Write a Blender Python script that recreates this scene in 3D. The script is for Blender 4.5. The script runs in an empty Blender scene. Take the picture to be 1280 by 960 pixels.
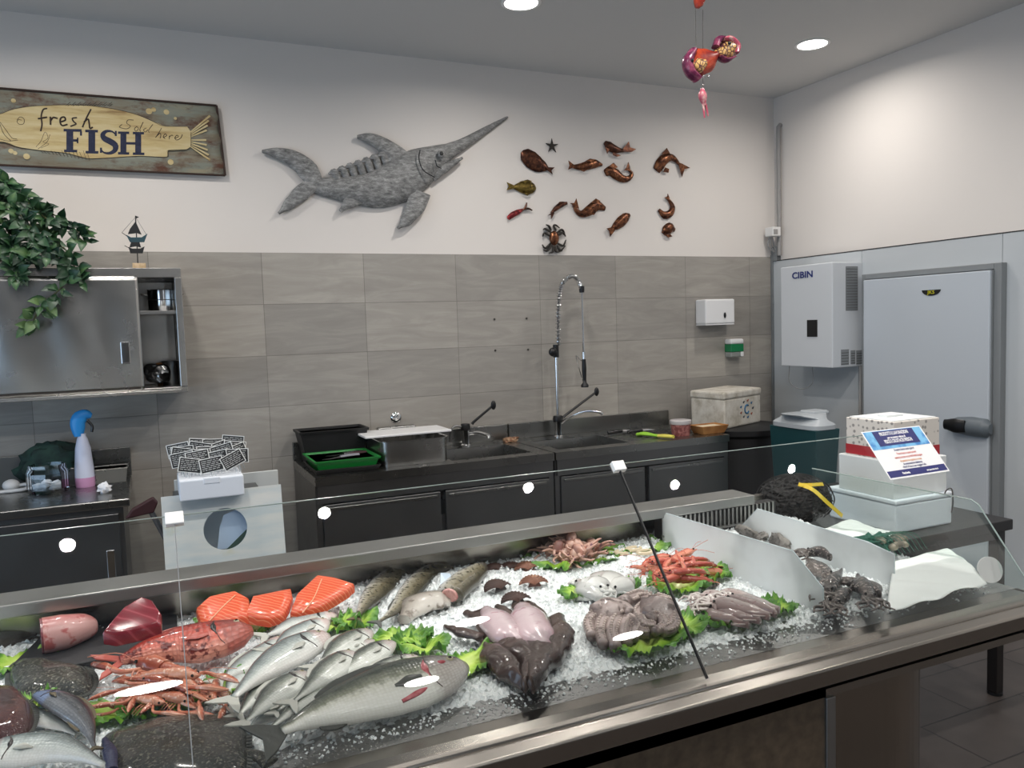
import bpy, math, random
from mathutils import Vector as V, Matrix, noise
RN = random.Random(11)
S = bpy.context.scene
COL = S.collection
PI = math.pi

# ---------------------------------------------------------------- camera (fitted to the room's tile grid)
FPX, YAW, PIT, ROL = 997.6, 0.4253, -0.0722, -0.0318
CAM = V((-2.4255, -4.8523, 1.6531))
_F = V((math.sin(YAW)*math.cos(PIT), math.cos(YAW)*math.cos(PIT), math.sin(PIT)))
_R0 = V((math.cos(YAW), -math.sin(YAW), 0)); _U0 = _R0.cross(_F)
_R = _R0*math.cos(ROL)+_U0*math.sin(ROL); _U = _U0*math.cos(ROL)-_R0*math.sin(ROL)
cd = bpy.data.cameras.new('camera'); cam = bpy.data.objects.new('camera', cd); COL.objects.link(cam)
cd.sensor_width = 36; cd.lens = FPX/1280*36; cd.clip_start = .05
m = Matrix((_R, _U, -_F)).transposed().to_4x4(); m.translation = CAM
cam.matrix_world = m; S.camera = cam
def ray(u, v): return _F+_R*((u-640)/FPX)-_U*((v-480)/FPX)
def atz(u, v, z): d = ray(u, v); return CAM+d*((z-CAM.z)/d.z)
def aty(u, v, y): d = ray(u, v); return CAM+d*((y-CAM.y)/d.y)
def atx(u, v, x): d = ray(u, v); return CAM+d*((x-CAM.x)/d.x)

# ---------------------------------------------------------------- materials
def lin(c):
    return tuple((x/12.92 if x <= .04045 else ((x+.055)/1.055)**2.4) for x in c)
def rgb(r, g, b): return lin((r/255, g/255, b/255))
MATS = {}
class N:
    def __init__(s, name):
        s.m = bpy.data.materials.new(name); s.m.use_nodes = True
        s.t = s.m.node_tree; s.b = s.t.nodes['Principled BSDF']; s.out = s.t.nodes['Material Output']
        MATS[name] = s.m
    def n(s, typ, **k):
        d = s.t.nodes.new(typ)
        for a, b in k.items():
            if a[:2] == 'i_':
                key = a[2:].replace('_', ' ')
                key = int(key) if key.isdigit() else key
                d.inputs[key].default_value = b
            else: setattr(d, a, b)
        return d
    def l(s, a, b): s.t.links.new(a, b)
    def set(s, col=None, rough=None, metal=None, **k):
        b = s.b
        if col is not None: b.inputs['Base Color'].default_value = (*col, 1)
        if rough is not None: b.inputs['Roughness'].default_value = rough
        if metal is not None: b.inputs['Metallic'].default_value = metal
        for a, v in k.items(): b.inputs[a.replace('_', ' ')].default_value = v
        return s
    def coord(s, kind='Object', scale=(1, 1, 1)):
        tc = s.n('ShaderNodeTexCoord'); mp = s.n('ShaderNodeMapping'); mp.inputs['Scale'].default_value = scale
        s.l(tc.outputs[kind], mp.inputs['Vector']); return mp.outputs['Vector']
    def noise(s, vec, scale, detail=4, rough=.55, dist=0):
        d = s.n('ShaderNodeTexNoise'); d.inputs['Scale'].default_value = scale; d.inputs['Detail'].default_value = detail
        d.inputs['Roughness'].default_value = rough; d.inputs['Distortion'].default_value = dist
        s.l(vec, d.inputs['Vector']); return d.outputs['Fac']
    def ramp(s, fac, stops):
        r = s.n('ShaderNodeValToRGB'); e = r.color_ramp.elements
        while len(e) < len(stops): e.new(.5)
        for k, (p, c) in enumerate(stops):
            e[k].position = p; e[k].color = (*c, 1) if len(c) == 3 else c
        s.l(fac, r.inputs['Fac']); return r.outputs['Color']
    def mix(s, fac, a, b, mode='MIX'):
        d = s.n('ShaderNodeMix', data_type='RGBA', blend_type=mode)
        for k, x in ((0, fac), (6, a), (7, b)):
            if hasattr(x, 'is_linked') or hasattr(x, 'links'): s.l(x, d.inputs[k])
            elif k == 0: d.inputs[0].default_value = x
            else: d.inputs[k].default_value = (*x, 1)
        return d.outputs[2]
    def bump(s, h, strength=.2, dist=.01):
        d = s.n('ShaderNodeBump'); d.inputs['Strength'].default_value = strength; d.inputs['Distance'].default_value = dist
        s.l(h, d.inputs['Height']); s.l(d.outputs['Normal'], s.b.inputs['Normal'])
    def color(s, c): s.l(c, s.b.inputs['Base Color'])

def plain(name, col, rough=.5, metal=0., var=None, bump=None, **k):
    """var=(scale, second colour, lo, hi); bump=(scale, strength, distance)"""
    s = N(name).set(col, rough, metal, **k)
    vec = s.coord() if (var or bump) else None
    if var:
        s.color(s.ramp(s.noise(vec, var[0]), [(var[2], col), (var[3], var[1])]))
    if bump: s.bump(s.noise(vec, bump[0], 3), bump[1], bump[2])
    return s.m
def steel(name, col=(.55, .55, .54), rough=.28, axis=(1, 60, 60), b=.04):
    s = N(name).set(col, rough, 1.)
    v = s.coord('Object', axis)
    nz = s.noise(v, 6, 2)
    s.bump(nz, b, .004)
    r = s.n('ShaderNodeMapRange'); r.inputs[3].default_value = rough*.8; r.inputs[4].default_value = rough*1.35
    s.l(s.noise(s.coord('Object'), 5, 4), r.inputs[0]); s.l(r.outputs[0], s.b.inputs['Roughness'])
    return s.m
def emis(name, col, st):
    s = N(name); s.set((0, 0, 0)); s.b.inputs['Emission Color'].default_value = (*col, 1); s.b.inputs['Emission Strength'].default_value = st
    return s.m

# ---------------------------------------------------------------- mesh helpers
BASIS = {}
def wmat(o):
    mm = o.matrix_basis.copy(); p = o.parent
    while p: mm = p.matrix_basis @ mm; p = p.parent
    return mm
def catmull(pts, n):
    pts = [V(p) for p in pts]
    if len(pts) < 3: return [pts[0].lerp(pts[-1], k/(n-1)) for k in range(n)]
    P = [pts[0]*2-pts[1]]+pts+[pts[-1]*2-pts[-2]]
    seg = len(pts)-1; out = []
    for k in range(n):
        t = k/(n-1)*seg; i = min(int(t), seg-1); t -= i
        a, b, c, d = P[i], P[i+1], P[i+2], P[i+3]
        out.append(.5*((2*b)+(c-a)*t+(2*a-5*b+4*c-d)*t*t+(3*b-a-3*c+d)*t**3))
    return out
def interp(prof, t):
    if t <= prof[0][0]: return prof[0][1:]
    for a, b in zip(prof, prof[1:]):
        if t <= b[0]:
            f = (t-a[0])/(b[0]-a[0]); f = f*f*(3-2*f) if len(prof) < 5 else f
            return tuple(x+(y-x)*f for x, y in zip(a[1:], b[1:]))
    return prof[-1][1:]
class MB:
    def __init__(s): s.v = []; s.f = []; s.uv = []; s.mi = []
    def add(s, vs, fs, uv=None, mi=0):
        o = len(s.v); s.v += [V(p) for p in vs]; s.f += [tuple(i+o for i in f) for f in fs]
        s.uv += list(uv) if uv else [(0, 0)]*len(vs); s.mi += [mi]*len(fs); return s
    def box(s, a, b, M=None, mi=0):
        x0, y0, z0 = a; x1, y1, z1 = b
        vs = [V(p) for p in ((x0, y0, z0), (x1, y0, z0), (x1, y1, z0), (x0, y1, z0), (x0, y0, z1), (x1, y0, z1), (x1, y1, z1), (x0, y1, z1))]
        if M: vs = [M @ p for p in vs]
        return s.add(vs, [(3, 2, 1, 0), (4, 5, 6, 7), (0, 1, 5, 4), (1, 2, 6, 5), (2, 3, 7, 6), (3, 0, 4, 7)], mi=mi)
    def taper(s, c, a0, a1, h, t=0.004, floor=.004):
        """open tub: outer (bottom half sizes a0, top a1), wall t"""
        def ring(hx, hy, z): return [V((c[0]+x*hx, c[1]+y*hy, c[2]+z)) for x, y in ((-1, -1), (1, -1), (1, 1), (-1, 1))]
        r = ring(*a0, 0)+ring(*a1, h)+ring(a1[0]-t, a1[1]-t, h)+ring(a0[0]-t, a0[1]-t, floor)
        f = [(3, 2, 1, 0)]
        for k in range(3):
            for i in range(4): j = (i+1) % 4; f.append((k*4+i, k*4+j, k*4+4+j, k*4+4+i))
        f.append((12, 13, 14, 15)); return s.add(r, f)
    def prism(s, poly, d, mi=0):
        """poly: 3d points in a plane; d: extrusion vector"""
        p = [V(q) for q in poly]; d = V(d); n = len(p)
        nn = sum(((p[i]-p[0]).cross(p[i+1]-p[0]) for i in range(1, n-1)), V((0, 0, 0)))
        if nn.dot(d) > 0: p = p[::-1]
        vs = p+[q+d for q in p]
        fs = [tuple(range(n)), tuple(range(2*n-1, n-1, -1))]+[(i, i+n, (i+1) % n+n, (i+1) % n) for i in range(n)]
        return s.add(vs, fs, mi=mi)
    def tube(s, pts, r, n=8, res=None, mi=0, cap=True):
        pts = catmull(pts, res) if res else [V(p) for p in pts]
        m = len(pts); rs = r if isinstance(r, (list, tuple)) else [r]*m
        if len(rs) != m: rs = [rs[min(int(k/(m-1)*(len(rs)-1)), len(rs)-2)]*(1-(k/(m-1)*(len(rs)-1)-min(int(k/(m-1)*(len(rs)-1)), len(rs)-2)))+rs[min(int(k/(m-1)*(len(rs)-1)), len(rs)-2)+1]*(k/(m-1)*(len(rs)-1)-min(int(k/(m-1)*(len(rs)-1)), len(rs)-2)) for k in range(m)]
        t0 = (pts[1]-pts[0]).normalized(); a = V((0, 0, 1)) if abs(t0.z) < .9 else V((1, 0, 0))
        x = t0.cross(a).normalized(); vs = []; uv = []
        for k in range(m):
            t = (pts[min(k+1, m-1)]-pts[max(k-1, 0)]).normalized()
            x = (x-t*x.dot(t)).normalized(); y = t.cross(x)
            for i in range(n):
                an = 2*PI*i/n; vs.append(pts[k]+(x*math.cos(an)+y*math.sin(an))*rs[k]); uv.append((k/(m-1), math.sin(an)))
        fs = [(k*n+i, k*n+(i+1) % n, (k+1)*n+(i+1) % n, (k+1)*n+i) for k in range(m-1) for i in range(n)]
        if cap: fs += [tuple(range(n-1, -1, -1)), tuple(range((m-1)*n, m*n))]
        return s.add(vs, fs, uv, mi)
    def lathe(s, prof, c=(0, 0, 0), n=24, M=None, mi=0):
        vs = []; fs = []
        for r, z in prof:
            for i in range(n): a = 2*PI*i/n; vs.append(V((r*math.cos(a), r*math.sin(a), z)))
        m = len(prof)
        fs = [(k*n+i, k*n+(i+1) % n, (k+1)*n+(i+1) % n, (k+1)*n+i) for k in range(m-1) for i in range(n)]
        if prof[0][0] > 1e-6: fs.append(tuple(range(n-1, -1, -1)))
        if prof[-1][0] > 1e-6: fs.append(tuple(range((m-1)*n, m*n)))
        if M: vs = [M @ v for v in vs]
        return s.add([v+V(c) for v in vs], fs, mi=mi)
    def ball(s, c, r, nu=12, nv=8, M=None, mi=0, fn=None):
        r = r if isinstance(r, (tuple, list)) else (r, r, r); vs = []; uv = []
        for j in range(nv+1):
            b = -PI/2+PI*j/nv
            for i in range(nu):
                a = 2*PI*i/nu; d = V((math.cos(a)*math.cos(b), math.sin(a)*math.cos(b), math.sin(b)))
                k = fn(d) if fn else 1
                vs.append(V((d.x*r[0]*k, d.y*r[1]*k, d.z*r[2]*k))); uv.append((j/nv, math.sin(a)))
        if M: vs = [M @ v for v in vs]
        fs = [(j*nu+i, j*nu+(i+1) % nu, (j+1)*nu+(i+1) % nu, (j+1)*nu+i) for j in range(nv) for i in range(nu)]
        return s.add([v+V(c) for v in vs], fs, uv, mi)
    def loft(s, spine, prof, nrm=(0, 0, 1), res=20, n=12, flat=1., mi=0):
        """spine points, prof rows (u, left half-width, right half-width, up thickness, down thickness); suv = (u, side)"""
        P = catmull(spine, res) if res else [V(p) for p in spine]; m = len(P); nrm0 = V(nrm).normalized(); vs = []; uv = []
        for k in range(m):
            t = (P[min(k+1, m-1)]-P[max(k-1, 0)]).normalized(); sd = nrm0.cross(t).normalized(); nn = t.cross(sd)
            wl, wr, tu, td = interp(prof, k/(m-1))
            for i in range(n):
                a = 2*PI*i/n; c, q = math.cos(a), math.sin(a)
                cc = math.copysign(abs(c)**flat, c); qq = math.copysign(abs(q)**flat, q)
                vs.append(P[k]+sd*cc*(wl if c > 0 else wr)+nn*qq*(tu if q > 0 else td)); uv.append((k/(m-1), c))
        fs = [(k*n+i, k*n+(i+1) % n, (k+1)*n+(i+1) % n, (k+1)*n+i) for k in range(m-1) for i in range(n)]
        fs += [tuple(range(n-1, -1, -1)), tuple(range((m-1)*n, m*n))]
        return s.add(vs, fs, uv, mi)
    def grid(s, fn, nu, nv, mi=0, closeu=False):
        vs = []; uv = []
        for j in range(nv):
            for i in range(nu): vs.append(V(fn(i/(nu-1), j/(nv-1)))); uv.append((i/(nu-1), j/(nv-1)*2-1))
        fs = [(j*nu+i, j*nu+i+1, (j+1)*nu+i+1, (j+1)*nu+i) for j in range(nv-1) for i in range(nu-1)]
        return s.add(vs, fs, uv, mi)
    def text(s, body, size, M, ext=.0008, align='CENTER', mi=0, sx=1., bold=0.):
        cu = bpy.data.curves.new('t', 'FONT'); cu.body = body; cu.size = size; cu.extrude = ext; cu.align_x = align; cu.resolution_u = 3; cu.offset = bold
        o = bpy.data.objects.new('t', cu); COL.objects.link(o)
        me = bpy.data.meshes.new_from_object(o.evaluated_get(bpy.context.evaluated_depsgraph_get()))
        s.add([M @ V((q.co.x*sx, q.co.y, q.co.z)) for q in me.vertices], [tuple(p.vertices) for p in me.polygons], mi=mi)
        bpy.data.objects.remove(o); bpy.data.curves.remove(cu); bpy.data.meshes.remove(me); return s
    def build(s, name, mat, parent=None, smooth=False, bevel=0, sub=0, solid=0, world=True, angle=40, bseg=2):
        me = bpy.data.meshes.new(name)
        vs = s.v
        if parent is not None and world:
            iv = wmat(parent).inverted(); vs = [iv @ p for p in vs]
        me.from_pydata([tuple(p) for p in vs], [], s.f)
        for mm in (mat if isinstance(mat, (list, tuple)) else [mat]): me.materials.append(MATS[mm] if isinstance(mm, str) else mm)
        me.polygons.foreach_set('material_index', s.mi)
        at = me.attributes.new('suv', 'FLOAT2', 'POINT')
        at.data.foreach_set('vector', [x for q in s.uv for x in q])
        if smooth:
            me.shade_smooth()
            if angle < 180: me.set_sharp_from_angle(angle=math.radians(angle))
        me.update()
        o = bpy.data.objects.new(name, me); COL.objects.link(o)
        if parent is not None: o.parent = parent
        if solid:
            d = o.modifiers.new('solidify', 'SOLIDIFY'); d.thickness = solid; d.offset = 0
        if bevel:
            d = o.modifiers.new('bevel', 'BEVEL'); d.width = bevel; d.segments = bseg; d.limit_method = 'ANGLE'; d.angle_limit = math.radians(35)
        if sub:
            d = o.modifiers.new('subdivision', 'SUBSURF'); d.levels = d.render_levels = sub
        return o
def recentre(o, c=None):
    """put a mesh object's origin at its base centre"""
    me = o.data; xs = [v.co for v in me.vertices]
    c = V(c) if c is not None else V(((min(v.x for v in xs)+max(v.x for v in xs))/2, (min(v.y for v in xs)+max(v.y for v in xs))/2, min(v.z for v in xs)))
    me.transform(Matrix.Translation(-c)); o.location = c
    return o
def tag(o, label, cat, group=None, kind=None):
    o['label'] = label; o['category'] = cat
    if group: o['group'] = group
    if kind: o['kind'] = kind
    return o
def thing(name, label, cat, loc=(0, 0, 0), rz=0, group=None, M=None):
    o = bpy.data.objects.new(name, None); COL.objects.link(o); o.empty_display_size = .05
    if M is not None: o.matrix_basis = M
    else: o.location = loc; o.rotation_euler = (0, 0, rz)
    return tag(o, label, cat, group)
def struct(mb, name, mat, **k):
    o = mb.build(name, mat, **k)
    if o.parent is None: o['kind'] = 'structure'
    return o
def copy_tree(o, parent=None):
    c = o.copy(); COL.objects.link(c)
    if parent is not None: c.parent = parent
    for ch in [x for x in COL.objects if x.parent == o]: copy_tree(ch, c)
    return c
def frame(o, x, y, z=None):
    """matrix with origin o and axes x, y (z = x cross y)"""
    x = V(x).normalized(); y = V(y).normalized(); z = V(z).normalized() if z else x.cross(y).normalized()
    mm = Matrix((x, y, z)).transposed().to_4x4(); mm.translation = V(o); return mm
def lump(seed, amp=.3, sc_=2.2):
    return lambda d: 1+amp*noise.noise(d*sc_+V((seed, 0, 0)))+amp*.4*noise.noise(d*sc_*2.6+V((0, seed, 0)))
def glass_mat(name, tint=(.965, .985, .975), facing=(.04, .03)):
    s = N(name); tr = s.n('ShaderNodeBsdfTransparent'); tr.inputs[0].default_value = (*tint, 1)
    gl = s.n('ShaderNodeBsdfGlossy'); gl.inputs['Roughness'].default_value = .0; gl.inputs[0].default_value = (1, 1, 1, 1)
    fr = s.n('ShaderNodeFresnel'); fr.inputs['IOR'].default_value = 1.5
    mx = s.n('ShaderNodeMixShader'); s.l(fr.outputs[0], mx.inputs[0]); s.l(tr.outputs[0], mx.inputs[1]); s.l(gl.outputs[0], mx.inputs[2])
    s.l(mx.outputs[0], s.out.inputs['Surface']); return s.m
# ================================================================ ROOM
XR, CEIL, TILE = 2.058, 3.334, 2.125
XL, YF = -5.2, -7.6
plain('white_plaster', rgb(224, 218, 212), .9, bump=(60, .05, .002))
plain('ceiling_paint', rgb(205, 204, 202), .95)
plain('white_paint', rgb(225, 224, 222), .5)
def tile_mat():
    s = N('wall_tile'); tc = s.n('ShaderNodeTexCoord'); sp = s.n('ShaderNodeSeparateXYZ'); s.l(tc.outputs['Object'], sp.inputs[0])
    cb = s.n('ShaderNodeCombineXYZ')
    ad = s.n('ShaderNodeMath', operation='ADD'); ad.inputs[1].default_value = 6.0; s.l(sp.outputs['X'], ad.inputs[0])
    az = s.n('ShaderNodeMath', operation='ADD'); az.inputs[1].default_value = 3.0-TILE; s.l(sp.outputs['Z'], az.inputs[0])
    s.l(ad.outputs[0], cb.inputs[0]); s.l(az.outputs[0], cb.inputs[1])
    br = s.n('ShaderNodeTexBrick', offset=0.0, squash=1.0)
    for k, v in (('Scale', 1.0), ('Mortar Size', .0018), ('Mortar Smooth', .2), ('Brick Width', .6), ('Row Height', .3), ('Bias', 0.0)): br.inputs[k].default_value = v
    br.inputs['Color1'].default_value = (*rgb(166, 161, 153), 1); br.inputs['Color2'].default_value = (*rgb(146, 142, 136), 1)
    br.inputs['Mortar'].default_value = (*rgb(122, 118, 112), 1)
    s.l(cb.outputs[0], br.inputs['Vector'])
    st = s.noise(s.coord('Object', (1.5, 1, 9)), 1.6, 7, .62, 1.2)
    c = s.ramp(st, [(.3, (.30, .29, .28)), (.52, (.5, .5, .5)), (.62, (.66, .66, .65)), (.72, (.5, .5, .5))])
    col = s.mix(.32, br.outputs['Color'], c, 'OVERLAY'); s.color(col)
    s.set(rough=.42); r = s.n('ShaderNodeMapRange'); r.inputs[3].default_value = .34; r.inputs[4].default_value = .6
    s.l(st, r.inputs[0]); s.l(r.outputs[0], s.b.inputs['Roughness'])
    iv = s.n('ShaderNodeMath', operation='SUBTRACT'); iv.inputs[0].default_value = 1; s.l(br.outputs['Fac'], iv.inputs[1]); s.bump(iv.outputs[0], .5, .002)
tile_mat()
def floor_mat():
    s = N('floor_tile'); br = s.n('ShaderNodeTexBrick', offset=0.5)
    for k, v in (('Scale', 1.0), ('Mortar Size', .004), ('Mortar Smooth', .1), ('Brick Width', .6), ('Row Height', .3)): br.inputs[k].default_value = v
    br.inputs['Color1'].default_value = (*rgb(76, 68, 64), 1); br.inputs['Color2'].default_value = (*rgb(64, 58, 55), 1); br.inputs['Mortar'].default_value = (*rgb(40, 36, 34), 1)
    s.l(s.coord(), br.inputs['Vector'])
    nz = s.noise(s.coord(), 7, 6)
    s.color(s.mix(.35, br.outputs['Color'], s.ramp(nz, [(.3, (.25, .25, .25)), (.7, (.7, .7, .7))]), 'OVERLAY')); s.set(rough=.45)
    iv = s.n('ShaderNodeMath', operation='SUBTRACT'); iv.inputs[0].default_value = 1; s.l(br.outputs['Fac'], iv.inputs[1]); s.bump(iv.outputs[0], .4, .003)
floor_mat()
plain('panel_grey', rgb(190, 195, 198), .38)
plain('panel_seal', rgb(120, 124, 126), .5)
plain('dark_trim', rgb(40, 38, 36), .6)
struct(MB().box((XL-.2, YF-.2, -.1), (XR+.2, .2, 0)), 'floor', 'floor_tile')
struct(MB().box((XL-.2, YF-.2, CEIL), (XR+.2, .2, CEIL+.1)), 'ceiling', 'ceiling_paint')
plain('shop_grey', rgb(120, 116, 112), .8)
struct(MB().box((XL, .004, 0), (XR+.2, .2, CEIL)), 'wall_back', 'white_plaster')
struct(MB().box((XL, 0, 0), (XR, .004, TILE)), 'wall_back_tiling', 'wall_tile')
struct(MB().box((XR, YF, 0), (XR+.2, .012, CEIL)), 'wall_right', 'white_plaster')
struct(MB().box((XL-.2, YF, 0), (XL, .2, .3)).box((XL-.2, YF, 2.3), (XL, .2, CEIL)).box((XL-.2, YF, .3), (XL, -6.4, 2.3)).box((XL-.2, -1.2, .3), (XL, .2, 2.3)).box((XL-.2, -3.9, .3), (XL, -3.7, 2.3)), 'wall_left', 'shop_grey')
# front wall: header and piers, narrow slots added for light streaks on the pillar
wf = MB().box((XL, YF-.2, 2.3), (XR, YF, CEIL))
for a, b in ((XL, -1.5), (-1.2, .75), (1.0, 1.35), (1.45, XR)): wf.box((a, YF-.2, 0), (b, YF, 2.3))
struct(wf, 'wall_front', 'shop_grey')
# cold-room panels on the right wall
pn = MB()
ys = [0, -.86, -1.845, -3.0, -4.2]
for a, b in zip(ys, ys[1:]): pn.box((XR-.035, b+.0015, 0), (XR, a-.0015, 2.09))
struct(pn, 'wall_right_panel', 'panel_grey', bevel=.002)
struct(MB().box((XR-.037, -4.2, 2.09), (XR, 0, 2.096)), 'trim_1', 'dark_trim')
struct(MB().box((XR-.05, -.02, 0), (XR-.035, 0, 2.14)).box((XR-.045, -.06, 2.09), (XR-.0, -.002, 2.2)), 'trim_2', 'panel_seal', bevel=.002)
# cold room door
d = bpy.data.objects.new('door_1', None); COL.objects.link(d); d.location = (XR-.035, -1.38, 0); d['kind'] = 'structure'
plain('door_white', rgb(188, 195, 202), .35, bump=(4, .02, .01)); plain('door_frame_grey', rgb(128, 132, 134), .45); plain('black_rubber', rgb(16, 16, 17), .5); plain('black_plastic', rgb(20, 20, 22), .35)
y0, y1 = -1.875, -.905; xw = XR-.035
fr = MB().box((xw-.05, y0, 0), (xw, y0+.045, 1.925)).box((xw-.05, y1-.03, 0), (xw, y1, 1.925)).box((xw-.05, y0+.045, 1.89), (xw, y1-.03, 1.925))
fr.build('frame', 'door_frame_grey', d, bevel=.004)
MB().box((xw-.075, y0+.05, .02), (xw-.02, y1-.035, 1.885)).build('leaf', 'door_white', d, bevel=.006)
MB().box((xw-.06, y0+.042, .02), (xw-.045, y0+.052, 1.885)).build('gasket', 'panel_seal', d)
hb = atx(1214, 533, xw-.08)
h = MB().loft([hb+V((0, .13, 0)), hb+V((0, .06, 0)), hb, hb+V((0, -.08, -.002)), hb+V((0, -.125, -.002))], [(0, .02, .02, .03, .01), (.15, .048, .048, .05, .02), (.5, .058, .058, .06, .02), (.85, .055, .055, .05, .02), (1, .03, .03, .03, .01)], nrm=(-1, 0, 0), res=14, n=16)
plain('handle_grey', rgb(96, 104, 110), .4)
hh = h.build('handle', 'handle_grey', d, smooth=True)
MB().loft([hb+V((-.05, .135, .004)), hb+V((-.062, .06, .004)), hb+V((-.058, -.0, .004))], [(0, .03, .03, .012, .02), (.5, .042, .042, .014, .02), (1, .036, .036, .01, .02)], nrm=(-1, 0, 0), res=10, n=14).build('grip', 'black_plastic', hh, smooth=True)
hg = MB()
for pz in (402, 423): 
    q = atx(1087, pz, xw-.03); hg.box((xw-.06, q.y-.012, q.z-.05), (xw-.002, q.y+.012, q.z+.045))
hg.build('hinge', 'black_plastic', d, bevel=.006)
c = atx(1164, 366, xw-.076); plain('logo_yellow', rgb(205, 200, 30), .4)
lg = MB(); pts = [V((xw-.0755, c.y-.065*math.cos(a), c.z+.018-.036*math.sin(a))) for a in [PI*k/14 for k in range(15)]]
lo = lg.prism(pts, (-.002, 0, 0)).build('logo_badge', 'black_plastic', d)
tm = frame((xw-.078, c.y+.0, c.z-.006), (0, -1, 0), (0, 0, 1))
MB().text('JKS', .03, tm, sx=1.2).add([], []).build('logo_lettering', 'logo_yellow', lo)
# pipe trunking in the corner and its junction box
t = thing('cable_trunking', 'grey vertical cable trunking pipe running up the wall corner', 'pipe', (2.03, -.09, 2.2))
plain('trunking_grey', rgb(150, 148, 146), .5)
MB().tube([(2.03, -.075, 2.13), (2.03, -.075, 3.05), (2.035, -.07, 3.1), (2.056, -.07, 3.12)], .017, 10).build('conduit', 'trunking_grey', t, smooth=True)
t2 = thing('junction_box', 'small white junction box on the corner trunking above the tiles', 'electrical box', (1.98, -.12, 2.28))
q = aty(967, 290, -.08)
jb = MB().box((q.x-.05, -.125, q.z-.035), (q.x+.03, -.04, q.z+.035)).build('housing', 'white_paint', t2, bevel=.006)
MB().box((q.x-.042, -.128, q.z-.022), (q.x-.002, -.124, q.z+.016)).build('cover', 'trunking_grey', t2, bevel=.003)
plain('wire_grey', rgb(150, 150, 150), .5)
cb = MB()
for k in range(3):
    cb.tube([(q.x-.02+k*.012, -.06, q.z-.035), (q.x-.03+k*.03, -.05, q.z-.1), (2.0+k*.012, -.045, 2.16)], .005, 6, res=8)
cb.build('cable', 'wire_grey', t2, smooth=True)
# ceiling downlights
emis('lamp_glow', (1, .97, .93), 14)
plain('lamp_trim', rgb(235, 235, 233), .4)
LX = [(-2.8, -4.0), (-1.68, -4.0), (-.555, -4.0), (.44, -4.1), (1.37, -4.1), (-2.6, -.99), (-.555, -.99), (1.416, -1.03), (-3.9, -4.0), (-3.9, -1.0), (-2.7, -2.5), (-1.6, -2.5), (-.5, -2.5), (.6, -2.5)]  # the row over the counter is unseen, added to brighten the ice
DL = []
names = {(-.555, -.99): 'round recessed ceiling downlight at the top edge, left of the hanging fish', (1.416, -1.03): 'round recessed ceiling downlight by the right wall, right of the hanging fish'}
for i, (x, y) in enumerate(LX):
    t = thing('downlight', names.get((x, y), 'small round ceiling downlight outside the picture, seen as a white spot in the glass' if y < -3 and x > -3 else 'unseen round recessed ceiling downlight added outside the picture'), 'ceiling light', (x, y, CEIL), group='recessed ceiling downlights')
    k = .36 if y < -2 else 1.
    MB().lathe([(r*k, z) for r, z in ((.088, 0), (.105, 0), (.107, -.004), (.1, -.008), (.088, -.006), (.088, 0))], (x, y, CEIL), 32).build('trim_ring', 'lamp_trim', t, smooth=True)
    MB().lathe([(.088*k, -.002), (.0, -.004)], (x, y, CEIL-.002), 32).build('diffuser', 'lamp_glow', t, smooth=True)
    ld = bpy.data.lights.new('downlight_lamp', 'AREA'); ld.shape = 'DISK'; ld.size = .16*k; ld.energy = 12; ld.color = (1, .95, .90); ld.spread = math.radians(165)
    lo = bpy.data.objects.new('downlight_lamp', ld); COL.objects.link(lo); lo.location = (x, y, CEIL-.012); lo.parent = None; DL.append(lo)
for (x, y, w) in ((-2.52, -4.77, .3), (-.87, -4.75, .2), (.18, -5.06, .22), (-1.16, -5.06, .2)):
    t = thing('linear_ceiling_lamp', 'slim linear ceiling lamp outside the picture, seen only as a streak in the glass', 'ceiling light', (x, y, CEIL), group='linear ceiling lamps')
    MB().box((x-w/2-.01, y-.03, CEIL-.03), (x+w/2+.01, y+.03, CEIL)).build('housing', 'lamp_trim', t, bevel=.003)
    MB().prism([(x+w/2*math.cos(PI*k/14), y+.024*math.sin(PI*k/14), CEIL-.033) for k in range(28)], (0, 0, .003)).build('diffuser', 'lamp_glow', t)
    ld = bpy.data.lights.new('linear_lamp', 'AREA'); ld.shape = 'ELLIPSE'; ld.size = w; ld.size_y = .045; ld.energy = 4; ld.color = (1, .97, .94)
    lo = bpy.data.objects.new('linear_lamp', ld); COL.objects.link(lo); lo.location = (x, y, CEIL-.036)
# daylight through the left wall openings
for (a, b) in ((-6.4, -3.9), (-3.7, -1.2)):
    ld = bpy.data.lights.new('daylight', 'AREA'); ld.shape = 'RECTANGLE'; ld.size = 1.5; ld.size_y = b-a; ld.energy = 36; ld.color = (.52, .74, 1.)
    lo = bpy.data.objects.new('daylight', ld); COL.objects.link(lo); lo.location = (XL-.1, (a+b)/2, 1.08); lo.rotation_euler = (0, -PI/2, 0)
for a, b, e in ((-1.5, -1.2, 4), (.75, 1.0, 5), (1.35, 1.45, 2)):  # unseen lamps added behind the front wall slots to streak the pillar
    ld = bpy.data.lights.new('added_streak_light', 'AREA'); ld.shape = 'RECTANGLE'; ld.size = b-a; ld.size_y = 2.2; ld.energy = e; ld.color = (.85, .92, 1.)
    lo = bpy.data.objects.new('added_streak_light', ld); COL.objects.link(lo); lo.location = ((a+b)/2, YF-.1, 1.12); lo.rotation_euler = (PI/2, 0, 0)
w = bpy.data.worlds.new('world'); S.world = w; w.use_nodes = True
w.node_tree.nodes['Background'].inputs[0].default_value = (.7, .82, 1, 1); w.node_tree.nodes['Background'].inputs[1].default_value = .5
S.view_settings.view_transform = 'Standard'; S.view_settings.look = 'None'; S.view_settings.gamma = 1; S.view_settings.exposure = -.04; S.view_settings.use_curve_mapping = False
# ================================================================ THINGS ON THE WALLS
def cr(x0, y0, k): return lambda x, y: (x0+x*k, y0+y*k)
def wallpts(c, pts, y): return [aty(*c(*p), y) for p in pts]
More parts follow.
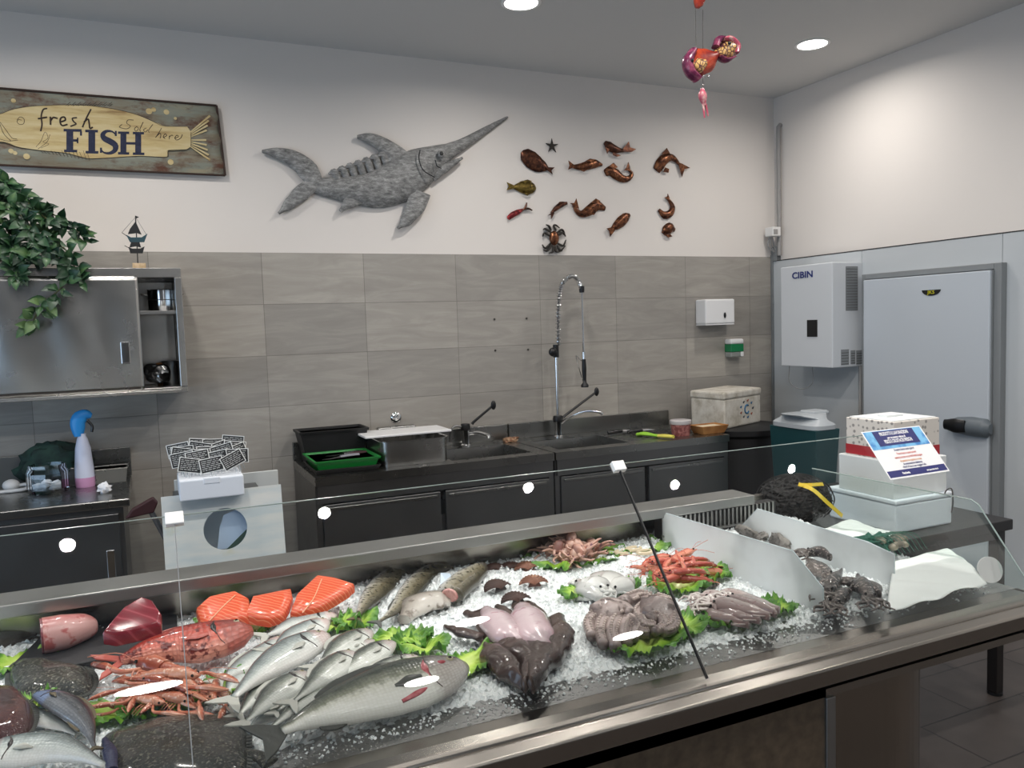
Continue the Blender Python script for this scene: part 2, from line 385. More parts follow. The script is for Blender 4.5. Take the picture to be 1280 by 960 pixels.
# ---- painted fish sign
def board_mat():
    s = N('sign_board').set(rough=.75); nz = s.noise(s.coord('Object', (1.2, 1, 6)), 2.6, 8, .6)
    c = s.ramp(nz, [(.28, rgb(70, 48, 36)), (.42, rgb(124, 116, 98)), (.55, rgb(128, 132, 120)), (.7, rgb(150, 142, 118))])
    n2 = s.noise(s.coord('Object', (1, 1, 2)), 5, 6, .7)
    s.color(s.mix(s.ramp(n2, [(.5, (0, 0, 0)), (.66, (1, 1, 1))]), c, rgb(92, 58, 42)))
board_mat()
def cream_mat():
    s = N('sign_cream').set(rough=.75); nz = s.noise(s.coord('Object', (1, 1, 9)), 2.4, 8, .65)
    s.color(s.ramp(nz, [(.3, rgb(140, 112, 70)), (.45, rgb(190, 168, 118)), (.6, rgb(204, 188, 144)), (.75, rgb(178, 142, 88))]))
cream_mat()
plain('sign_ink', rgb(52, 40, 34), .8); plain('sign_rim', rgb(58, 42, 34), .8)
plain('sign_navy', rgb(24, 30, 58), .75, var=(40, rgb(44, 50, 74), .5, .75))
sc = cr(0, 90, .25); SY = -.0345
bl = V((-3.27, 0, 0)); z0, z1 = 2.553, 2.937; xr0, xr1 = -2.0, -1.975
t = thing('fish_shop_sign', 'long weathered wooden sign with a painted fish reading fresh fish sold here', 'sign', (-2.62, 0, z0))
def bf(a, b):
    z = z0+(z1-z0)*b; x = -3.27+(xr1-(xr1-xr0)*b-(-3.27))*a+.004*math.sin(b*17)*(a > .98)
    return (x, -.022+.004*math.cos(b*PI*6), z)
mb = MB().grid(bf, 30, 40)
mb.build('board', 'sign_board', t, smooth=True, solid=.012)
rb = MB()
rb.tube([(-3.27, -.026, z1), (xr0, -.026, z1)], .006, 6).tube([(-3.27, -.026, z0), (xr1, -.026, z0)], .006, 6).tube([(xr0, -.026, z1), (xr1, -.026, z0)], .007, 6)
rb.build('worn_rim', 'sign_rim', t)
out = [(-190, 330), (-150, 270), (-60, 215), (0, 210), (60, 188), (150, 172), (300, 165), (440, 168), (570, 185), (680, 212), (760, 245), (820, 270), (935, 272), (955, 300), (955, 372), (930, 388), (840, 392), (835, 425), (700, 420), (560, 428), (440, 432), (330, 405), (200, 392), (90, 375), (20, 350), (-100, 350)]
fp = MB().prism([aty(*sc(*p), SY) for p in out], (0, .006, 0)).build('painted_fish', 'sign_cream', t)
def strokes(mb, c, lst, w, y, closed=False):
    for st in lst:
        P = catmull([aty(*c(*p), y) for p in st], max(4, len(st)*4)); mb.tube(P, w, 5)
ln = MB()
strokes(ln, sc, [out[2:13], [(955, 300), (955, 372)], out[15:], [(85, 240), (100, 225), (120, 235), (118, 258), (98, 262), (85, 248), (95, 238), (108, 242)],
    [(0, 250), (30, 290), (60, 330), (85, 335)], [(-20, 330), (40, 345), (90, 340)], [(0, 262), (20, 310), (55, 345)]], .0012, SY)
for k in range(9): strokes(ln, sc, [[(330+k*26, 168), (352+k*26, 150)], [(338+k*26, 170), (356+k*26, 160)]], .001, SY)
for k in range(14): strokes(ln, sc, [[(200+k*18, 392+(k % 3)*4), (215+k*18, 404+k*3)]], .001, SY)
strokes(ln, sc, [[(180, 375), (205, 345), (225, 300), (240, 330), (215, 350), (245, 360), (205, 380)], [(190, 385), (235, 350), (250, 312)]], .001, SY)
ln.build('ink_drawing', 'sign_ink', fp)
tl = MB()
for k in range(10):
    a = k/9; q = aty(*sc(1050, 218+a*222), SY); p = aty(*sc(952, 300+a*72), SY)
    if .42 < a < .5: continue
    q = q+V((-.02*math.sin(a*PI)-.0, 0, 0)); dz = (q-p).cross(V((0, 1, 0))).normalized()*.0052
    tl.prism([p-dz*.5, q-dz, q+dz, p+dz*.5], (0, .006, 0))
tl.build('tail_rays', 'sign_cream', fp)
for x, y, r in ((67, 143, 11), (745, 196, 16), (768, 188, 12), (832, 200, 14), (877, 232, 8), (853, 450, 15), (133, 422, 15), (75, 405, 10), (55, 395, 12)):
    p = aty(*sc(x, y), -.034); r *= .001
    bb = MB(); bb.prism([p+V((r*math.cos(PI*k/6), 0, r*math.sin(PI*k/6))) for k in range(12)], (0, .003, 0)); bb.build('painted_bubble', 'sign_cream', t)
lt = MB()
strokes(lt, sc, [[(236, 182), (216, 188), (206, 222), (210, 262), (203, 296)], [(190, 234), (236, 226)], [(252, 224), (253, 264)], [(253, 244), (266, 228), (288, 232)],
    [(302, 250), (326, 241), (322, 226), (305, 230), (301, 252), (312, 268), (338, 262)], [(385, 228), (362, 232), (368, 248), (380, 260), (352, 272)],
    [(455, 186), (432, 230), (412, 276)], [(420, 250), (440, 236), (446, 256), (450, 282), (464, 276)]], .0042, SY)
lt.build('lettering_fresh', 'sign_ink', t)
lt = MB()
strokes(lt, sc, [[(668, 240), (640, 240), (634, 256), (652, 270), (634, 284), (598, 276), (610, 262)], [(684, 272), (672, 284), (680, 296), (692, 284), (684, 272)], [(716, 250), (700, 285), (702, 298)],
    [(732, 280), (718, 288), (726, 300), (740, 288)], [(764, 262), (744, 290), (746, 304)], [(808, 280), (790, 310), (778, 328)], [(786, 318), (800, 306), (804, 318), (800, 332)],
    [(818, 326), (834, 318), (826, 310), (816, 324), (826, 334)], [(846, 318), (846, 336)], [(846, 326), (858, 316), (866, 320)], [(876, 332), (892, 324), (884, 316), (874, 330), (884, 340), (904, 330), (912, 312)]], .0018, SY)
lt.build('lettering_sold_here', 'sign_ink', t)
fm = MB()
def slab(rects):
    for x0, y0, x1, y1 in rects: fm.prism([aty(*sc(x, y), SY-.001) for x, y in ((x0, y0), (x1, y0+(x1-x0)*.02), (x1, y1+(x1-x0)*.02), (x0, y1))], (0, .003, 0))
slab([(318, 284, 408, 297), (332, 296, 366, 390), (320, 388, 386, 400), (400, 296, 410, 318), (366, 336, 388, 348), (384, 328, 392, 356),
      (426, 288, 490, 301), (442, 300, 476, 396), (428, 394, 492, 407), (590, 297, 646, 309), (602, 308, 632, 402), (590, 400, 646, 412), (664, 299, 720, 311), (676, 310, 706, 404), (664, 402, 722, 414), (630, 350, 678, 362)])
for P, ws in (([(580, 316), (562, 298), (532, 296), (514, 312), (522, 332), (552, 348), (576, 366), (574, 392), (548, 406), (518, 402), (502, 382)], [.003, .005, .008, .012, .017, .018, .017, .012, .008, .005, .003]),):
    pp = [aty(*sc(*p), SY-.001) for p in P]; fm.loft(pp, [(k/(len(ws)-1), w*.9, w*.9, .0015, .001) for k, w in enumerate(ws)], nrm=(0, -1, 0), res=30, n=8, flat=.5)
slab([(574, 294, 584, 320), (500, 378, 510, 404)])
fm.build('lettering_fish', 'sign_navy', t)

# ---- grey marlin
def resin():
    s = N('grey_resin').set(rough=.6); nz = s.noise(s.coord('Object', (2, 2, 5)), 13, 8, .75, .3)
    s.color(s.ramp(nz, [(.3, rgb(72, 72, 72)), (.48, rgb(122, 122, 121)), (.62, rgb(160, 160, 158)), (.75, rgb(196, 196, 194))])); s.bump(nz, .35, .006)
resin()
plain('dark_resin', rgb(38, 38, 38), .5)
mc = cr(300, 120, .28125)
def k2m(k, y=-.03): return k*.28125/998*5.0
def wl(mb, c, pts, ws, th, y, sc_, res=18, n=10, flat=1.):
    P = [aty(*c(*p), y) for p in pts]
    return mb.loft(P, [(k/(len(ws)-1), w*sc_, w*sc_, th[0]+(th[1]-th[0])*math.sin(PI*k/(len(ws)-1)), .01) for k, w in enumerate(ws)], nrm=(0, -1, 0), res=res, n=n, flat=flat)
ms = .28125*5.05/998*1.03
sw = MB()
wl(sw, mc, [(300, 386), (350, 398), (430, 408), (520, 415), (620, 410), (730, 362), (810, 312), (880, 272), (940, 238), (1000, 208), (1100, 147), (1195, 90)], [20, 34, 46, 62, 80, 98, 82, 56, 32, 24, 15, 5], (.012, .075), -.035, ms, 34, 14)
body = sw.build('marlin_sculpture', 'grey_resin', smooth=True)
body.location.y += .0265
tag(body, 'large grey marlin wall sculpture with a long bill pointing up right', 'wall decoration')
f = MB(); wl(f, mc, [(335, 388), (300, 330), (240, 280), (165, 254), (98, 246)], [34, 44, 34, 22, 6], (.012, .016), -.025, ms)
wl(f, mc, [(325, 392), (275, 430), (225, 475), (172, 522)], [28, 32, 24, 6], (.012, .016), -.025, ms); f.build('tail_fin', 'grey_resin', body, smooth=True)
f = MB(); wl(f, mc, [(725, 300), (690, 262), (630, 215), (575, 188), (522, 182)], [52, 44, 32, 22, 8], (.01, .016), -.03, ms); f.build('dorsal_fin', 'grey_resin', body, smooth=True)
f = MB()
for k in range(7):
    x = 420+k*36; y = 352-k*10; wl(f, mc, [(x+20, y+25), (x, y-12-k*3), (x-26, y-6-k*3)], [14, 17, 4], (.008, .018), -.03, ms, 8, 8)
f.build('spiny_dorsal_fin', 'grey_resin', body, smooth=True)
f = MB(); wl(f, mc, [(800, 425), (785, 480), (745, 545), (702, 588)], [48, 42, 28, 6], (.012, .02), -.045, ms); f.build('pectoral_fin', 'grey_resin', body, smooth=True)
f = MB(); wl(f, mc, [(540, 445), (490, 470), (446, 512)], [28, 26, 8], (.01, .014), -.035, ms); f.build('anal_fin', 'grey_resin', body, smooth=True)
f = MB(); wl(f, mc, [(850, 352), (900, 325), (950, 297), (988, 276)], [30, 22, 13, 5], (.01, .03), -.04, ms); f.build('lower_jaw', 'grey_resin', body, smooth=True)
f = MB(); p = aty(*mc(893, 257), -.1); f.ball(p, (.024, .014, .024), 14, 8); eye = f.build('eye', 'grey_resin', body, smooth=True)
MB().ball(p+V((0, -.008, 0)), (.014, .01, .014), 12, 8).build('pupil', 'dark_resin', eye, smooth=True)
f = MB(); strokes(f, mc, [[(800, 240), (795, 280), (815, 330), (865, 362)], [(868, 285), (875, 310), (895, 322)]], .004, -.108); f.build('gill_line', 'dark_resin', body)

# ---- copper sea creatures
def copper(name, a, b, c_):
    s = N(name).set(rough=.34, metal=.75); nz = s.noise(s.coord(), 45, 5, .6, .4)
    s.color(s.ramp(nz, [(.35, a), (.52, b), (.68, c_)])); s.bump(nz, .3, .003)
copper('copper', rgb(52, 30, 22), rgb(104, 64, 44), rgb(160, 108, 74)); copper('dark_copper', rgb(46, 28, 24), rgb(82, 50, 38), rgb(116, 74, 52))
copper('bronze_green', rgb(60, 48, 22), rgb(112, 94, 44), rgb(140, 120, 60)); copper('red_enamel', rgb(70, 28, 30), rgb(140, 48, 52), rgb(180, 80, 78))
plain('dark_bronze', rgb(52, 48, 44), .5, .5)
wc = cr(610, 150, 180/853); ws_ = 180/853*5.0/998
def wallfish(label, pts, ws, mat, tail=None, fins=(), th=.022, name='copper_fish', eye=None):
    mb = MB(); wl(mb, wc, pts, ws, (.006, th), -.018, ws_, 16, 10); o = mb.build(name, mat, smooth=True); o.location.y += .013; tag(o, label, 'wall decoration', 'copper sea creatures on the white wall')
    if tail:
        f = MB(); f.prism([aty(*wc(*p), -.02) for p in tail], (0, .005, 0)); f.build('tail_fin', mat, o)
    for k, fn in enumerate(fins):
        f = MB(); f.prism([aty(*wc(*p), -.024) for p in fn], (0, .006, 0)); f.build('fin', mat, o, bevel=.001)
    if eye: MB().ball(aty(*wc(*eye), -.018-th*.8), .004, 8, 6).build('eye', 'dark_bronze', o, smooth=True)
    return o
wallfish('large oval brown copper flatfish below the starfish', [(358, 288), (335, 275), (300, 260), (260, 232), (222, 200), (206, 184)], [14, 34, 52, 58, 44, 12], 'dark_copper', [(345, 280), (395, 280), (376, 300), (384, 322), (350, 296)], (), .016, eye=(228, 200))
wallfish('olive green brass bream on the far left of the copper shoal', [(155, 396), (180, 396), (210, 396), (245, 398), (275, 402), (288, 404)], [10, 24, 40, 44, 30, 8], 'bronze_green', [(162, 390), (112, 368), (124, 392), (110, 416), (162, 404)], ([(190, 365), (235, 352), (262, 362), (220, 372)], [(200, 430), (235, 448), (255, 434)]), eye=(268, 392))
wallfish('slim scaled copper fish with a plum head, right of the oval flatfish', [(500, 270), (540, 276), (590, 268), (640, 256), (682, 264)], [8, 20, 28, 30, 8], 'copper', [(508, 264), (478, 240), (484, 268), (476, 294), (508, 280)], ([(575, 244), (605, 228), (640, 234), (610, 246)], [(540, 294), (570, 306), (590, 294)]), eye=(655, 254))
wallfish('topmost copper fish with a wavy tail and spread fins', [(830, 178), (790, 178), (755, 170), (720, 150), (697, 130)], [8, 14, 28, 32, 14], 'dark_copper', [(800, 170), (835, 126), (842, 162), (878, 172), (850, 190), (805, 188)], ([(740, 190), (790, 210), (765, 218), (742, 208)], [(695, 160), (708, 200), (722, 172)]), eye=(705, 140))
wallfish('copper carp with its tail curled up beside it, under the topmost fish', [(700, 312), (730, 300), (765, 320), (800, 345), (840, 345), (858, 315), (835, 290)], [22, 34, 36, 26, 18, 12, 6], 'copper', [(842, 296), (806, 300), (822, 280), (832, 248), (842, 280)], ([(715, 275), (745, 252), (770, 280), (740, 290)],), eye=(712, 306))
wallfish('biggest bright copper fish leaping in a bow, at the upper right', [(1005, 296), (1025, 262), (1052, 230), (1090, 220), (1120, 240), (1142, 265)], [30, 40, 36, 24, 14, 8], 'copper', [(1125, 250), (1150, 258), (1198, 284), (1165, 290), (1150, 338), (1138, 290)], ([(1030, 200), (1060, 164), (1080, 200)], [(1050, 280), (1074, 290), (1070, 312), (1040, 306)]), .03, eye=(1008, 280))
wallfish('smallest slim copper fish pointing up right, in the middle of the shoal', [(380, 548), (410, 520), (440, 500), (474, 490)], [7, 16, 18, 9], 'dark_copper', [(388, 540), (354, 566), (374, 562), (376, 586), (394, 552)], ([(412, 500), (425, 484), (450, 482)],))
wallfish('copper fish with a high back and tail raised on the left, centre bottom', [(510, 500), (530, 535), (560, 555), (605, 535), (650, 505), (700, 524)], [8, 16, 22, 34, 36, 14], 'copper', [(520, 515), (488, 492), (512, 492), (524, 464), (534, 500), (540, 525)], ([(610, 490), (640, 464), (668, 480), (640, 495)], [(600, 560), (630, 562), (640, 545)]), eye=(682, 510))
wallfish('reddish scaled copper bream diving to the lower left', [(735, 645), (765, 625), (795, 600), (825, 572), (846, 560)], [8, 28, 38, 30, 10], 'copper', [(748, 632), (704, 642), (720, 660), (724, 692), (752, 655)], (), eye=(832, 572))
sh = wallfish('curled copper shrimp above the small shell', [(1018, 530), (1050, 562), (1085, 552), (1098, 515), (1082, 480), (1062, 455)], [12, 26, 26, 18, 10, 6], 'copper', [(1072, 475), (1046, 456), (1062, 458), (1066, 436), (1076, 462)], (), .024, 'copper_shrimp')
sl_ = MB(); wl(sl_, wc, [(1046, 672), (1062, 650), (1085, 640), (1112, 650)], [18, 34, 40, 14], (.008, .03), -.018, ws_, 12, 12)
o = sl_.build('copper_shell', 'copper', smooth=True); o.location.y += .014; tag(o, 'little round copper scallop shell at the lower right of the shoal', 'wall decoration', 'copper sea creatures on the white wall')
f = MB(); f.prism([aty(*wc(*p), -.02) for p in ((1050, 680), (1070, 696), (1092, 690), (1080, 676))], (0, .008, 0)); f.build('hinge', 'copper', o)
lo_ = wallfish('small red enamel lobster under the green bream', [(125, 580), (150, 560), (180, 545), (210, 530)], [14, 18, 17, 8], 'red_enamel', [(128, 572), (112, 580), (126, 592)], (), .02, 'red_lobster')
for a in ([(205, 535), (222, 515), (230, 490)], [(208, 532), (238, 525), (262, 535)]):
    f = MB(); wl(f, wc, a, [4, 7, 4], (.004, .01), -.016, ws_, 8, 8); f.build('claw', 'dark_copper', lo_, smooth=True)
f = MB()
p = aty(*wc(381, 153), -.012); pts = []
for k in range(10):
    r = .052 if k % 2 == 0 else .016; a = PI/2+k*PI/5; pts.append(p+V((r*math.cos(a), 0, r*math.sin(a))))
f.prism(pts, (0, .01, 0)); o = f.build('bronze_starfish', 'dark_bronze', bevel=.003); tag(o, 'dark bronze five-armed starfish above the copper shoal', 'wall decoration', 'copper sea creatures on the white wall')
f = MB(); f.ball(aty(*wc(392, 700), -.02), (.036, .022, .056), 14, 10, fn=lambda d: 1-.12*abs(d.z))
cb_ = f.build('copper_crab', 'copper', smooth=True); tag(cb_, 'copper crab with dark curved legs just above the tile edge', 'wall decoration', 'copper sea creatures on the white wall')
for a in ([(375, 655), (362, 630), (345, 620)], [(378, 668), (340, 645), (328, 650)], [(372, 690), (335, 670), (325, 690)], [(372, 730), (340, 760), (322, 738)], [(378, 742), (350, 775), (330, 768)], [(388, 748), (385, 780), (362, 788)],
          [(405, 655), (390, 630), (400, 622), (425, 640)], [(410, 668), (440, 650), (460, 690)], [(408, 690), (440, 668), (452, 680)], [(412, 730), (445, 745), (462, 710)], [(408, 742), (430, 772), (458, 745)], [(398, 748), (405, 780), (440, 775)]):
    f = MB(); wl(f, wc, a, [6, 8, 6, 3], (.004, .008), -.016, ws_, 10, 8); f.build('leg', 'dark_bronze', cb_, smooth=True)
# screw holes left in the tiles, wall socket
plain('dark_plug', rgb(60, 56, 52), .6)
for k, (u, v) in enumerate(((618, 399), (658, 398), (619, 438), (660, 437))):
    q = aty(u, v, -.001); o = MB().lathe([(.0, 0), (.007, 0), (.007, .004), (.004, .006), (0, .004)], (0, 0, 0), 10, Matrix.Rotation(PI/2, 4, 'X')).build('wall_plug', 'dark_plug'); o.location = q
    tag(o, ['screw hole in the tiles, upper left of four between the taps', 'screw hole in the tiles, upper right of four', 'wall plug in the tiles, lower left of four', 'wall plug in the tiles, lower right of four'][k], 'wall plug', 'screw holes in the tiles')
q = aty(495, 522, 0); t = thing('water_outlet', 'round chrome pipe cover on the tiles above the steel tub', 'pipe cover', q)
steel('chrome', (.72, .72, .72), .12, (1, 1, 1), 0)
MB().lathe([(.035, 0), (.035, .004), (.028, .012), (.016, .014)], (0, 0, 0), 20, frame(q, (1, 0, 0), (0, 0, 1))).build('rosette', 'chrome', t, smooth=True)
MB().lathe([(.014, .01), (.014, .028), (.0, .03)], (0, 0, 0), 14, frame(q, (1, 0, 0), (0, 0, 1))).build('cap', 'chrome', t, smooth=True)
# ---- paper towel dispenser and soap dispenser
plain('gloss_white', rgb(228, 228, 228), .3)
a = aty(883, 374, -.13); b = aty(920, 404, -.13)
t = thing('paper_towel_dispenser', 'white plastic paper towel dispenser on the tiles by the corner', 'dispenser', ((a.x+b.x)/2, -.06, b.z))
MB().box((a.x, -.12, b.z), (b.x, .002, a.z)).build('cover', 'gloss_white', t, bevel=.012, bseg=3)
MB().box((a.x+.004, -.115, b.z-.008), (b.x-.004, 0, b.z)).build('tray', 'gloss_white', t)
q = aty(906, 394, -.123); MB().lathe([(.0, 0), (.011, 0), (.011, .004), (0, .004)], (0, 0, 0), 16, frame(q, (.6, 0, 0), (0, 0, 1)) @ Matrix.Diagonal((.9, 1.9, 1, 1))).build('viewing_slot', 'black_plastic', t)
a = aty(912, 424, -.06); b = aty(928, 446, -.06)
t = thing('soap_dispenser', 'small clear soap dispenser half full of green soap, on the tiles', 'soap dispenser', ((a.x+b.x)/2, -.04, b.z))
plain('clear_plastic', rgb(200, 205, 200), .15, Transmission_Weight=.6); plain('green_soap', rgb(28, 120, 74), .2)
ww = b.x-a.x; hh_ = a.z-b.z
MB().box((a.x, -.075, b.z), (b.x, .002, b.z+hh_*.3)).build('bottle', 'clear_plastic', t, bevel=.01)
MB().box((a.x, -.077, b.z+hh_*.3), (b.x, 0, b.z+hh_*.72)).build('soap', 'green_soap', t, bevel=.004)
MB().box((a.x-.002, -.079, b.z+hh_*.72), (b.x+.002, 0, b.z+hh_*1.0)).build('lid', 'gloss_white', t, bevel=.012)
MB().box((b.x-.03, -.084, b.z+.005), (b.x-.004, -.07, b.z+.04)).build('push_button', 'gloss_white', t, bevel=.006)
# ---- wall-mounted cooling unit
plain('unit_white', rgb(206, 210, 214), .35); plain('vent_grey', rgb(118, 120, 122), .5); plain('logo_blue', rgb(24, 42, 110), .4); plain('label_grey', rgb(140, 144, 146), .5)
t = thing('cooling_unit', 'white wall-mounted cooling unit lettered CIBIN beside the cold room door', 'cooling unit', (1.9, -.63, 1.305))
ux, uy0, uy1, uz0, uz1 = 1.745, -.869, -.39, 1.305, 2.012; xp = XR-.035
MB().box((ux, uy0, uz0), (xp, uy1, uz1)).build('casing', 'unit_white', t, bevel=.006)
q = atx(1003, 343, ux-.001); MB().text('CIBIN', .062, frame((ux-.002, q.y, q.z-.024), (0, -1, 0), (0, 0, 1)), sx=1.25, bold=.0015).build('lettering', 'logo_blue', t)
a = atx(1009, 400, ux); b = atx(1022, 421, ux); MB().box((ux-.004, b.y, b.z), (ux, a.y, a.z)).build('control_panel', 'black_plastic', t, bevel=.002)
a = aty(1057, 333, uy0); b = aty(1072, 388, uy0); vt = MB().box((a.x, uy0-.002, b.z), (b.x, uy0, a.z)).build('vent', 'vent_grey', t)
sl2 = MB()
for k in range(16): z = b.z+.01+k*(a.z-b.z-.02)/15; sl2.box((a.x+.006, uy0-.006, z-.003), (b.x-.006, uy0-.002, z+.003))
sl2.build('slats', 'label_grey', vt)
for (u0, v0, u1, v1) in ((1051, 437, 1061, 456), (1063, 438, 1069, 455), (1070, 438, 1080, 455)):
    a = aty(u0, v0, uy0); b = aty(u1, v1, uy0); lb = MB().box((a.x, uy0-.002, b.z), (b.x, uy0, a.z)).build('rating_label', 'label_grey', t)
    pr = MB()
    for k in range(5): z = b.z+.006+k*(a.z-b.z-.012)/5; pr.box((a.x+.004, uy0-.003, z), (b.x-.004-.006*(k % 2), uy0-.002, z+.003))
    pr.build('print', 'black_plastic', lb)
cb = MB().tube([(ux+.05, uy1-.03, uz0), (ux+.06, uy1-.02, uz0-.12), (ux+.09, uy1-.1, uz0-.17), (ux+.1, uy1-.2, uz0-.12), (ux+.1, uy1-.2, uz0)], .003, 6, res=24); cb.build('cable', 'wire_grey', t, smooth=True)
pi = MB()
for yy in (-.86, -.90): pi.tube([(xp-.012, yy, .3), (xp-.012, yy, 1.31)], .011, 8)
o = pi.build('drain_pipe', 'trunking_grey', t, smooth=True)
for k, (u, v) in enumerate(((973, 312), (1081, 322))):
    q = atx(u, v, XR); o = thing('hanging_bracket', ['small white bracket over the left top corner of the cooling unit', 'small white bracket over the right top corner of the cooling unit'][k], 'bracket', q, group='brackets above the cooling unit')
    MB().box((XR-.012, q.y-.03, q.z-.035), (XR, q.y+.03, q.z+.035)).build('plate', 'white_paint', o, bevel=.003); MB().lathe([(0, 0), (.011, 0), (.011, .008), (0, .008)], (0, 0, 0), 10, frame((XR-.012, q.y, q.z), (0, -1, 0), (0, 0, 1))).build('bolt', 'dark_plug', o)

# ---- hanging fish mobile
plain('lacquer_red', rgb(168, 62, 34), .25, 0, var=(22, rgb(120, 34, 30), .4, .62)); plain('lacquer_plum', rgb(96, 34, 66), .25, 0, var=(30, rgb(150, 70, 96), .45, .65))
plain('lacquer_pink', rgb(186, 84, 104), .25, 0, var=(40, rgb(224, 190, 180), .5, .7))
def net():
    s = N('gold_scales').set(rough=.35); v = s.n('ShaderNodeTexVoronoi', feature='DISTANCE_TO_EDGE'); v.inputs['Scale'].default_value = 55; s.l(s.coord(), v.inputs['Vector'])
    s.color(s.ramp(v.outputs['Distance'], [(.05, rgb(70, 26, 40)), (.15, rgb(200, 160, 96))]))
net()
D = -2.0
hc = cr(820, 0, .203125); hp = lambda x, y, dy=0: aty(*hc(x, y), D+dy); hs = .203125*(hp(290, 350)-CAM).dot(_F)/998
mob = thing('hanging_fish_ornament', 'red and plum lacquered double fish mobile hanging from the ceiling', 'hanging ornament', hp(290, 350))
def hfish(parts, eye):
    for nm, pts, ws, th, mat, dy in parts:
        f = MB(); P = [hp(*p, dy) for p in pts]; f.loft(P, [(k/(len(ws)-1), w*hs, w*hs, th, th) for k, w in enumerate(ws)], nrm=(0, -1, 0), res=16, n=12)
        o = f.build(nm, mat, mob, smooth=True)
    MB().ball(hp(*eye, -.034), .008, 10, 8).build('eye', 'black_plastic', mob, smooth=True)
hfish((('fish_body', [(205, 410), (255, 385), (315, 370), (372, 335)], [40, 84, 74, 20], .026, 'lacquer_red', 0), ('fish_scales', [(222, 405), (262, 402), (300, 385)], [18, 46, 24], .016, 'gold_scales', -.018), ('fish_head', [(255, 488), (208, 440), (196, 375), (226, 308)], [24, 30, 32, 18], .03, 'lacquer_plum', -.006)), (222, 372))
hfish((('fish_body', [(360, 340), (400, 320), (440, 300), (475, 285)], [20, 50, 62, 36], .026, 'gold_scales', 0), ('fish_head', [(400, 245), (450, 245), (490, 285), (485, 330)], [14, 22, 24, 16], .028, 'lacquer_pink', -.004),
       ('fish_back', [(365, 290), (385, 245), (410, 232)], [18, 22, 8], .024, 'lacquer_plum', -.008), ('fish_back', [(385, 350), (430, 372), (475, 355)], [10, 16, 8], .024, 'lacquer_plum', -.008)), (452, 265))
sg = MB().tube([hp(246, 280), hp(243, 45)], .0012, 5).tube([hp(288, 300), hp(288, 60)], .0012, 5); 
q = hp(265, 0); sg.tube([hp(243, 45), V((q.x, q.y, CEIL))], .0012, 5); sg.build('cord', 'dark_plug', mob)
f = MB(); P = [hp(265, 52), hp(262, 30), hp(270, -40)]; f.loft(P, [(0, .003, .003, .004, .004), (.3, .018, .018, .015, .015), (1, .034, .034, .024, .024)], nrm=(0, -1, 0), res=10); f.build('heart_bead', 'lacquer_red', mob, smooth=True)
f = MB().tube([hp(290, 462), hp(288, 545)], .0012, 5); f.build('cord', 'dark_plug', mob)
f = MB(); f.loft([hp(286, 545), hp(285, 580), hp(292, 620), hp(298, 650)], [(0, .008, .008, .008, .008), (.4, 26*hs, 26*hs, .02, .02), (1, .008, .008, .008, .008)], nrm=(0, -1, 0), res=12); f.build('small_fish_bead', 'lacquer_pink', mob, smooth=True)
f = MB().tube([hp(290, 635), hp(298, 725)], [.006, .003], 6).tube([hp(305, 640), hp(322, 715)], [.006, .003], 6); f.build('tassel', 'lacquer_pink', mob)
for p, r in ((hp(322, 470), .006), (hp(290, 470, -.01), .007), (hp(292, 520), .005)): MB().ball(p, r).build('glass_bead', 'chrome', mob, smooth=True)
# ================================================================ BACK WALL FURNITURE
steel('cabinet_steel', (.47, .46, .44), .24, (60, 60, 1.5), .06)
steel('dark_steel', (.2, .2, .2), .34, (60, 60, 2), .05)
steel('sink_steel', (.28, .28, .27), .26, (1, 60, 60), .04)
plain('interior_dark', rgb(60, 60, 60), .5, .5)
# ---- wall cabinet
cx0, cx1, cyf, cz0, cz1 = -3.5, -2.25, -.36, 1.365, 2.008
t = thing('wall_cabinet', 'stainless steel wall cabinet with its right sliding door pushed open', 'cabinet', (-2.87, -.18, cz0))
cb = MB().box((cx0, cyf, cz0), (cx1, 0, cz0+.03)).box((cx0, cyf, cz1-.05), (cx1, 0, cz1)).box((cx1-.035, cyf-.012, cz0+.03), (cx1, 0, cz1-.05)).box((cx0, cyf, cz0+.03), (cx0+.03, 0, cz1-.05)).box((cx0+.03, -.02, cz0+.03), (cx1-.035, 0, cz1-.05))
cb.build('body', 'cabinet_steel', t, bevel=.003)
xd = aty(175, 400, cyf).x; xd0 = aty(-20, 400, cyf).x
zs = aty(195, 388, cyf).z
MB().box((cx0+.03, cyf+.03, zs-.02), (cx1-.035, -.02, zs)).build('shelf', 'cabinet_steel', t, bevel=.002)
def doorfn(a, b):
    x = cx0+.02+(xd-cx0-.02)*a; z = cz0+.02+(cz1-.05-cz0-.01)*b
    return (x, cyf-.002+.0035*math.sin(a*23+b*2)*math.sin(b*3.1), z)
dr = MB().grid(doorfn, 60, 24).build('sliding_door', 'cabinet_steel', t, smooth=True, solid=.016)
q = aty(157, 441, cyf-.012)
hd = MB().box((q.x-.021, q.y-.004, q.z-.055), (q.x+.021, q.y, q.z+.055)).build('handle', 'chrome', dr, bevel=.003)
MB().loft([q+V((0, -.004, -.048)), q+V((0, -.004, 0)), q+V((0, -.004, .048))], [(0, .013, .013, .002, .001), (.5, .015, .015, .003, .001), (1, .013, .013, .002, .001)], nrm=(0, -1, 0), res=8, n=10).build('finger_recess', 'interior_dark', hd, smooth=True)
MB().box((cx0, cyf-.014, cz0), (cx1-.035, cyf, cz0+.018)).build('door_rail', 'cabinet_steel', t, bevel=.002)
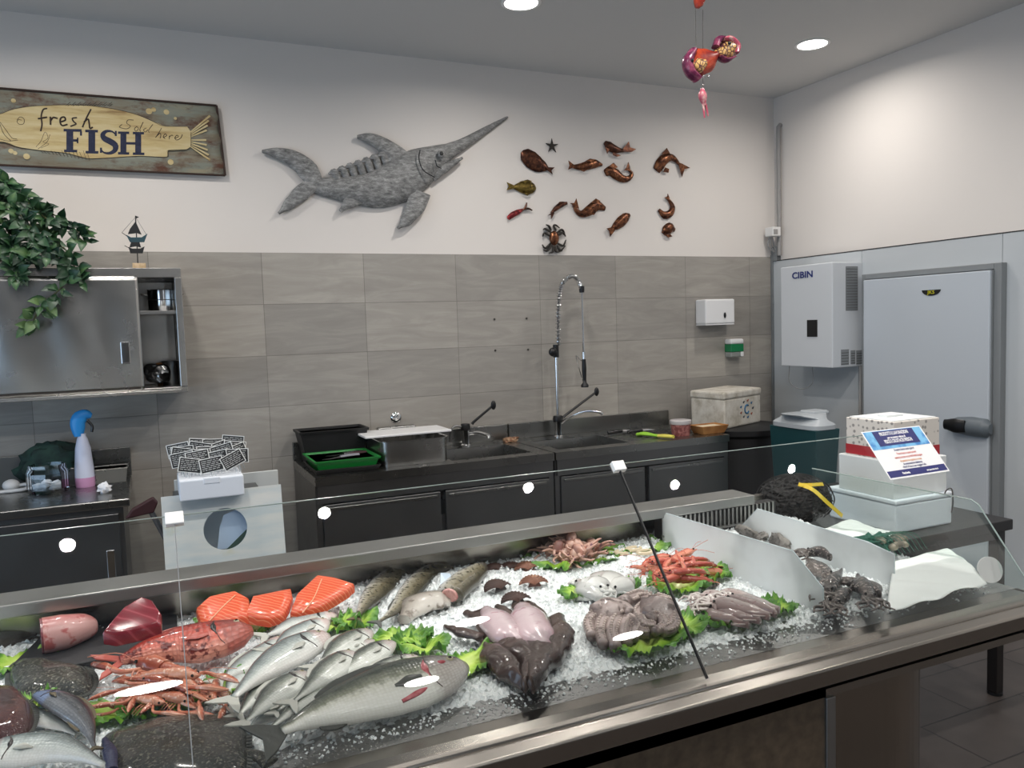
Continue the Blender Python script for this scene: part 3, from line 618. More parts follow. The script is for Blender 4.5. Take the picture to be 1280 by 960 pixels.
# inside the open compartment
def put(u, v, y, z): q = aty(u, v, y); return V((q.x, y, z))
q = put(204, 385, -.17, zs); t = thing('steel_pot', 'steel pot on the upper shelf of the open wall cabinet', 'pot', q)
MB().lathe([(.0, 0), (.068, 0), (.072, .01), (.073, .11), (.078, .114), (.07, .112), (.068, .012), (0, .01)], q, 24).build('body', 'chrome', t, smooth=True)
for s_ in (-1, 1): MB().tube([q+V((s_*.07, -.02, .085)), q+V((s_*.1, -.02, .09)), q+V((s_*.1, .02, .09)), q+V((s_*.07, .02, .085))], .004, 6, res=10).build('handle', 'chrome', t, smooth=True)
MB().tube([q+V((.073*math.cos(a), .073*math.sin(a), .06)) for a in [2*PI*k/24 for k in range(25)]], .002, 5).build('ring', 'interior_dark', t)
zb = cz0+.03
for k, (u, rr, hh_, tilt, lab) in enumerate(((191, .055, .06, .9, 'small steel bowl tipped on its side at the bottom left of the open cabinet'), (205, .05, .075, 1.15, 'small steel bowl tipped on its side beside the jug in the cabinet'))):
    q = put(u, 470, -.17-.05*k, zb+.04); t = tag(MB().lathe([(0, -.02), (rr*.6, -.018), (rr, hh_*.5), (rr+.006, hh_*.52), (rr-.003, hh_*.5), (rr*.55, -.012), (0, -.014)], (0, 0, 0), 20).build('steel_bowl', 'chrome', smooth=True), lab, 'bowl')
    t.location = q+V((0, 0, rr*.62-.02)); t.rotation_euler = (tilt, 0, .5-k)
q = put(214, 480, -.12, zb); t = thing('steel_jug', 'dark steel jug at the bottom right of the open cabinet', 'jug', q)
MB().lathe([(0, 0), (.04, 0), (.046, .02), (.04, .1), (.045, .13), (.04, .128), (.036, .1), (0, .01)], q, 20).build('body', 'dark_steel', t, smooth=True)
MB().tube([q+V((-.04, -.01, .11)), q+V((-.075, -.02, .1)), q+V((-.07, -.02, .05)), q+V((-.043, -.01, .03))], .005, 6, res=12).build('handle', 'dark_steel', t, smooth=True)
q = put(202, 430, -.1, zb); t = thing('glass_tumbler', 'amber glass tumbler standing behind the bowls in the cabinet', 'glass', q); plain('amber_glass', rgb(120, 84, 52), .15)
MB().lathe([(0, 0), (.03, 0), (.036, .12), (.033, .12), (.028, .01), (0, .008)], q, 18).build('body', 'amber_glass', t, smooth=True)
# ---- sailing boat ornament
plain('boat_black', rgb(34, 36, 38), .5, .3); plain('boat_teal', rgb(44, 74, 84), .5, .3); plain('pale_wood', rgb(205, 182, 150), .7, var=(30, rgb(180, 155, 120), .4, .6))
bc = cr(0, 200, 1/3); by = -.2
q = aty(*bc(522, 396), by); q.z = cz1
t = thing('sailing_boat_ornament', 'small black metal sailing boat ornament on a wood block on the cabinet', 'ornament', q)
bp = lambda x, y, dy=0: aty(*bc(x, y), by+dy)+V((0, 0, cz1-aty(*bc(522, 396), by).z))
MB().box((q.x-.032, by-.025, cz1), (q.x+.032, by+.025, cz1+.036)).build('wood_block', 'pale_wood', t, bevel=.002)
f = MB().tube([bp(516, 372), bp(507, 192)], .003, 6); f.build('mast', 'boat_black', t)
for pts, m_, nm in (([(472, 262), (490, 272), (530, 272), (552, 258), (540, 290), (486, 290)], 'boat_teal', 'hull'), ([(480, 308), (495, 314), (525, 314), (541, 306), (534, 332), (488, 332)], 'boat_black', 'hull'),
                    ([(507, 212), (530, 262), (512, 256), (478, 260), (486, 240)], 'boat_black', 'sail'), ([(490, 290), (522, 290), (528, 310), (508, 306), (484, 310)], 'boat_black', 'sail'), ([(506, 190), (520, 196), (508, 202)], 'boat_black', 'flag')):
    MB().prism([bp(*p, -.004) for p in pts], (0, .008, 0)).build(nm, m_, t, bevel=.001)
f = MB().tube([bp(456, 254), bp(484, 274)], .0018, 5).tube([bp(456, 254), bp(507, 196), bp(549, 264)], .001, 5).tube([bp(466, 303), bp(490, 316)], .0018, 5); f.build('rigging', 'boat_black', t)
# ---- trailing artificial ivy
def leafmat():
    s = N('ivy_leaf').set(rough=.45); at = s.n('ShaderNodeAttribute', attribute_name='suv'); sp = s.n('ShaderNodeSeparateXYZ'); s.l(at.outputs['Vector'], sp.inputs[0])
    s.color(s.ramp(sp.outputs['Y'], [(0, rgb(16, 38, 26)), (.4, rgb(30, 62, 38)), (.75, rgb(48, 84, 48)), (1, rgb(96, 124, 76))]))
leafmat(); plain('ivy_stem', rgb(70, 74, 40), .7)
t = thing('artificial_ivy', 'dark green artificial ivy trailing over the left end of the wall cabinet', 'plant', (-3.2, -.25, cz1))
r = random.Random(5); st = MB(); lf = MB()
def yv(u, v, y): return aty(u, v, y)
stems = [[(-60, 330, -.2), (-30, 240, -.24), (5, 225, -.28), (30, 250, -.32), (60, 275, -.36)], [(-60, 330, -.2), (0, 270, -.25), (50, 262, -.3), (85, 280, -.34), (108, 300, -.36)], [(-60, 330, -.2), (-10, 300, -.28), (40, 300, -.34), (80, 310, -.4), (100, 350, -.42)],
         [(-20, 330, -.3), (40, 320, -.36), (85, 325, -.42), (80, 355, -.44), (52, 382, -.44), (40, 405, -.44)], [(-60, 320, -.2), (-20, 260, -.3), (10, 290, -.36), (20, 330, -.4), (22, 345, -.42)], [(-50, 320, -.2), (-10, 240, -.2), (30, 258, -.22), (65, 300, -.3)], [(-60, 330, -.3), (-20, 300, -.34), (10, 305, -.4), (40, 320, -.42)],
         [(-60, 310, -.3), (-20, 270, -.36), (10, 260, -.4), (36, 280, -.42), (60, 318, -.43)], [(-60, 310, -.2), (-30, 250, -.2), (0, 235, -.2), (22, 245, -.2)]]
for sp_ in stems:
    P = catmull([yv(*p) for p in sp_], 34); st.tube(P, .0035, 5)
    for k in range(34):
        for j in range(2):
            p = P[k]; a = r.uniform(0, 2*PI); d = V((math.cos(a)*.8, -.35+r.uniform(-.4, .3), math.sin(a)*.7-.35)).normalized()
            L = r.uniform(.05, .085); w = L*r.uniform(.24, .32); sd = d.cross(V((r.uniform(-.3, .3), -1, r.uniform(-.2, .6)))).normalized(); nn = sd.cross(d)
            if nn.y > 0: nn = -nn
            o = p+d*.015; c = r.uniform(0, .75)+(.25 if (sp_ is stems[3] and k > 24) else 0); rows = [(0, .05), (.2, .75), (.42, 1), (.68, .72), (.88, .28), (1, .02)]
            vs = []; uv = []
            for q_, ww in rows:
                m_ = o+d*L*q_-nn*(.012*q_*q_) if False else o+d*L*q_+nn*(.01*math.sin(q_*PI))
                vs += [m_-sd*w*ww+nn*.006*ww, m_, m_+sd*w*ww+nn*.006*ww]; uv += [(q_, c), (q_, min(1, c+.22)), (q_, c)]
            fs = []
            for i in range(5): fs += [(i*3, i*3+1, i*3+4, i*3+3), (i*3+1, i*3+2, i*3+5, i*3+4)]
            lf.add(vs, fs, uv)
st.build('stems', 'ivy_stem', t); lf.build('foliage', 'ivy_leaf', t, smooth=True)
q = V((-3.27, -.2, cz1)); plain('pot_brown', rgb(96, 70, 52), .8)
MB().lathe([(0, 0), (.06, 0), (.085, .13), (.092, .132), (.08, .128), (0, .11)], q, 20).build('pot', 'pot_brown', t, smooth=True)

# ---- left work table
t = thing('steel_work_table', 'steel work table with a dark lower cabinet under the wall cabinet', 'table', (-3.1, -.35, 0))
tx1 = -2.55
MB().box((-3.9, -.70, .86), (tx1, -.02, .90)).build('table_top', 'sink_steel', t, bevel=.006)
MB().box((-3.9, -.025, .90), (tx1, -.005, 1.06)).build('upstand', 'sink_steel', t, bevel=.003)
MB().box((-3.9, -.66, .12), (tx1-.03, -.04, .86)).build('cabinet_body', 'dark_steel', t)
for k in range(2):
    a = -3.85+k*.63; dd = MB().box((a, -.685, .16), (a+.62, -.66, .83)).build('door', 'dark_steel', t, bevel=.004)
    hx = a+.575; MB().box((hx-.018, -.69, .52), (hx+.018, -.684, .66)).build('handle', 'chrome', dd, bevel=.004)
for x in (-3.8, tx1-.1):
    for y in (-.6, -.1): MB().lathe([(.025, 0), (.025, .02), (.018, .03), (.018, .13)], (x, y, 0), 12).build('leg', 'dark_steel', t, smooth=True)
TT = .90
plain('crumpled_white', rgb(226, 228, 232), .7)
q = atz(107, 608, TT); t = thing('spray_bottle', 'translucent spray bottle with pink cleaner and a bright blue trigger head', 'spray bottle', q)
plain('bottle_white', rgb(206, 212, 232), .35); plain('pink_liquid', rgb(204, 150, 190), .3); plain('spray_blue', rgb(44, 146, 222), .4)
MB().lathe([(0, 0), (.043, 0), (.046, .01), (.046, .05)], q, 20).build('liquid', 'pink_liquid', t, smooth=True)
MB().lathe([(.046, .05), (.044, .1), (.036, .2), (.024, .25), (.018, .262), (.018, .275)], q, 20).build('bottle', 'bottle_white', t, smooth=True)
h = MB().loft([q+V((-.014, 0, .262)), q+V((-.016, 0, .3)), q+V((-.012, 0, .345)), q+V((.02, 0, .37)), q+V((.05, 0, .362))], [(0, .022, .022, .02, .02), (.3, .034, .034, .022, .022), (.6, .036, .036, .022, .022), (.85, .024, .024, .018, .018), (1, .012, .012, .012, .012)], nrm=(0, -1, 0), res=16, n=12)
hd = h.build('trigger_head', 'spray_blue', t, smooth=True)
MB().tube([q+V((.03, -.01, .34)), q+V((.05, -.01, .31)), q+V((.046, -.01, .28))], .007, 8, res=8).build('trigger', 'black_plastic', hd, smooth=True)
q = atz(61, 615, TT); t = thing('glass_jar', 'faceted clear glass jar beside the blue spray bottle', 'jar', q)
glass_mat('jar_glass', (.9, .93, .95))
MB().lathe([(0, .002), (.088, 0), (.094, .02), (.094, .1), (.084, .125), (.084, .14), (.079, .14), (.078, .12), (.088, .1), (.088, .02), (0, .012)], q, 8).build('body', 'jar_glass', t)
for k in range(7): MB().ball(q+V((.05*math.cos(k*.9), .05*math.sin(k*.9), .03+.006*(k % 3))), (.024, .02, .014), 10, 7, fn=lump(k, .5)).build('contents', 'crumpled_white', t, smooth=True, angle=20)
plain('green_cloth', rgb(32, 62, 54), .8, var=(14, rgb(20, 40, 38), .4, .6))
q2 = atz(66, 600, TT); 
o = MB().ball((0, 0, .1), (.16, .06, .12), 26, 16, fn=lump(3, .4)).build('green_cloth_bag', 'green_cloth', smooth=True, angle=25); o.location = V((q2.x+.02, -.1, .9)); tag(o, 'dark green crumpled cloth bag behind the glass jar', 'bag')
q = atz(92, 606, TT)+V((0, .05, 0)); t = thing('small_steel_tin', 'small dark steel tin between the jar and the spray bottle', 'tin', q); MB().taper(q, (.05, .05), (.055, .055), .085).build('body', 'dark_steel', t, bevel=.004)
MB().box((q.x-.057, q.y-.057, q.z+.08), (q.x+.057, q.y+.057, q.z+.09)).build('lid', 'sink_steel', t, bevel=.003)
q = atz(145, 603, TT)+V((0, .06, 0)); t = thing('steel_food_pan', 'shallow steel food pan against the wall right of the spray bottle', 'food pan', q); q = q-V((.03, 0, 0)); MB().taper(q, (.078, .06), (.088, .07), .075, .003).build('body', 'sink_steel', t)
MB().taper(q+V((0, 0, .072)), (.09, .072), (.094, .076), .006, .01, 0).build('rim', 'sink_steel', t)
o = MB().ball((0, 0, .022), (.03, .028, .03), 14, 10, fn=lump(8, .5)).build('crumpled_paper', 'crumpled_white', angle=10, smooth=True); o.location = atz(131, 616, TT); tag(o, 'crumpled ball of white paper at the right edge of the work table', 'paper')
q = atz(16, 614, TT); t = thing('white_scoop', 'white plastic scoop with a looped handle at the left of the work table', 'scoop', q)
MB().ball(q+V((-.005, 0, .03)), (.04, .035, .032), 14, 10).build('bowl', 'gloss_white', t, smooth=True)
MB().tube([q+V((.02, 0, .025)), q+V((.06, -.01, .03)), q+V((.075, -.03, .02)), q+V((.05, -.05, .012)), q+V((-.02, -.05, .01)), q+V((-.1, -.05, .01))], .009, 8, res=20).build('handle', 'gloss_white', t, smooth=True)
plain('dark_red', rgb(52, 20, 24), .6); plain('handle_metal', rgb(150, 150, 152), .35, .8)
q = aty(186, 634, -.85); b_ = aty(216, 690, -.75); t = thing('floor_squeegee', 'dark red headed squeegee leaning between the table and the white boards', 'squeegee', (q.x, -.8, 0))
dv = (q-b_).normalized(); foot = b_-dv*((b_.z-.01)/dv.z) if dv.z > .2 else b_
MB().tube([q, foot], .013, 10).build('handle', 'handle_metal', t, smooth=True)
MB().prism([q+V((-.1, -.02, -.04)), q+V((-.07, -.02, .0)), q+V((.02, -.02, .045)), q+V((.04, -.02, .02)), q+V((.02, -.02, -.025))], (0, .045, 0)).build('head', 'dark_red', t, bevel=.006)

# ---- white boards, stand and price card box
plain('board_white', rgb(206, 210, 208), .55, var=(3, rgb(196, 202, 204), .4, .6))
def stained():
    s = N('stained_board').set(rough=.5); n1 = s.noise(s.coord('Object', (1, 1, 5)), 4, 5); n2 = s.noise(s.coord(), 5.5, 4)
    s.color(s.mix(s.ramp(n2, [(.6, (0, 0, 0)), (.75, (.7, .7, .7))]), s.ramp(n1, [(.35, rgb(196, 206, 208)), (.6, rgb(216, 218, 214))]), rgb(196, 190, 140)))
stained()
bz = .905
t = thing('cutting_board', 'big white cutting board with a round hole, leaning under the price card box', 'cutting board', (-2.14, -.93, 0))
y_t, y_b = -.86, -1.0
p = [aty(201, 622, y_t), aty(351, 605, y_t)]
TLc, TRc = p[0], p[1]; TRc.z = TLc.z = (TLc.z+TRc.z)/2
dn = V((0, y_b-y_t, -TLc.z)).normalized()
TL2 = TLc+dn*(TLc.z/-dn.z); TR2 = TRc+dn*(TRc.z/-dn.z)
# board with a hole: front plane built as ring quads
ctr = None
nrm = (TRc-TLc).cross(dn).normalized()
d_ = ray(282, 661); ctr = CAM+d_*((TLc-CAM).dot(nrm)/d_.dot(nrm)); ex = (TRc-TLc).normalized(); ez = -dn; R0 = .098
n_ = 48; hole = [ctr+ex*R0*math.cos(2*PI*k/n_)+ez*R0*math.sin(2*PI*k/n_) for k in range(n_)]
def edge_pt(a):
    c, s_ = math.cos(a), math.sin(a); xl = (TLc-ctr).dot(ex); xr = (TRc-ctr).dot(ex); zt = (TLc-ctr).dot(ez); zb_ = (TL2-ctr).dot(ez); k = 9
    for lim, q_ in ((xl, c), (xr, c), (zt, s_), (zb_, s_)):
        if abs(q_) > 1e-6 and lim/q_ > 0: k = min(k, lim/q_)
    return ctr+ex*k*c+ez*k*s_
angs = [2*PI*k/n_ for k in range(n_)]
for cn in (TLc, TRc, TL2, TR2):
    a = math.atan2((cn-ctr).dot(ez), (cn-ctr).dot(ex)) % (2*PI); i = min(range(n_), key=lambda k: min(abs(angs[k]-a), 2*PI-abs(angs[k]-a))); angs[i] = a
hole = [ctr+ex*R0*math.cos(a)+ez*R0*math.sin(a) for a in angs]; outr = [edge_pt(a) for a in angs]
th = nrm*.012 if nrm.y > 0 else -nrm*.012
mb = MB(); vs = hole+outr+[q+th for q in hole]+[q+th for q in outr]; fs = []
for k in range(n_):
    j = (k+1) % n_; fs += [(k, j, n_+j, n_+k), (2*n_+k, 3*n_+k, 3*n_+j, 2*n_+j), (k, 2*n_+k, 2*n_+j, j), (n_+k, n_+j, 3*n_+j, 3*n_+k)]
mb.add(vs, fs).build('board', 'stained_board', t)
a, b = aty(303, 590, -.6), aty(344, 587, -.6)
o = MB().box((-2.35, -.62, .0), (b.x+.01, -.602, b.z)).build('plain_white_board', 'board_white', bevel=.002); tag(o, 'plain white board standing behind the board with the round hole', 'cutting board')
t = thing('steel_trolley', 'steel trolley behind the white boards carrying the price card box', 'trolley', (-2.14, -.72, 0))
zt = .9
MB().box((-2.36, -.84, zt-.02), (-1.97, -.635, zt)).build('top', 'dark_steel', t); MB().box((-2.34, -.83, .3), (-1.99, -.64, .32)).build('shelf', 'sink_steel', t)
for x in (-2.35, -1.99):
    for y in (-.83, -.65): MB().box((x, y-.008, 0), (x+.016, y+.008, zt-.02)).build('leg', 'dark_steel', t)
# leaflet and green sheet seen through the hole
plain('sheet_blue', rgb(186, 208, 234), .5); plain('dark_green_sheet', rgb(58, 84, 74), .6)
hcr = cr(180, 500, .20833)
o = MB().prism([aty(*hcr(*p), -.84) for p in ((478, 690), (640, 620), (640, 760), (505, 888), (440, 900), (455, 760))], (0, .002, 0)).build('paper_sheet', 'sheet_blue'); tag(o, 'pale blue paper sheet seen through the round hole of the board', 'paper')
o = MB().prism([aty(*hcr(*p), -.848) for p in ((480, 912), (640, 752), (660, 930), (500, 960))], (0, .003, 0)).build('dark_green_sheet', 'dark_green_sheet'); tag(o, 'dark green sheet edge at the lower right inside the round hole', 'sheet')
# polystyrene box of price cards
plain('styrofoam', rgb(226, 232, 240), .8, bump=(120, .15, .002))
bx0, bx1, by0 = -2.336, -2.055, -.95; bzz = .903; bh = .095
c = V(((bx0+bx1)/2, by0+.135, bzz)); t = thing('price_card_box', 'white polystyrene box holding upright price cards on the trolley', 'box', c)
zt = bzz
fm = MB().box((bx0, by0, zt), (bx1, by0+.27, zt+bh)); fm.build('body', 'styrofoam', t, bevel=.006)
MB().box((c.x-.035, by0-.003, zt+bh-.025), (c.x+.035, by0+.03, zt+bh+.003)).build('latch_tab', 'styrofoam', t, bevel=.003)
plain('card_black', rgb(38, 40, 42), .5); plain('card_white', rgb(228, 230, 228), .5); plain('card_print', rgb(196, 198, 196), .6); plain('clear_pick', rgb(215, 222, 226), .15, Transmission_Weight=.5)
r = random.Random(9)
spots = []
for row, (yy, n, zz) in enumerate(((by0+.06, 3, .065), (by0+.115, 4, .08), (by0+.165, 5, .095), (by0+.205, 4, .105), (by0+.24, 4, .12))):
    for k in range(n):
        spots.append((bx0-.015+(bx1-bx0+.03)*(k+.5)/n+r.uniform(-.014, .014), yy+r.uniform(-.008, .008), zt+bh+zz+r.uniform(-.012, .012), r.uniform(-.28, .28), r.uniform(-.25, .25), r.uniform(-.2, .05)))
spots[0] = (bx0+.055, by0+.065, zt+bh+.058, -.22, .1, -.1); spots[1] = (c.x+.005, by0+.045, zt+bh+.055, .14, 0, -.1); spots[2] = (bx1-.04, by0+.05, zt+bh+.068, .42, .1, -.1)
rowname = ['front', 'second', 'third', 'fourth', 'rear']
ks = 0
for row, n in enumerate((3, 4, 5, 4, 4)):
    for k in range(n):
        x, y, z, rl, yw, tl_ = spots[ks]; ks += 1
        M_ = Matrix.Translation((x, y, z)) @ Matrix.Rotation(yw, 4, 'Z') @ Matrix.Rotation(tl_, 4, 'X') @ Matrix.Rotation(-rl, 4, 'Y')
        side = ['leftmost', 'second from the left', 'third from the left', 'fourth from the left', 'fifth from the left'][k] if k < n-1 else 'rightmost'
        t = thing('price_card', 'white-edged black price card, %s in the %s row' % (side, rowname[row]), 'price card', group='price cards in the polystyrene box', M=M_)
        MB().box((-.052, -.0008, -.034), (.052, .0008, .034)).build('border', 'card_white', t, world=False)
        cc = MB().box((-.048, -.0018, -.0305), (.048, -.0008, .0305)).build('card', 'card_black', t, world=False)
        pm = MB(); rr = random.Random(ks)
        for j in range(6):
            zz = .022-j*.0085; x0 = -.043
            while x0 < .034: w_ = rr.uniform(.008, .024); pm.box((x0, -.0024, zz-.0014), (min(x0+w_, .043), -.0018, zz+.0014)); x0 += w_+.004
        pm.build('print', 'card_print', cc, world=False)
        pk = MB()
        for s_ in (-.008, .008): pk.box((s_-.0015, -.0008, -(z-zt-bh)-.0), (s_+.0015, .0012, -.03))
        pk.build('pick', 'clear_pick', t, world=False)

# ---- the two sink units
def sink(x0, x1, b0, b1, yb0, yb1, label, seed):
    t = thing('sink_unit', label, 'sink', ((x0+x1)/2, -.35, 0), group='stainless sink units')
    Z = .90
    f = MB().box((x0, -.70, Z-.045), (x1, yb0, Z)).box((x0, yb1, Z-.045), (x1, -.012, Z)).box((x0, yb0, Z-.045), (b0, yb1, Z)).box((b1, yb0, Z-.045), (x1, yb1, Z))
    f.build('worktop', 'sink_steel', t)
    MB().taper(((b0+b1)/2, (yb0+yb1)/2, Z-.28), ((b1-b0)/2-.03, (yb1-yb0)/2-.03), ((b1-b0)/2+.001, (yb1-yb0)/2+.001), .278, .002).build('basin', 'sink_steel', t)
    g = MB()
    s0 = b1+.03 if x1-b1 > b0-x0 else b1+.03
    for k in range(6):
        yy = yb0+.05+k*(yb1-yb0-.1)/5
        if x1-s0 > .1: g.box((s0, yy-.004, Z), (x1-.04, yy+.004, Z+.004))
    if g.v: g.build('drainer_ribs', 'sink_steel', t)
    MB().box((x0, -.03, Z), (x1, -.002, Z+.105)).build('upstand', 'sink_steel', t, bevel=.003)
    MB().box((x0+.01, -.695, Z-.14), (x1-.01, -.675, Z-.045)).build('apron', 'dark_steel', t)
    MB().box((x0+.03, -.66, .12), (x1-.03, -.03, Z-.285)).build('cabinet_body', 'dark_steel', t)
    for a in (x0, x1-.03): MB().box((a, -.68, .1), (a+.03, -.03, Z-.045)).build('side_frame', 'dark_steel', t)
    m_ = (x0+x1)/2
    for a, b in ((x0+.035, m_-.015), (m_+.015, x1-.035)):
        d = MB().box((a, -.692, .14), (b, -.668, Z-.15)).build('door', 'dark_steel', t, bevel=.003)
        MB().box((a+.02, -.70, Z-.18), (b-.02, -.692, Z-.165)).build('handle', 'sink_steel', d, bevel=.002)
    for x in (x0+.05, x1-.05):
        for y in (-.62, -.08): MB().lathe([(.028, 0), (.028, .02), (.02, .03), (.02, .12)], (x, y, 0), 12).build('leg', 'dark_steel', t, smooth=True)
sink(-1.68, -.285, -.89, -.38, -.60, -.19, 'left stainless sink unit, with the green crate and steel tub on it', 1)
sink(-.275, 1.01, -.20, .30, -.60, -.20, 'right stainless sink unit, with the tall spring spray tap', 2)
ZS = .90
# crates
plain('crate_black', rgb(18, 18, 20), .5); plain('crate_green', rgb(24, 122, 50), .4)
t = thing('black_crate', 'black plastic crate standing at the wall behind the green tray', 'crate', (-1.46, -.14, ZS))
a = aty(363, 543, -.03); b = aty(454, 536, -.03)
MB().taper((-1.475, -.145, ZS), (.16, .095), (.195, .105), .185, .008).build('body', 'crate_black', t, bevel=.004)
MB().taper((-1.475, -.145, ZS+.173), (.200, .110), (.202, .112), .014, .014, 0).build('rim', 'crate_black', t)
gc = V((-1.49, -.455, ZS))
MB().taper((gc.x, gc.y, ZS), (.185, .185), (.215, .2), .022, .006).build('base', 'crate_black', t) if False else None
t = thing('black_tray', 'flat black tray under the green crate on the left sink', 'tray', gc); MB().taper(gc, (.165, .17), (.178, .19), .03, .005).build('body', 'crate_black', t, bevel=.003)
t = thing('green_crate', 'low green plastic crate with knives in it on the left sink', 'crate', gc+V((0, 0, .01)))
MB().taper(gc+V((0, 0, .008)), (.15, .155), (.172, .178), .062, .007).build('body', 'crate_green', t, bevel=.004)
MB().taper(gc+V((0, 0, .062)), (.176, .182), (.179, .185), .01, .012, 0).build('rim', 'crate_green', t)
plain('blade', (.6, .6, .6), .2, 1.); plain('knife_handle_grey', rgb(120, 122, 130), .5)
for k, (dx, dy, rz, hm, lab) in enumerate(((-.03, -.03, .16, 'knife_handle_grey', 'grey handled fish knife lying in the green crate, nearest the front'), (.03, .02, .3, 'dark_red', 'knife with a dark red handle lying in the green crate'), (.01, .07, .1, 'black_plastic', 'black handled knife at the back of the green crate'))):
    t = thing('fish_knife', lab, 'knife', gc+V((dx, dy, .06)), rz, 'knives in the green crate')
    MB().loft([(-.14, 0, 0), (-.04, 0, .002), (0.02, 0, .004)], [(0, .002, .002, .001, .001), (.4, .011, .014, .001, .001), (1, .011, .012, .001, .001)], n=8).build('blade', 'blade', t, world=False)
    MB().loft([(.02, 0, .004), (.07, 0, .006), (.13, 0, .006)], [(0, .012, .012, .009, .006), (.5, .014, .014, .011, .006), (1, .012, .015, .009, .006)], n=10).build('handle', hm, t, world=False, smooth=True)
# steel tub with a white board on it
t = thing('steel_tub', 'rectangular stainless steel tub right of the green crate', 'tub', (-1.1, -.38, ZS))
tb = MB(); 
def rrect(x0, x1, y0, y1, r_, z, n=6):
    out = []
    for cx_, cy_, a0 in ((x1-r_, y1-r_, 0), (x0+r_, y1-r_, PI/2), (x0+r_, y0+r_, PI), (x1-r_, y0+r_, 1.5*PI)):
        out += [V((cx_+r_*math.cos(a0+PI/2*k/n), cy_+r_*math.sin(a0+PI/2*k/n), z)) for k in range(n+1)]
    return out
x0, x1, y0, y1 = -1.2, -.905, -.60, -.20
x0 = -1.295
rings = [rrect(x0, x1, y0, y1, .05, ZS+.001), rrect(x0, x1, y0, y1, .05, ZS+.135), rrect(x0-.008, x1+.008, y0-.008, y1+.008, .055, ZS+.137), rrect(x0-.008, x1+.008, y0-.008, y1+.008, .055, ZS+.141), rrect(x0+.003, x1-.003, y0+.003, y1-.003, .047, ZS+.139), rrect(x0+.003, x1-.003, y0+.003, y1-.003, .047, ZS+.006)]
nn_ = len(rings[0]); fs = [tuple(range(nn_-1, -1, -1)), tuple(range(5*nn_, 6*nn_))]+[(k*nn_+i, k*nn_+(i+1) % nn_, (k+1)*nn_+(i+1) % nn_, (k+1)*nn_+i) for k in range(5) for i in range(nn_)]
tb.add([q for rr in rings for q in rr], fs).build('body', 'cabinet_steel', t, smooth=True)
o = MB().box((-1.34, -.42, ZS+.142), (-.82, -.16, ZS+.156)).build('white_cutting_board', 'gloss_white', bevel=.004); tag(o, 'thin white cutting board lying across the steel tub', 'cutting board')
o = MB().box((-1.19, -.145, ZS+.001), (-.95, -.09, ZS+.165)).build('steel_container', 'sink_steel', bevel=.008); tag(o, 'narrow steel container against the wall behind the white cutting board', 'container')
# taps
def lever(t, a, b):
    MB().tube([a, a.lerp(b, .15)+V((0, 0, .004)), b], [.010, .0085, .0075], 8, res=10).build('lever', 'black_plastic', t, smooth=True)
    MB().ball(b+(b-a).normalized()*.012, (.018, .012, .03), 12, 8, M=None).build('lever_knob', 'black_plastic', t, smooth=True)
q = atz(580, 556, ZS); q.y = -.1; tp = thing('elbow_lever_tap', 'low sink tap with a long black elbow lever on the left sink', 'tap', q)
plain('tap_blue', rgb(48, 76, 92), .3, .6)
MB().lathe([(.034, 0), (.034, .006), (.026, .012), (.026, .09), (.03, .1), (.028, .125), (0, .13)], q, 18).build('body', 'chrome', tp, smooth=True)
MB().lathe([(.031, .1), (.033, .12), (.028, .14), (0, .142)], q, 18).build('cartridge_cap', 'black_plastic', tp, smooth=True)
MB().tube([q+V((0, 0, .07)), q+V((.06, -.06, .085)), q+V((.1, -.13, .07)), q+V((.1, -.14, .05))], .012, 10, res=14).build('spout', 'chrome', tp, smooth=True)
MB().tube([q+V((-.02, 0, .12)), q+V((-.07, 0, .13)), q+V((-.1, 0, .1)), q+V((-.1, .02, .03))], .008, 8, res=12).build('hose', 'dark_steel', tp, smooth=True)
lever(tp, aty(590, 530, -.13), aty(615, 508, -.18))
q = atz(698, 547, ZS); q.y = -.12; q.x = aty(698, 547, -.12).x; tp = thing('spring_spray_tap', 'tall pre-rinse tap with a spring hose, spray handle and black lever', 'tap', q)
MB().lathe([(.034, 0), (.034, .008), (.026, .014), (.026, .1), (.03, .11), (.03, .13), (0, .135)], q, 18).build('body', 'chrome', tp, smooth=True)
MB().lathe([(.033, .105), (.036, .125), (.03, .145), (0, .147)], q, 18).build('cartridge_cap', 'black_plastic', tp, smooth=True)
pz = aty(698, 440, -.12).z; MB().tube([q+V((0, 0, .13)), V((q.x, q.y, pz))], .011, 10).build('riser_pipe', 'chrome', tp, smooth=True)
MB().tube([V((q.x, q.y, pz-.035)), V((q.x, q.y, pz+.05))], .02, 10).build('clamp', 'black_plastic', tp, smooth=True)
MB().ball(aty(691, 440, -.14), (.03, .022, .03), 12, 8).build('clamp_knob', 'black_plastic', tp, smooth=True)
cv = catmull([aty(698, 432, -.12), aty(697.5, 400, -.12), aty(699, 370, -.125), aty(704, 353, -.135), aty(713, 345.5, -.15), aty(721, 348, -.17), aty(727, 360, -.18)], 60)
MB().tube(cv, .008, 8).build('hose', 'dark_steel', tp, smooth=True)
sp = MB(); hel = []
for k in range(60*14):
    f_ = k/(60*14-1)*(len(cv)-1); i = min(int(f_), len(cv)-2); p = cv[i].lerp(cv[i+1], f_-i); tg = (cv[i+1]-cv[i]).normalized(); n1 = tg.cross(V((0, 1, 0))).normalized(); n2 = tg.cross(n1); a = k*2*PI/20
    hel.append(p+(n1*math.cos(a)+n2*math.sin(a))*.016)
sp.tube(hel, .0032, 5).build('spring', 'chrome', tp, smooth=True)
e = cv[-1]; MB().tube([e+V((0, 0, .012)), e+V((.002, 0, -.03))], [.02, .017], 10).build('hose_end', 'black_plastic', tp, smooth=True)
hz = aty(729.5, 440, -.18); MB().tube([e, hz], .006, 8).build('drop_pipe', 'chrome', tp, smooth=True)
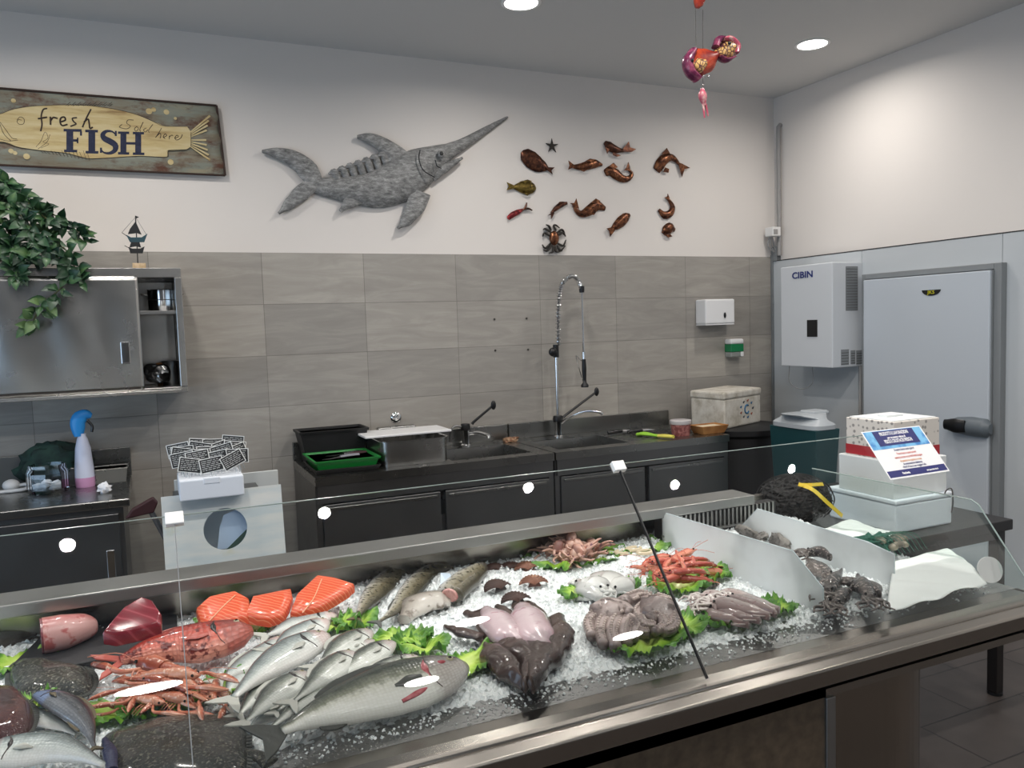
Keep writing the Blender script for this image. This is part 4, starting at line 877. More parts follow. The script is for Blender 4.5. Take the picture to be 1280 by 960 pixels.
h2 = aty(731, 484, -.18)
MB().tube([hz, hz.lerp(h2, .2)], .011, 10).build('swivel', 'chrome', tp, smooth=True)
MB().tube([hz.lerp(h2, .2), hz.lerp(h2, .5), hz.lerp(h2, .82)], [.013, .016, .012], 10, res=8).build('spray_grip', 'black_plastic', tp, smooth=True)
MB().lathe([(0, 0), (.026, 0), (.026, .015), (.014, .03), (.012, .05)], h2, 14).build('spray_head', 'black_plastic', tp, smooth=True)
MB().tube([hz.lerp(h2, .25)+V((-.02, 0, 0)), hz.lerp(h2, .1)+V((-.06, 0, .0)), hz.lerp(h2, .6)+V((-.035, -.01, 0)), hz.lerp(h2, .85)+V((-.012, 0, 0))], .003, 6, res=14).build('trigger_wire', 'chrome', tp, smooth=True)
lever(tp, aty(704, 522, -.14), aty(744, 491, -.2))
MB().tube([q+V((.02, 0, .09)), aty(715, 520, -.2), aty(732, 514, -.27), aty(748, 515, -.33), aty(753, 518, -.34)], .010, 10, res=20).build('spout', 'chrome', tp, smooth=True)
# sponge scraps, knives, scaler, tubs
plain('scrap_brown', rgb(120, 82, 60), .8, var=(60, rgb(180, 150, 120), .45, .6))
q = atz(634, 551, ZS); q.y = min(q.y, -.12); o = MB().ball((0, 0, .012), (.05, .035, .018), 20, 10, fn=lump(2, .7, 4)).build('fish_scraps', 'scrap_brown', smooth=True, angle=20); o.location = q; tag(o, 'small brown heap of scraps behind the left sink basin', 'scraps')
for k, (u0, v0, u1, v1, lab) in enumerate(((768, 539, 790, 537, 'black and steel knife at the back of the right sink, left one'), (793, 538, 818, 536, 'steel knife at the back of the right sink, next to the red tub'))):
    a = atz(u0, v0+2, ZS+.01); b = atz(u1, v1+2, ZS+.01); d = (b-a); t = thing('kitchen_knife', lab, 'knife', a, math.atan2(d.y, d.x), 'knives on the right sink'); L = d.length
    MB().loft([(-.05, 0, .004), (.02, 0, .006), (.06, 0, .006)], [(0, .01, .012, .01, .01), (.5, .013, .013, .014, .01), (1, .011, .011, .01, .01)], n=10).build('handle', 'black_plastic', t, world=False, smooth=True)
    MB().loft([(.06, 0, .006), (L*.6, 0, .006), (L, 0, .006)], [(0, .018, .012, .012, .004), (.5, .018, .012, .012, .003), (1, .004, .004, .002, .002)], n=8).build('blade', 'blade', t, world=False)
plain('lime', rgb(150, 205, 60), .4); plain('pale_yellow', rgb(222, 212, 96), .4)
a = atz(797, 543, ZS+.012); b = atz(842, 547, ZS+.012); d = b-a; t = thing('fish_scaler', 'lime green fish scaler with a pale yellow handle on the right sink', 'fish scaler', a, math.atan2(d.y, d.x)); L = d.length
MB().loft([(0, 0, 0), (L*.2, 0, .006), (L*.45, 0, .004), (L*.6, 0, .002)], [(0, .02, .02, .012, .01), (.3, .03, .028, .016, .01), (.7, .014, .014, .01, .01), (1, .012, .012, .01, .01)], n=10).build('head', 'lime', t, world=False, smooth=True)
MB().loft([(L*.58, 0, .002), (L*.8, 0, .004), (L, 0, .004)], [(0, .014, .014, .012, .01), (.5, .018, .018, .014, .012), (1, .014, .014, .012, .01)], n=10).build('handle', 'pale_yellow', t, world=False, smooth=True)
plain('red_mince', rgb(120, 62, 60), .5, var=(50, rgb(168, 110, 104), .42, .6), bump=(60, .5, .006)); plain('wrap', rgb(206, 200, 200), .25)
q = atz(851, 544, ZS); t = thing('prawn_tub', 'clear tub of dark red bait with a pale lid on the right sink', 'tub', q)
MB().lathe([(0, 0), (.058, 0), (.066, .075)], q, 24).build('contents', 'red_mince', t, smooth=True)
MB().lathe([(.066, .075), (.07, .08), (.07, .1), (.066, .103), (0, .1)], q, 24).build('lid', 'wrap', t, smooth=True)
plain('bamboo', rgb(176, 126, 72), .55, var=(12, rgb(150, 98, 52), .4, .65)); plain('rice_pale', rgb(216, 200, 170), .8)
q = atz(886, 541, ZS); t = thing('wooden_tray', 'shallow wooden tray with pale food between the red tub and the cooler box', 'tray', q)
MB().taper(q, (.085, .055), (.11, .075), .055, .006).build('body', 'bamboo', t, bevel=.002)
MB().box((q.x-.09, q.y-.06, q.z+.03), (q.x+.09, q.y+.06, q.z+.048)).build('contents', 'rice_pale', t, bevel=.01)
# cooler box on a dark bin
t = thing('dark_drum', 'dark round drum in the corner carrying the polystyrene cooler box', 'drum', (1.33, -.36, 0))
MB().lathe([(0, 0), (.3, 0), (.31, .03), (.31, .84), (.33, .86), (.33, .895), (.31, .9), (0, .9)], (1.37, -.36, 0), 36).build('body', 'crate_black', t, smooth=True)
def foam_old():
    s = N('worn_styrofoam').set(rough=.8); nz = s.noise(s.coord(), 9, 6, .7); s.color(s.ramp(nz, [(.35, rgb(176, 168, 152)), (.5, rgb(208, 202, 190)), (.65, rgb(222, 218, 208))]))
foam_old()
A = aty(906, 537, -.5); A.z = .9; B = aty(864, 530, -.18); C_ = aty(951, 526, -.33)
dx1 = V((B.x-A.x, B.y-A.y, 0)); dx2 = V((C_.x-A.x, C_.y-A.y, 0))
hgt = aty(906, 491, -.5).z-.9
t = thing('cooler_box', 'worn white polystyrene cooler box with a blue fish print, in the back corner', 'cooler box', A+(dx1+dx2)*.5)
MB().prism([A, A+dx2, A+dx1+dx2, A+dx1], (0, 0, hgt-.05)).build('body', 'worn_styrofoam', t, bevel=.012)
k_ = 1.03; ce = A+(dx1+dx2)*.5
MB().prism([ce+(p-ce)*k_+V((0, 0, hgt-.05)) for p in (A, A+dx2, A+dx1+dx2, A+dx1)], (0, 0, .05)).build('lid', 'worn_styrofoam', t, bevel=.012)
n2 = V((dx2.y, -dx2.x, 0)).normalized(); n2 = n2 if n2.y < 0 else -n2
plain('print_blue', rgb(52, 110, 150), .7); plain('print_dark', rgb(60, 66, 74), .7); plain('print_rust', rgb(160, 90, 70), .7)
e2 = dx2.normalized(); pc = A+dx2*.6+V((0, 0, hgt*.45))+n2*.001
ring = MB().tube([pc+e2*.03*math.cos(a)+V((0, 0, .03*math.sin(a))) for a in [PI*.3+1.5*PI*k/14 for k in range(15)]], .006, 6); rg = ring.build('printed_ring', 'print_blue', t)
for k in range(9):
    a = 2*PI*k/9; p = pc+e2*.085*math.cos(a)+V((0, 0, .06*math.sin(a)))
    MB().loft([p-e2*.014, p, p+e2*.014+V((0, 0, .008))], [(0, .002, .002, .001, .001), (.5, .009, .009, .0012, .001), (1, .002, .002, .001, .001)], nrm=n2, n=8).build('printed_fish', ['print_dark', 'print_blue', 'print_rust'][k % 3], t)
# teal bin with pale lid
plain('bin_teal', rgb(26, 66, 70), .45); plain('bin_lid', rgb(176, 182, 186), .4)
t = thing('teal_bin', 'dark teal plastic bin with a pale grey domed lid behind the counter', 'bin', (1.4, -1.0, 0))
zb_ = aty(1000, 541, -1.2).z
x0 = aty(962, 552, -.8).x; x1 = aty(1050, 550, -1.2).x
MB().taper(((x0+x1)/2, -1.0, 0), ((x1-x0)/2-.05, .16), ((x1-x0)/2, .2), zb_, .01).build('body', 'bin_teal', t, bevel=.01)
ld = MB().ball(((x0+x1)/2, -1.0, zb_), ((x1-x0)/2, .2, .1), 28, 12, fn=lambda d: (1 if d.z >= 0 else (1 if abs(d.z) < .15 else .2)))
lid = MB(); 
for k, (s_, z_) in enumerate(((1.02, 0), (1.03, .02), (.96, .05), (.8, .085), (.5, .1))): pass
lid.loft([((x0+x1)/2, -1.0, zb_), ((x0+x1)/2, -1.0, zb_+.025), ((x0+x1)/2, -1.0, zb_+.06), ((x0+x1)/2, -1.0, zb_+.085)], [(0, .205, .205, (x1-x0)/2+.01, (x1-x0)/2+.01), (.33, .205, .205, (x1-x0)/2+.01, (x1-x0)/2+.01), (.66, .17, .17, (x1-x0)/2-.05, (x1-x0)/2-.05), (1, .1, .1, .13, .13)], nrm=(1, 0, 0), res=10, n=28, flat=.5).build('lid', 'bin_lid', t, smooth=True)
MB().box(((x0+x1)/2+.02, -1.06, zb_+.07), ((x0+x1)/2+.16, -.94, zb_+.1)).build('lid_handle', 'bin_lid', t, bevel=.012)
# ================================================================ FISH COUNTER
steel('counter_steel', (.37, .345, .31), .22, (1, 80, 80), .03)
steel('satin_steel', (.36, .36, .35), .36, (1, 80, 80), .05)
steel('pillar_steel', (.33, .30, .26), .16, (9, 9, .15), .5)
plain('base_panel', rgb(128, 110, 90), .4, .2, var=(30, rgb(100, 86, 70), .3, .7))
def wet_steel():
    s = N('wet_steel').set((.36, .36, .355), .36, 1.)
    v = s.n('ShaderNodeTexVoronoi'); v.inputs['Scale'].default_value = 130; s.l(s.coord(), v.inputs['Vector'])
    s.bump(s.ramp(v.outputs['Distance'], [(.1, (1, 1, 1)), (.4, (0, 0, 0))]), .5, .004)
wet_steel()
glass_mat('counter_glass')
glass_mat('side_glass', (.86, .95, .92))
plain('glass_edge', rgb(150, 165, 160), .1)
X0, X1 = -4.3, -.16
FY, FZ, TY, TZ = -3.44, .85, -3.08, 1.285        # foot and top of the slanted glass
t = counter = thing('fish_counter', 'long stainless steel fish display counter filled with crushed ice', 'counter', (-2.2, -3.0, 0))
# well and back ledge
MB().box((X0, -2.557, .965), (X1-.25, -2.43, 1.0)).build('rear_ledge', 'satin_steel', t, bevel=.004)
MB().box((X0, -2.45, .70), (X1, -2.42, .965)).build('rear_wall', 'counter_steel', t)
MB().box((X0, -3.4, .70), (X1, -2.42, .72)).build('well_floor', 'counter_steel', t)
prof = [(-3.25, .845), (-3.372, .842), (-3.372, .76), (-3.25, .76)]
MB().prism([(X0, y, z) for y, z in prof], (X1-X0, 0, 0)).build('front_flange', 'wet_steel', t)
prof = [(-3.372, .842), (-3.413, .842), (-3.416, .846), (-3.452, .838), (-3.455, .829), (-3.461, .829), (-3.463, .834), (-3.487, .828), (-3.492, .822), (-3.487, .783), (-3.43, .765), (-3.372, .76)]
MB().prism([(X0, y, z) for y, z in prof], (X1-X0+.01, 0, 0)).build('front_rail', 'counter_steel', t, bevel=.0015)
MB().box((X1-.012, -3.42, .72), (X1, -2.42, .842)).build('end_wall', 'counter_steel', t)
MB().box((X0, -3.34, .66), (X1-.02, -2.5, .70)).build('underside', 'base_panel', t)
# base: dark panel, bright edge strip and rounded end pillar
MB().box((X0, -3.40, .02), (-.93, -2.6, .72)).build('base_panel', 'base_panel', t)
MB().box((-.935, -3.408, .02), (-.905, -3.39, .70)).build('edge_strip', 'satin_steel', t, bevel=.002)
pp = [(-.905, -3.395)]+[(-.69+.30*math.sin(a), -3.095-.30*math.cos(a)) for a in [PI/2*k/14 for k in range(15)]]+[(-.39, -2.62), (-.905, -2.62)]
MB().prism([(x, y, .02) for x, y in pp], (0, 0, .68)).build('end_pillar', 'pillar_steel', t, smooth=True, angle=50)
MB().box((X0, -3.33, 0), (-.6, -2.65, .03)).build('plinth', 'black_rubber', t)
gr = MB()
for k in range(26): gr.box((-.80+k*.019, -2.553, .90), (-.792+k*.019, -2.545, .963))
gr.box((-.82, -2.556, .895), (-.3, -2.54, .903)); gr.build('air_grille', 'satin_steel', t)
MB().box((-.82, -2.545, .86), (-.3, -2.50, .962)).build('grille_recess', 'black_rubber', t)
# slanted glass panels with their seams and clips
sl = V((0, TY-FY, TZ-FZ)).normalized(); gn = V((0, -sl.z, sl.y)); GL = math.hypot(TY-FY, TZ-FZ)
seams = [-3.47, -2.398, -1.328, -.182]
labs = ['slanted front glass panel over the left end, above the tuna and turbot', 'slanted front glass panel over the middle, above the sea bass', 'slanted front glass panel over the right end, above the dividers and carrying the leaflet']
for k in range(3):
    a, b = seams[k]+.0025, seams[k+1]-.0025
    g = thing('sneeze_guard', labs[k], 'glass guard', ((a+b)/2, FY, FZ), group='slanted front glass panels')
    p0 = V((a, FY, FZ-.006)); ex = V((b-a, 0, 0)); ey = sl*(GL+.006)
    MB().add([p0, p0+ex, p0+ex+ey, p0+ey], [(0, 1, 2, 3)]).build('pane', 'counter_glass', g)
    MB().prism([p0+ey-gn*.0015, p0+ey+gn*.0015, p0+ey+gn*.0015+sl*.0012, p0+ey-gn*.0015+sl*.0012], ex).build('top_edge', 'glass_edge', g)
for k, x in ((1, -2.398), (2, -1.328)):
    q = V((x, FY, FZ)); s_ = thing('glass_joint', ['thin vertical joint between glass panels beside the langoustines', 'dark slanted joint between glass panels beside the octopus'][k-1], 'glass joint', q)
    w = .0016 if k == 2 else .0009
    MB().prism([q-gn*.004+V((-w, 0, 0)), q-gn*.004+V((w, 0, 0)), q+gn*.004+V((w, 0, 0)), q+gn*.004+V((-w, 0, 0))], sl*GL).build('seal', 'black_rubber' if k == 2 else 'panel_seal', s_)
    q2 = q+sl*GL
    MB().prism([q2+V((-.018, 0, 0))-gn*.008-sl*.022, q2+V((.018, 0, 0))-gn*.008-sl*.022, q2+V((.018, 0, 0))-gn*.008+sl*.006, q2+V((-.018, 0, 0))-gn*.008+sl*.006], gn*.016).build('clip', 'lamp_trim', s_, bevel=.002)
# end pane
e = thing('end_glass', 'clear side glass pane closing the right end of the counter', 'glass panel', (-.172, -3.0, .845))
pe = [(-3.435, .85), (-3.265, 1.07), (-3.24, 1.082), (-2.6, 1.082), (-2.6, .845), (-3.43, .843)]
MB().add([(-.172, y, z) for y, z in pe], [tuple(range(6))]).build('pane', 'side_glass', e)
eb = MB()
for a, b in zip(pe[:4], pe[1:4]): eb.tube([(-.172, *a), (-.172, *b)], .0022, 6)
eb.build('polished_edge', 'glass_edge', e)
# frosted acrylic dividers
def frost_and_haze():
    s = N('frosted_acrylic_haze'); tr = s.n('ShaderNodeBsdfTransparent'); tr.inputs[0].default_value = (.9, .92, .93, 1)
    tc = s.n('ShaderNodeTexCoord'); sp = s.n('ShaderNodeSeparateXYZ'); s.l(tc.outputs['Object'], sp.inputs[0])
    mr = s.n('ShaderNodeMapRange'); mr.inputs[1].default_value = .83; mr.inputs[2].default_value = .99; mr.inputs[3].default_value = .9; mr.inputs[4].default_value = .0; s.l(sp.outputs['Z'], mr.inputs[0])  # whiter towards the bottom: mist off the ice painted into the colour
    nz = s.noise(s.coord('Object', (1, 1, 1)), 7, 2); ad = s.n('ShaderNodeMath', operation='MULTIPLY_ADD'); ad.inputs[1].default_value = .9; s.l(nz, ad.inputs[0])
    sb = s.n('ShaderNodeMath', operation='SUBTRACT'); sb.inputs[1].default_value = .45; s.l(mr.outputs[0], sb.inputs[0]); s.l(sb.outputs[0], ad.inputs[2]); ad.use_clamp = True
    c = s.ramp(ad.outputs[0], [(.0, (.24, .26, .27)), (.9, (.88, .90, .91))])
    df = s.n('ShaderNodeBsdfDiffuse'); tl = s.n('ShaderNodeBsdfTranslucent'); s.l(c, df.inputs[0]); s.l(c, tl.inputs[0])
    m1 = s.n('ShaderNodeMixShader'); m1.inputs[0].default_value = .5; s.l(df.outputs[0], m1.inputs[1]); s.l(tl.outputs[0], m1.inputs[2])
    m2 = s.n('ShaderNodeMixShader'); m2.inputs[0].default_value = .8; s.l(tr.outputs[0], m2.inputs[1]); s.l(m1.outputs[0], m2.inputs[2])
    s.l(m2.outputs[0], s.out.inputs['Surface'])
frost_and_haze()
plain('acrylic_edge', rgb(205, 215, 218), .25)
def divider(x, pts, label):
    g = thing('frosted_divider', label, 'divider', (x, -2.9, .84), group='frosted dividers')
    pts = [(x, y, z) for y, z in pts]
    MB().prism([(px-.0015, y, z) for px, y, z in pts], (.003, 0, 0)).build('panel', 'frosted_acrylic_haze', g)
    eb = MB()
    for a, b in zip(pts[:4], pts[1:5]): eb.tube([a, b], .0022, 6)
    eb.build('edge', 'acrylic_edge', g)
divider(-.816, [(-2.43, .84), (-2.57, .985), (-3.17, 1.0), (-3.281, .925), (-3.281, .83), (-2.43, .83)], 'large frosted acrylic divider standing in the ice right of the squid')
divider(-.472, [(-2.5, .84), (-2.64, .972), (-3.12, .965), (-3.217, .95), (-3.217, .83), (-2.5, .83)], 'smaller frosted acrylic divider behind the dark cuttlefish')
# crushed ice
IZ = .852
def ice_h(x, y):
    h = .012*noise.noise((x*4, y*4, 0))+.006*noise.noise((x*11, y*11, 3))
    e = min((y+3.298)/.03, (-2.43-y)/.06, 1.); e = max(e, 0)
    return IZ+.004+h*e-(1-e)*.012+.03*max(0, min(1, (y+2.75)/.25))*(1 if x > -2.1 else .6)
def ice_mat():
    s = N('crushed_ice').set((.86, .92, .93), .18, 0., Specular_IOR_Level=.5)
    s.b.inputs['Subsurface Weight'].default_value = .0
    v = s.coord(); vo = s.n('ShaderNodeTexVoronoi'); vo.inputs['Scale'].default_value = 120; s.l(v, vo.inputs['Vector'])
    s.color(s.ramp(vo.outputs['Color'], [(.0, (.86, .91, .925)), (.5, (.92, .955, .96)), (1., (.97, .985, .985))]))
    s.bump(vo.outputs['Distance'], .5, .006)
    s.b.inputs['Coat Weight'].default_value = .4; s.b.inputs['Coat Roughness'].default_value = .05
ice_mat()
def ice():
    mb = MB(); nx, ny = 620, 130; xa, xb, ya, yb = -3.9, -.19, -3.30, -2.435
    def fn(a, b):
        x = xa+(xb-xa)*a; y = ya+(yb-ya)*b; p = V((x*95, y*95, 0))
        dd, pt = noise.voronoi(p, distance_metric='DISTANCE', exponent=2.5)
        r = noise.cell(pt[0]*3.1)
        return (x, y, ice_h(x, y)+.006*(r-.3)-.004*dd[0]+.003*noise.noise(p*1.7))
    mb.grid(fn, nx, ny)
    vs = [(1, 0, 0), (-.6, .8, 0), (-.6, -.8, 0), (0, .1, .9), (.1, 0, -.8), (.5, .7, .3)]
    fs = [(0, 5, 3), (5, 1, 3), (1, 2, 3), (2, 0, 3), (5, 0, 4), (1, 5, 4), (2, 1, 4), (0, 2, 4)]
    r = random.Random(4)
    for k in range(4200):
        x = r.uniform(-3.2, -.2); y = r.uniform(-3.305, -2.45); s_ = r.uniform(.003, .008)
        R = Matrix.Rotation(r.uniform(0, 6), 3, 'X') @ Matrix.Rotation(r.uniform(0, 6), 3, 'Z')
        c = V((x, y, ice_h(x, y)+s_*.4)); mb.add([c+R @ (V(q)*s_) for q in vs], fs)
    for k in range(900):
        x = r.uniform(-3.2, -.22); y = -3.30-abs(r.gauss(0, .03)); s_ = r.uniform(.0015, .005)
        if y < -3.368: continue
        R = Matrix.Rotation(r.uniform(0, 6), 3, 'X') @ Matrix.Rotation(r.uniform(0, 6), 3, 'Z')
        c = V((x, y, .8435+s_*.35)); mb.add([c+R @ (V(q)*s_) for q in vs], fs)
    o = mb.build('crushed_ice', 'crushed_ice', smooth=False)
    tag(o, 'white bed of crushed ice filling the fish counter', 'ice', kind='stuff')
ice()
# ================================================================ SEAFOOD ON THE ICE
def suvmat(name, stops, scales=0, rough=.24, spots=None, head=None, coat=.5, bump=.25, metal=0., nscale=38, streak=None):
    """colour runs from belly (-1) to back (+1) of the animal"""
    s = N(name).set(rough=rough, metal=metal); s.b.inputs['Coat Weight'].default_value = coat; s.b.inputs['Coat Roughness'].default_value = .08
    at = s.n('ShaderNodeAttribute', attribute_name='suv'); sp = s.n('ShaderNodeSeparateXYZ'); s.l(at.outputs['Vector'], sp.inputs[0])
    nz = s.noise(s.coord(), nscale, 5, .65)
    ad = s.n('ShaderNodeMath', operation='MULTIPLY_ADD'); ad.inputs[1].default_value = .5; ad.inputs[2].default_value = .5; s.l(sp.outputs['Y'], ad.inputs[0])
    a2 = s.n('ShaderNodeMath', operation='MULTIPLY_ADD'); a2.inputs[1].default_value = .34; s.l(nz, a2.inputs[0])
    a3 = s.n('ShaderNodeMath', operation='SUBTRACT'); a3.inputs[1].default_value = .17; s.l(ad.outputs[0], a3.inputs[0]); s.l(a3.outputs[0], a2.inputs[2])
    c = s.ramp(a2.outputs[0], stops)
    if spots: c = s.mix(s.ramp(s.noise(s.coord(), spots[0], 3), [(spots[2], (0, 0, 0)), (spots[2]+.08, (1, 1, 1))]), c, spots[1])
    if head:
        c = s.mix(s.ramp(sp.outputs['X'], [(head[0]-.03, (0, 0, 0)), (head[0]+.02, (1, 1, 1))]), c, s.ramp(a2.outputs[0], head[1]))
    if streak:
        c = s.mix(s.ramp(s.noise(s.coord('Object', (1, 1, 1)), 60, 2), [(.5, (0, 0, 0)), (.6, (.8, .8, .8))]), c, streak)
    s.color(c)
    if scales:
        cb = s.n('ShaderNodeCombineXYZ'); m1 = s.n('ShaderNodeMath', operation='MULTIPLY'); m1.inputs[1].default_value = scales*2.2; s.l(sp.outputs['X'], m1.inputs[0])
        asn = s.n('ShaderNodeMath', operation='ARCSINE'); s.l(sp.outputs['Y'], asn.inputs[0]); m2 = s.n('ShaderNodeMath', operation='MULTIPLY'); m2.inputs[1].default_value = scales*.32; s.l(asn.outputs[0], m2.inputs[0])
        s.l(m1.outputs[0], cb.inputs[0]); s.l(m2.outputs[0], cb.inputs[1])
        vo = s.n('ShaderNodeTexVoronoi'); vo.inputs['Scale'].default_value = 1; vo.inputs['Randomness'].default_value = .35; s.l(cb.outputs[0], vo.inputs['Vector'])
        s.bump(vo.outputs['Distance'], bump, .003)
        c2 = s.mix(.35, c, s.ramp(vo.outputs['Distance'], [(.1, (.75, .75, .75)), (.6, (.28, .28, .28))]), 'OVERLAY'); s.color(c2)
    else: s.bump(nz, bump, .006)
    return s.m
silver = [(.22, rgb(226, 228, 222)), (.42, rgb(204, 206, 200)), (.56, rgb(150, 154, 144)), (.78, rgb(70, 76, 72))]
suvmat('bass_skin', [(.3, rgb(230, 230, 224)), (.44, rgb(212, 212, 202)), (.56, rgb(140, 142, 126)), (.76, rgb(70, 76, 68))], 26, head=(.8, [(.1, rgb(206, 202, 198)), (.45, rgb(186, 178, 172)), (.85, rgb(92, 88, 84))]))
suvmat('bream_skin', silver, 16, head=(.84, [(.1, rgb(216, 206, 204)), (.5, rgb(188, 176, 172)), (.9, rgb(98, 92, 90))]))
suvmat('pale_skin', [(.1, rgb(228, 226, 222)), (.4, rgb(208, 212, 208)), (.6, rgb(168, 176, 174)), (.82, rgb(104, 114, 114))], 18, head=(.86, [(.1, rgb(222, 208, 204)), (.6, rgb(198, 178, 174)), (.95, rgb(128, 112, 110))]))
suvmat('hake_skin', [(.1, rgb(212, 210, 204)), (.35, rgb(168, 162, 144)), (.6, rgb(122, 114, 92)), (.9, rgb(72, 68, 54))], 24, spots=(90, rgb(74, 70, 54), .55), head=(.86, [(.2, rgb(150, 142, 128)), (.7, rgb(74, 68, 58))]))
suvmat('scorpion_skin', [(.1, rgb(206, 138, 120)), (.35, rgb(192, 88, 70)), (.65, rgb(160, 54, 42)), (.95, rgb(110, 34, 28))], 12, spots=(45, rgb(104, 34, 30), .52), head=(.82, [(.2, rgb(178, 96, 84)), (.8, rgb(116, 44, 38))]), bump=.8, coat=.2, rough=.35)
suvmat('dark_bream_skin', [(.05, rgb(120, 124, 130)), (.4, rgb(86, 88, 94)), (.8, rgb(50, 50, 54))], 14, head=(.72, [(.1, rgb(126, 144, 178)), (.5, rgb(84, 100, 134)), (.95, rgb(56, 58, 70))]))
suvmat('turbot_skin', [(.0, rgb(44, 46, 44)), (.5, rgb(64, 64, 56)), (1, rgb(46, 46, 42))], 0, spots=(170, rgb(118, 116, 102), .55), bump=1., nscale=210, coat=.5, rough=.25)
suvmat('redbrown_skin', [(.0, rgb(70, 34, 34)), (.5, rgb(88, 48, 44)), (1, rgb(50, 30, 32))], 0, spots=(90, rgb(120, 84, 70), .6), bump=1., nscale=180, coat=.5, rough=.25)
suvmat('monk_skin', [(.0, rgb(66, 48, 44)), (.5, rgb(78, 60, 54)), (1, rgb(52, 38, 36))], 0, spots=(80, rgb(98, 80, 72), .64), bump=.5, nscale=50)
suvmat('monk_belly', [(.0, rgb(206, 178, 184)), (.5, rgb(216, 196, 200)), (1, rgb(178, 146, 156))], 0, spots=(40, rgb(190, 150, 160), .6), bump=.2)
plain('fin_dark', rgb(74, 76, 72), .35, bump=(80, .4, .003)); plain('fin_pale', rgb(186, 186, 178), .35, bump=(80, .4, .003)); plain('fin_red', rgb(176, 84, 72), .35, bump=(60, .4, .004))
plain('fin_brown', rgb(96, 84, 60), .4, bump=(60, .4, .004)); plain('eye_dark', rgb(22, 22, 24), .08); plain('eye_ring', rgb(176, 168, 140), .2); plain('blood', rgb(168, 58, 70), .2, var=(40, rgb(206, 130, 134), .4, .65)); plain('gill_dark', rgb(74, 62, 58), .35); plain('gill_shade', rgb(34, 28, 28), .3)
BASS = [(0, .17, .17), (.07, .18, .18), (.2, .38, .36), (.4, .72, .72), (.58, .93, 1.), (.72, .95, 1.), (.84, .84, .84), (.92, .62, .62), (.97, .4, .4), (1, .15, .18)]
BREAM = [(0, .13, .13), (.06, .14, .14), (.2, .45, .42), (.4, .88, .84), (.56, 1., 1.), (.7, .98, .94), (.83, .78, .72), (.92, .5, .46), (.97, .28, .28), (1, .08, .1)]
SLIM = [(0, .16, .16), (.08, .2, .2), (.25, .55, .5), (.45, .9, .85), (.6, 1, 1), (.76, .95, .9), (.87, .72, .7), (.95, .42, .42), (1, .1, .12)]
TILT = V((0, -.42, 1)).normalized()
def _per(sp, z, nrm=V((0, 0, 1))):
    """pixels per metre across the spine: for the sideways axis and for the vertical axis"""
    k = len(sp)//2; a, b = sp[max(k-1, 0)], sp[min(k, len(sp)-1)]
    if a == b: a = sp[0]
    pa, pb = atz(*a, z), atz(*b, z); dx, dy = b[0]-a[0], b[1]-a[1]; L = math.hypot(dx, dy); n = (-dy/L, dx/L); c = (pa+pb)/2
    t = (pb-pa).normalized(); sd = nrm.cross(t).normalized(); up_ = t.cross(sd)
    def pr(p): d = p-CAM; q = d.dot(_F); return (FPX*d.dot(_R)/q, -FPX*d.dot(_U)/q)
    c0 = pr(c); r = []
    for ax in (sd, up_):
        q = pr(c+ax*.02); r.append(abs((q[0]-c0[0])*n[0]+(q[1]-c0[1])*n[1])/.02)
    return r
def pxw(sp, hw, z, th=.0, t=None, nrm=V((0, 0, 1))):
    """half-width whose section (thickness th*w, or t metres) spans hw pixels across the spine"""
    a, b = _per(sp, z, nrm)
    if t is not None: return math.sqrt(max((hw*hw-(t*b)**2), (hw*.35)**2))/a
    return hw/math.hypot(a, th*b)
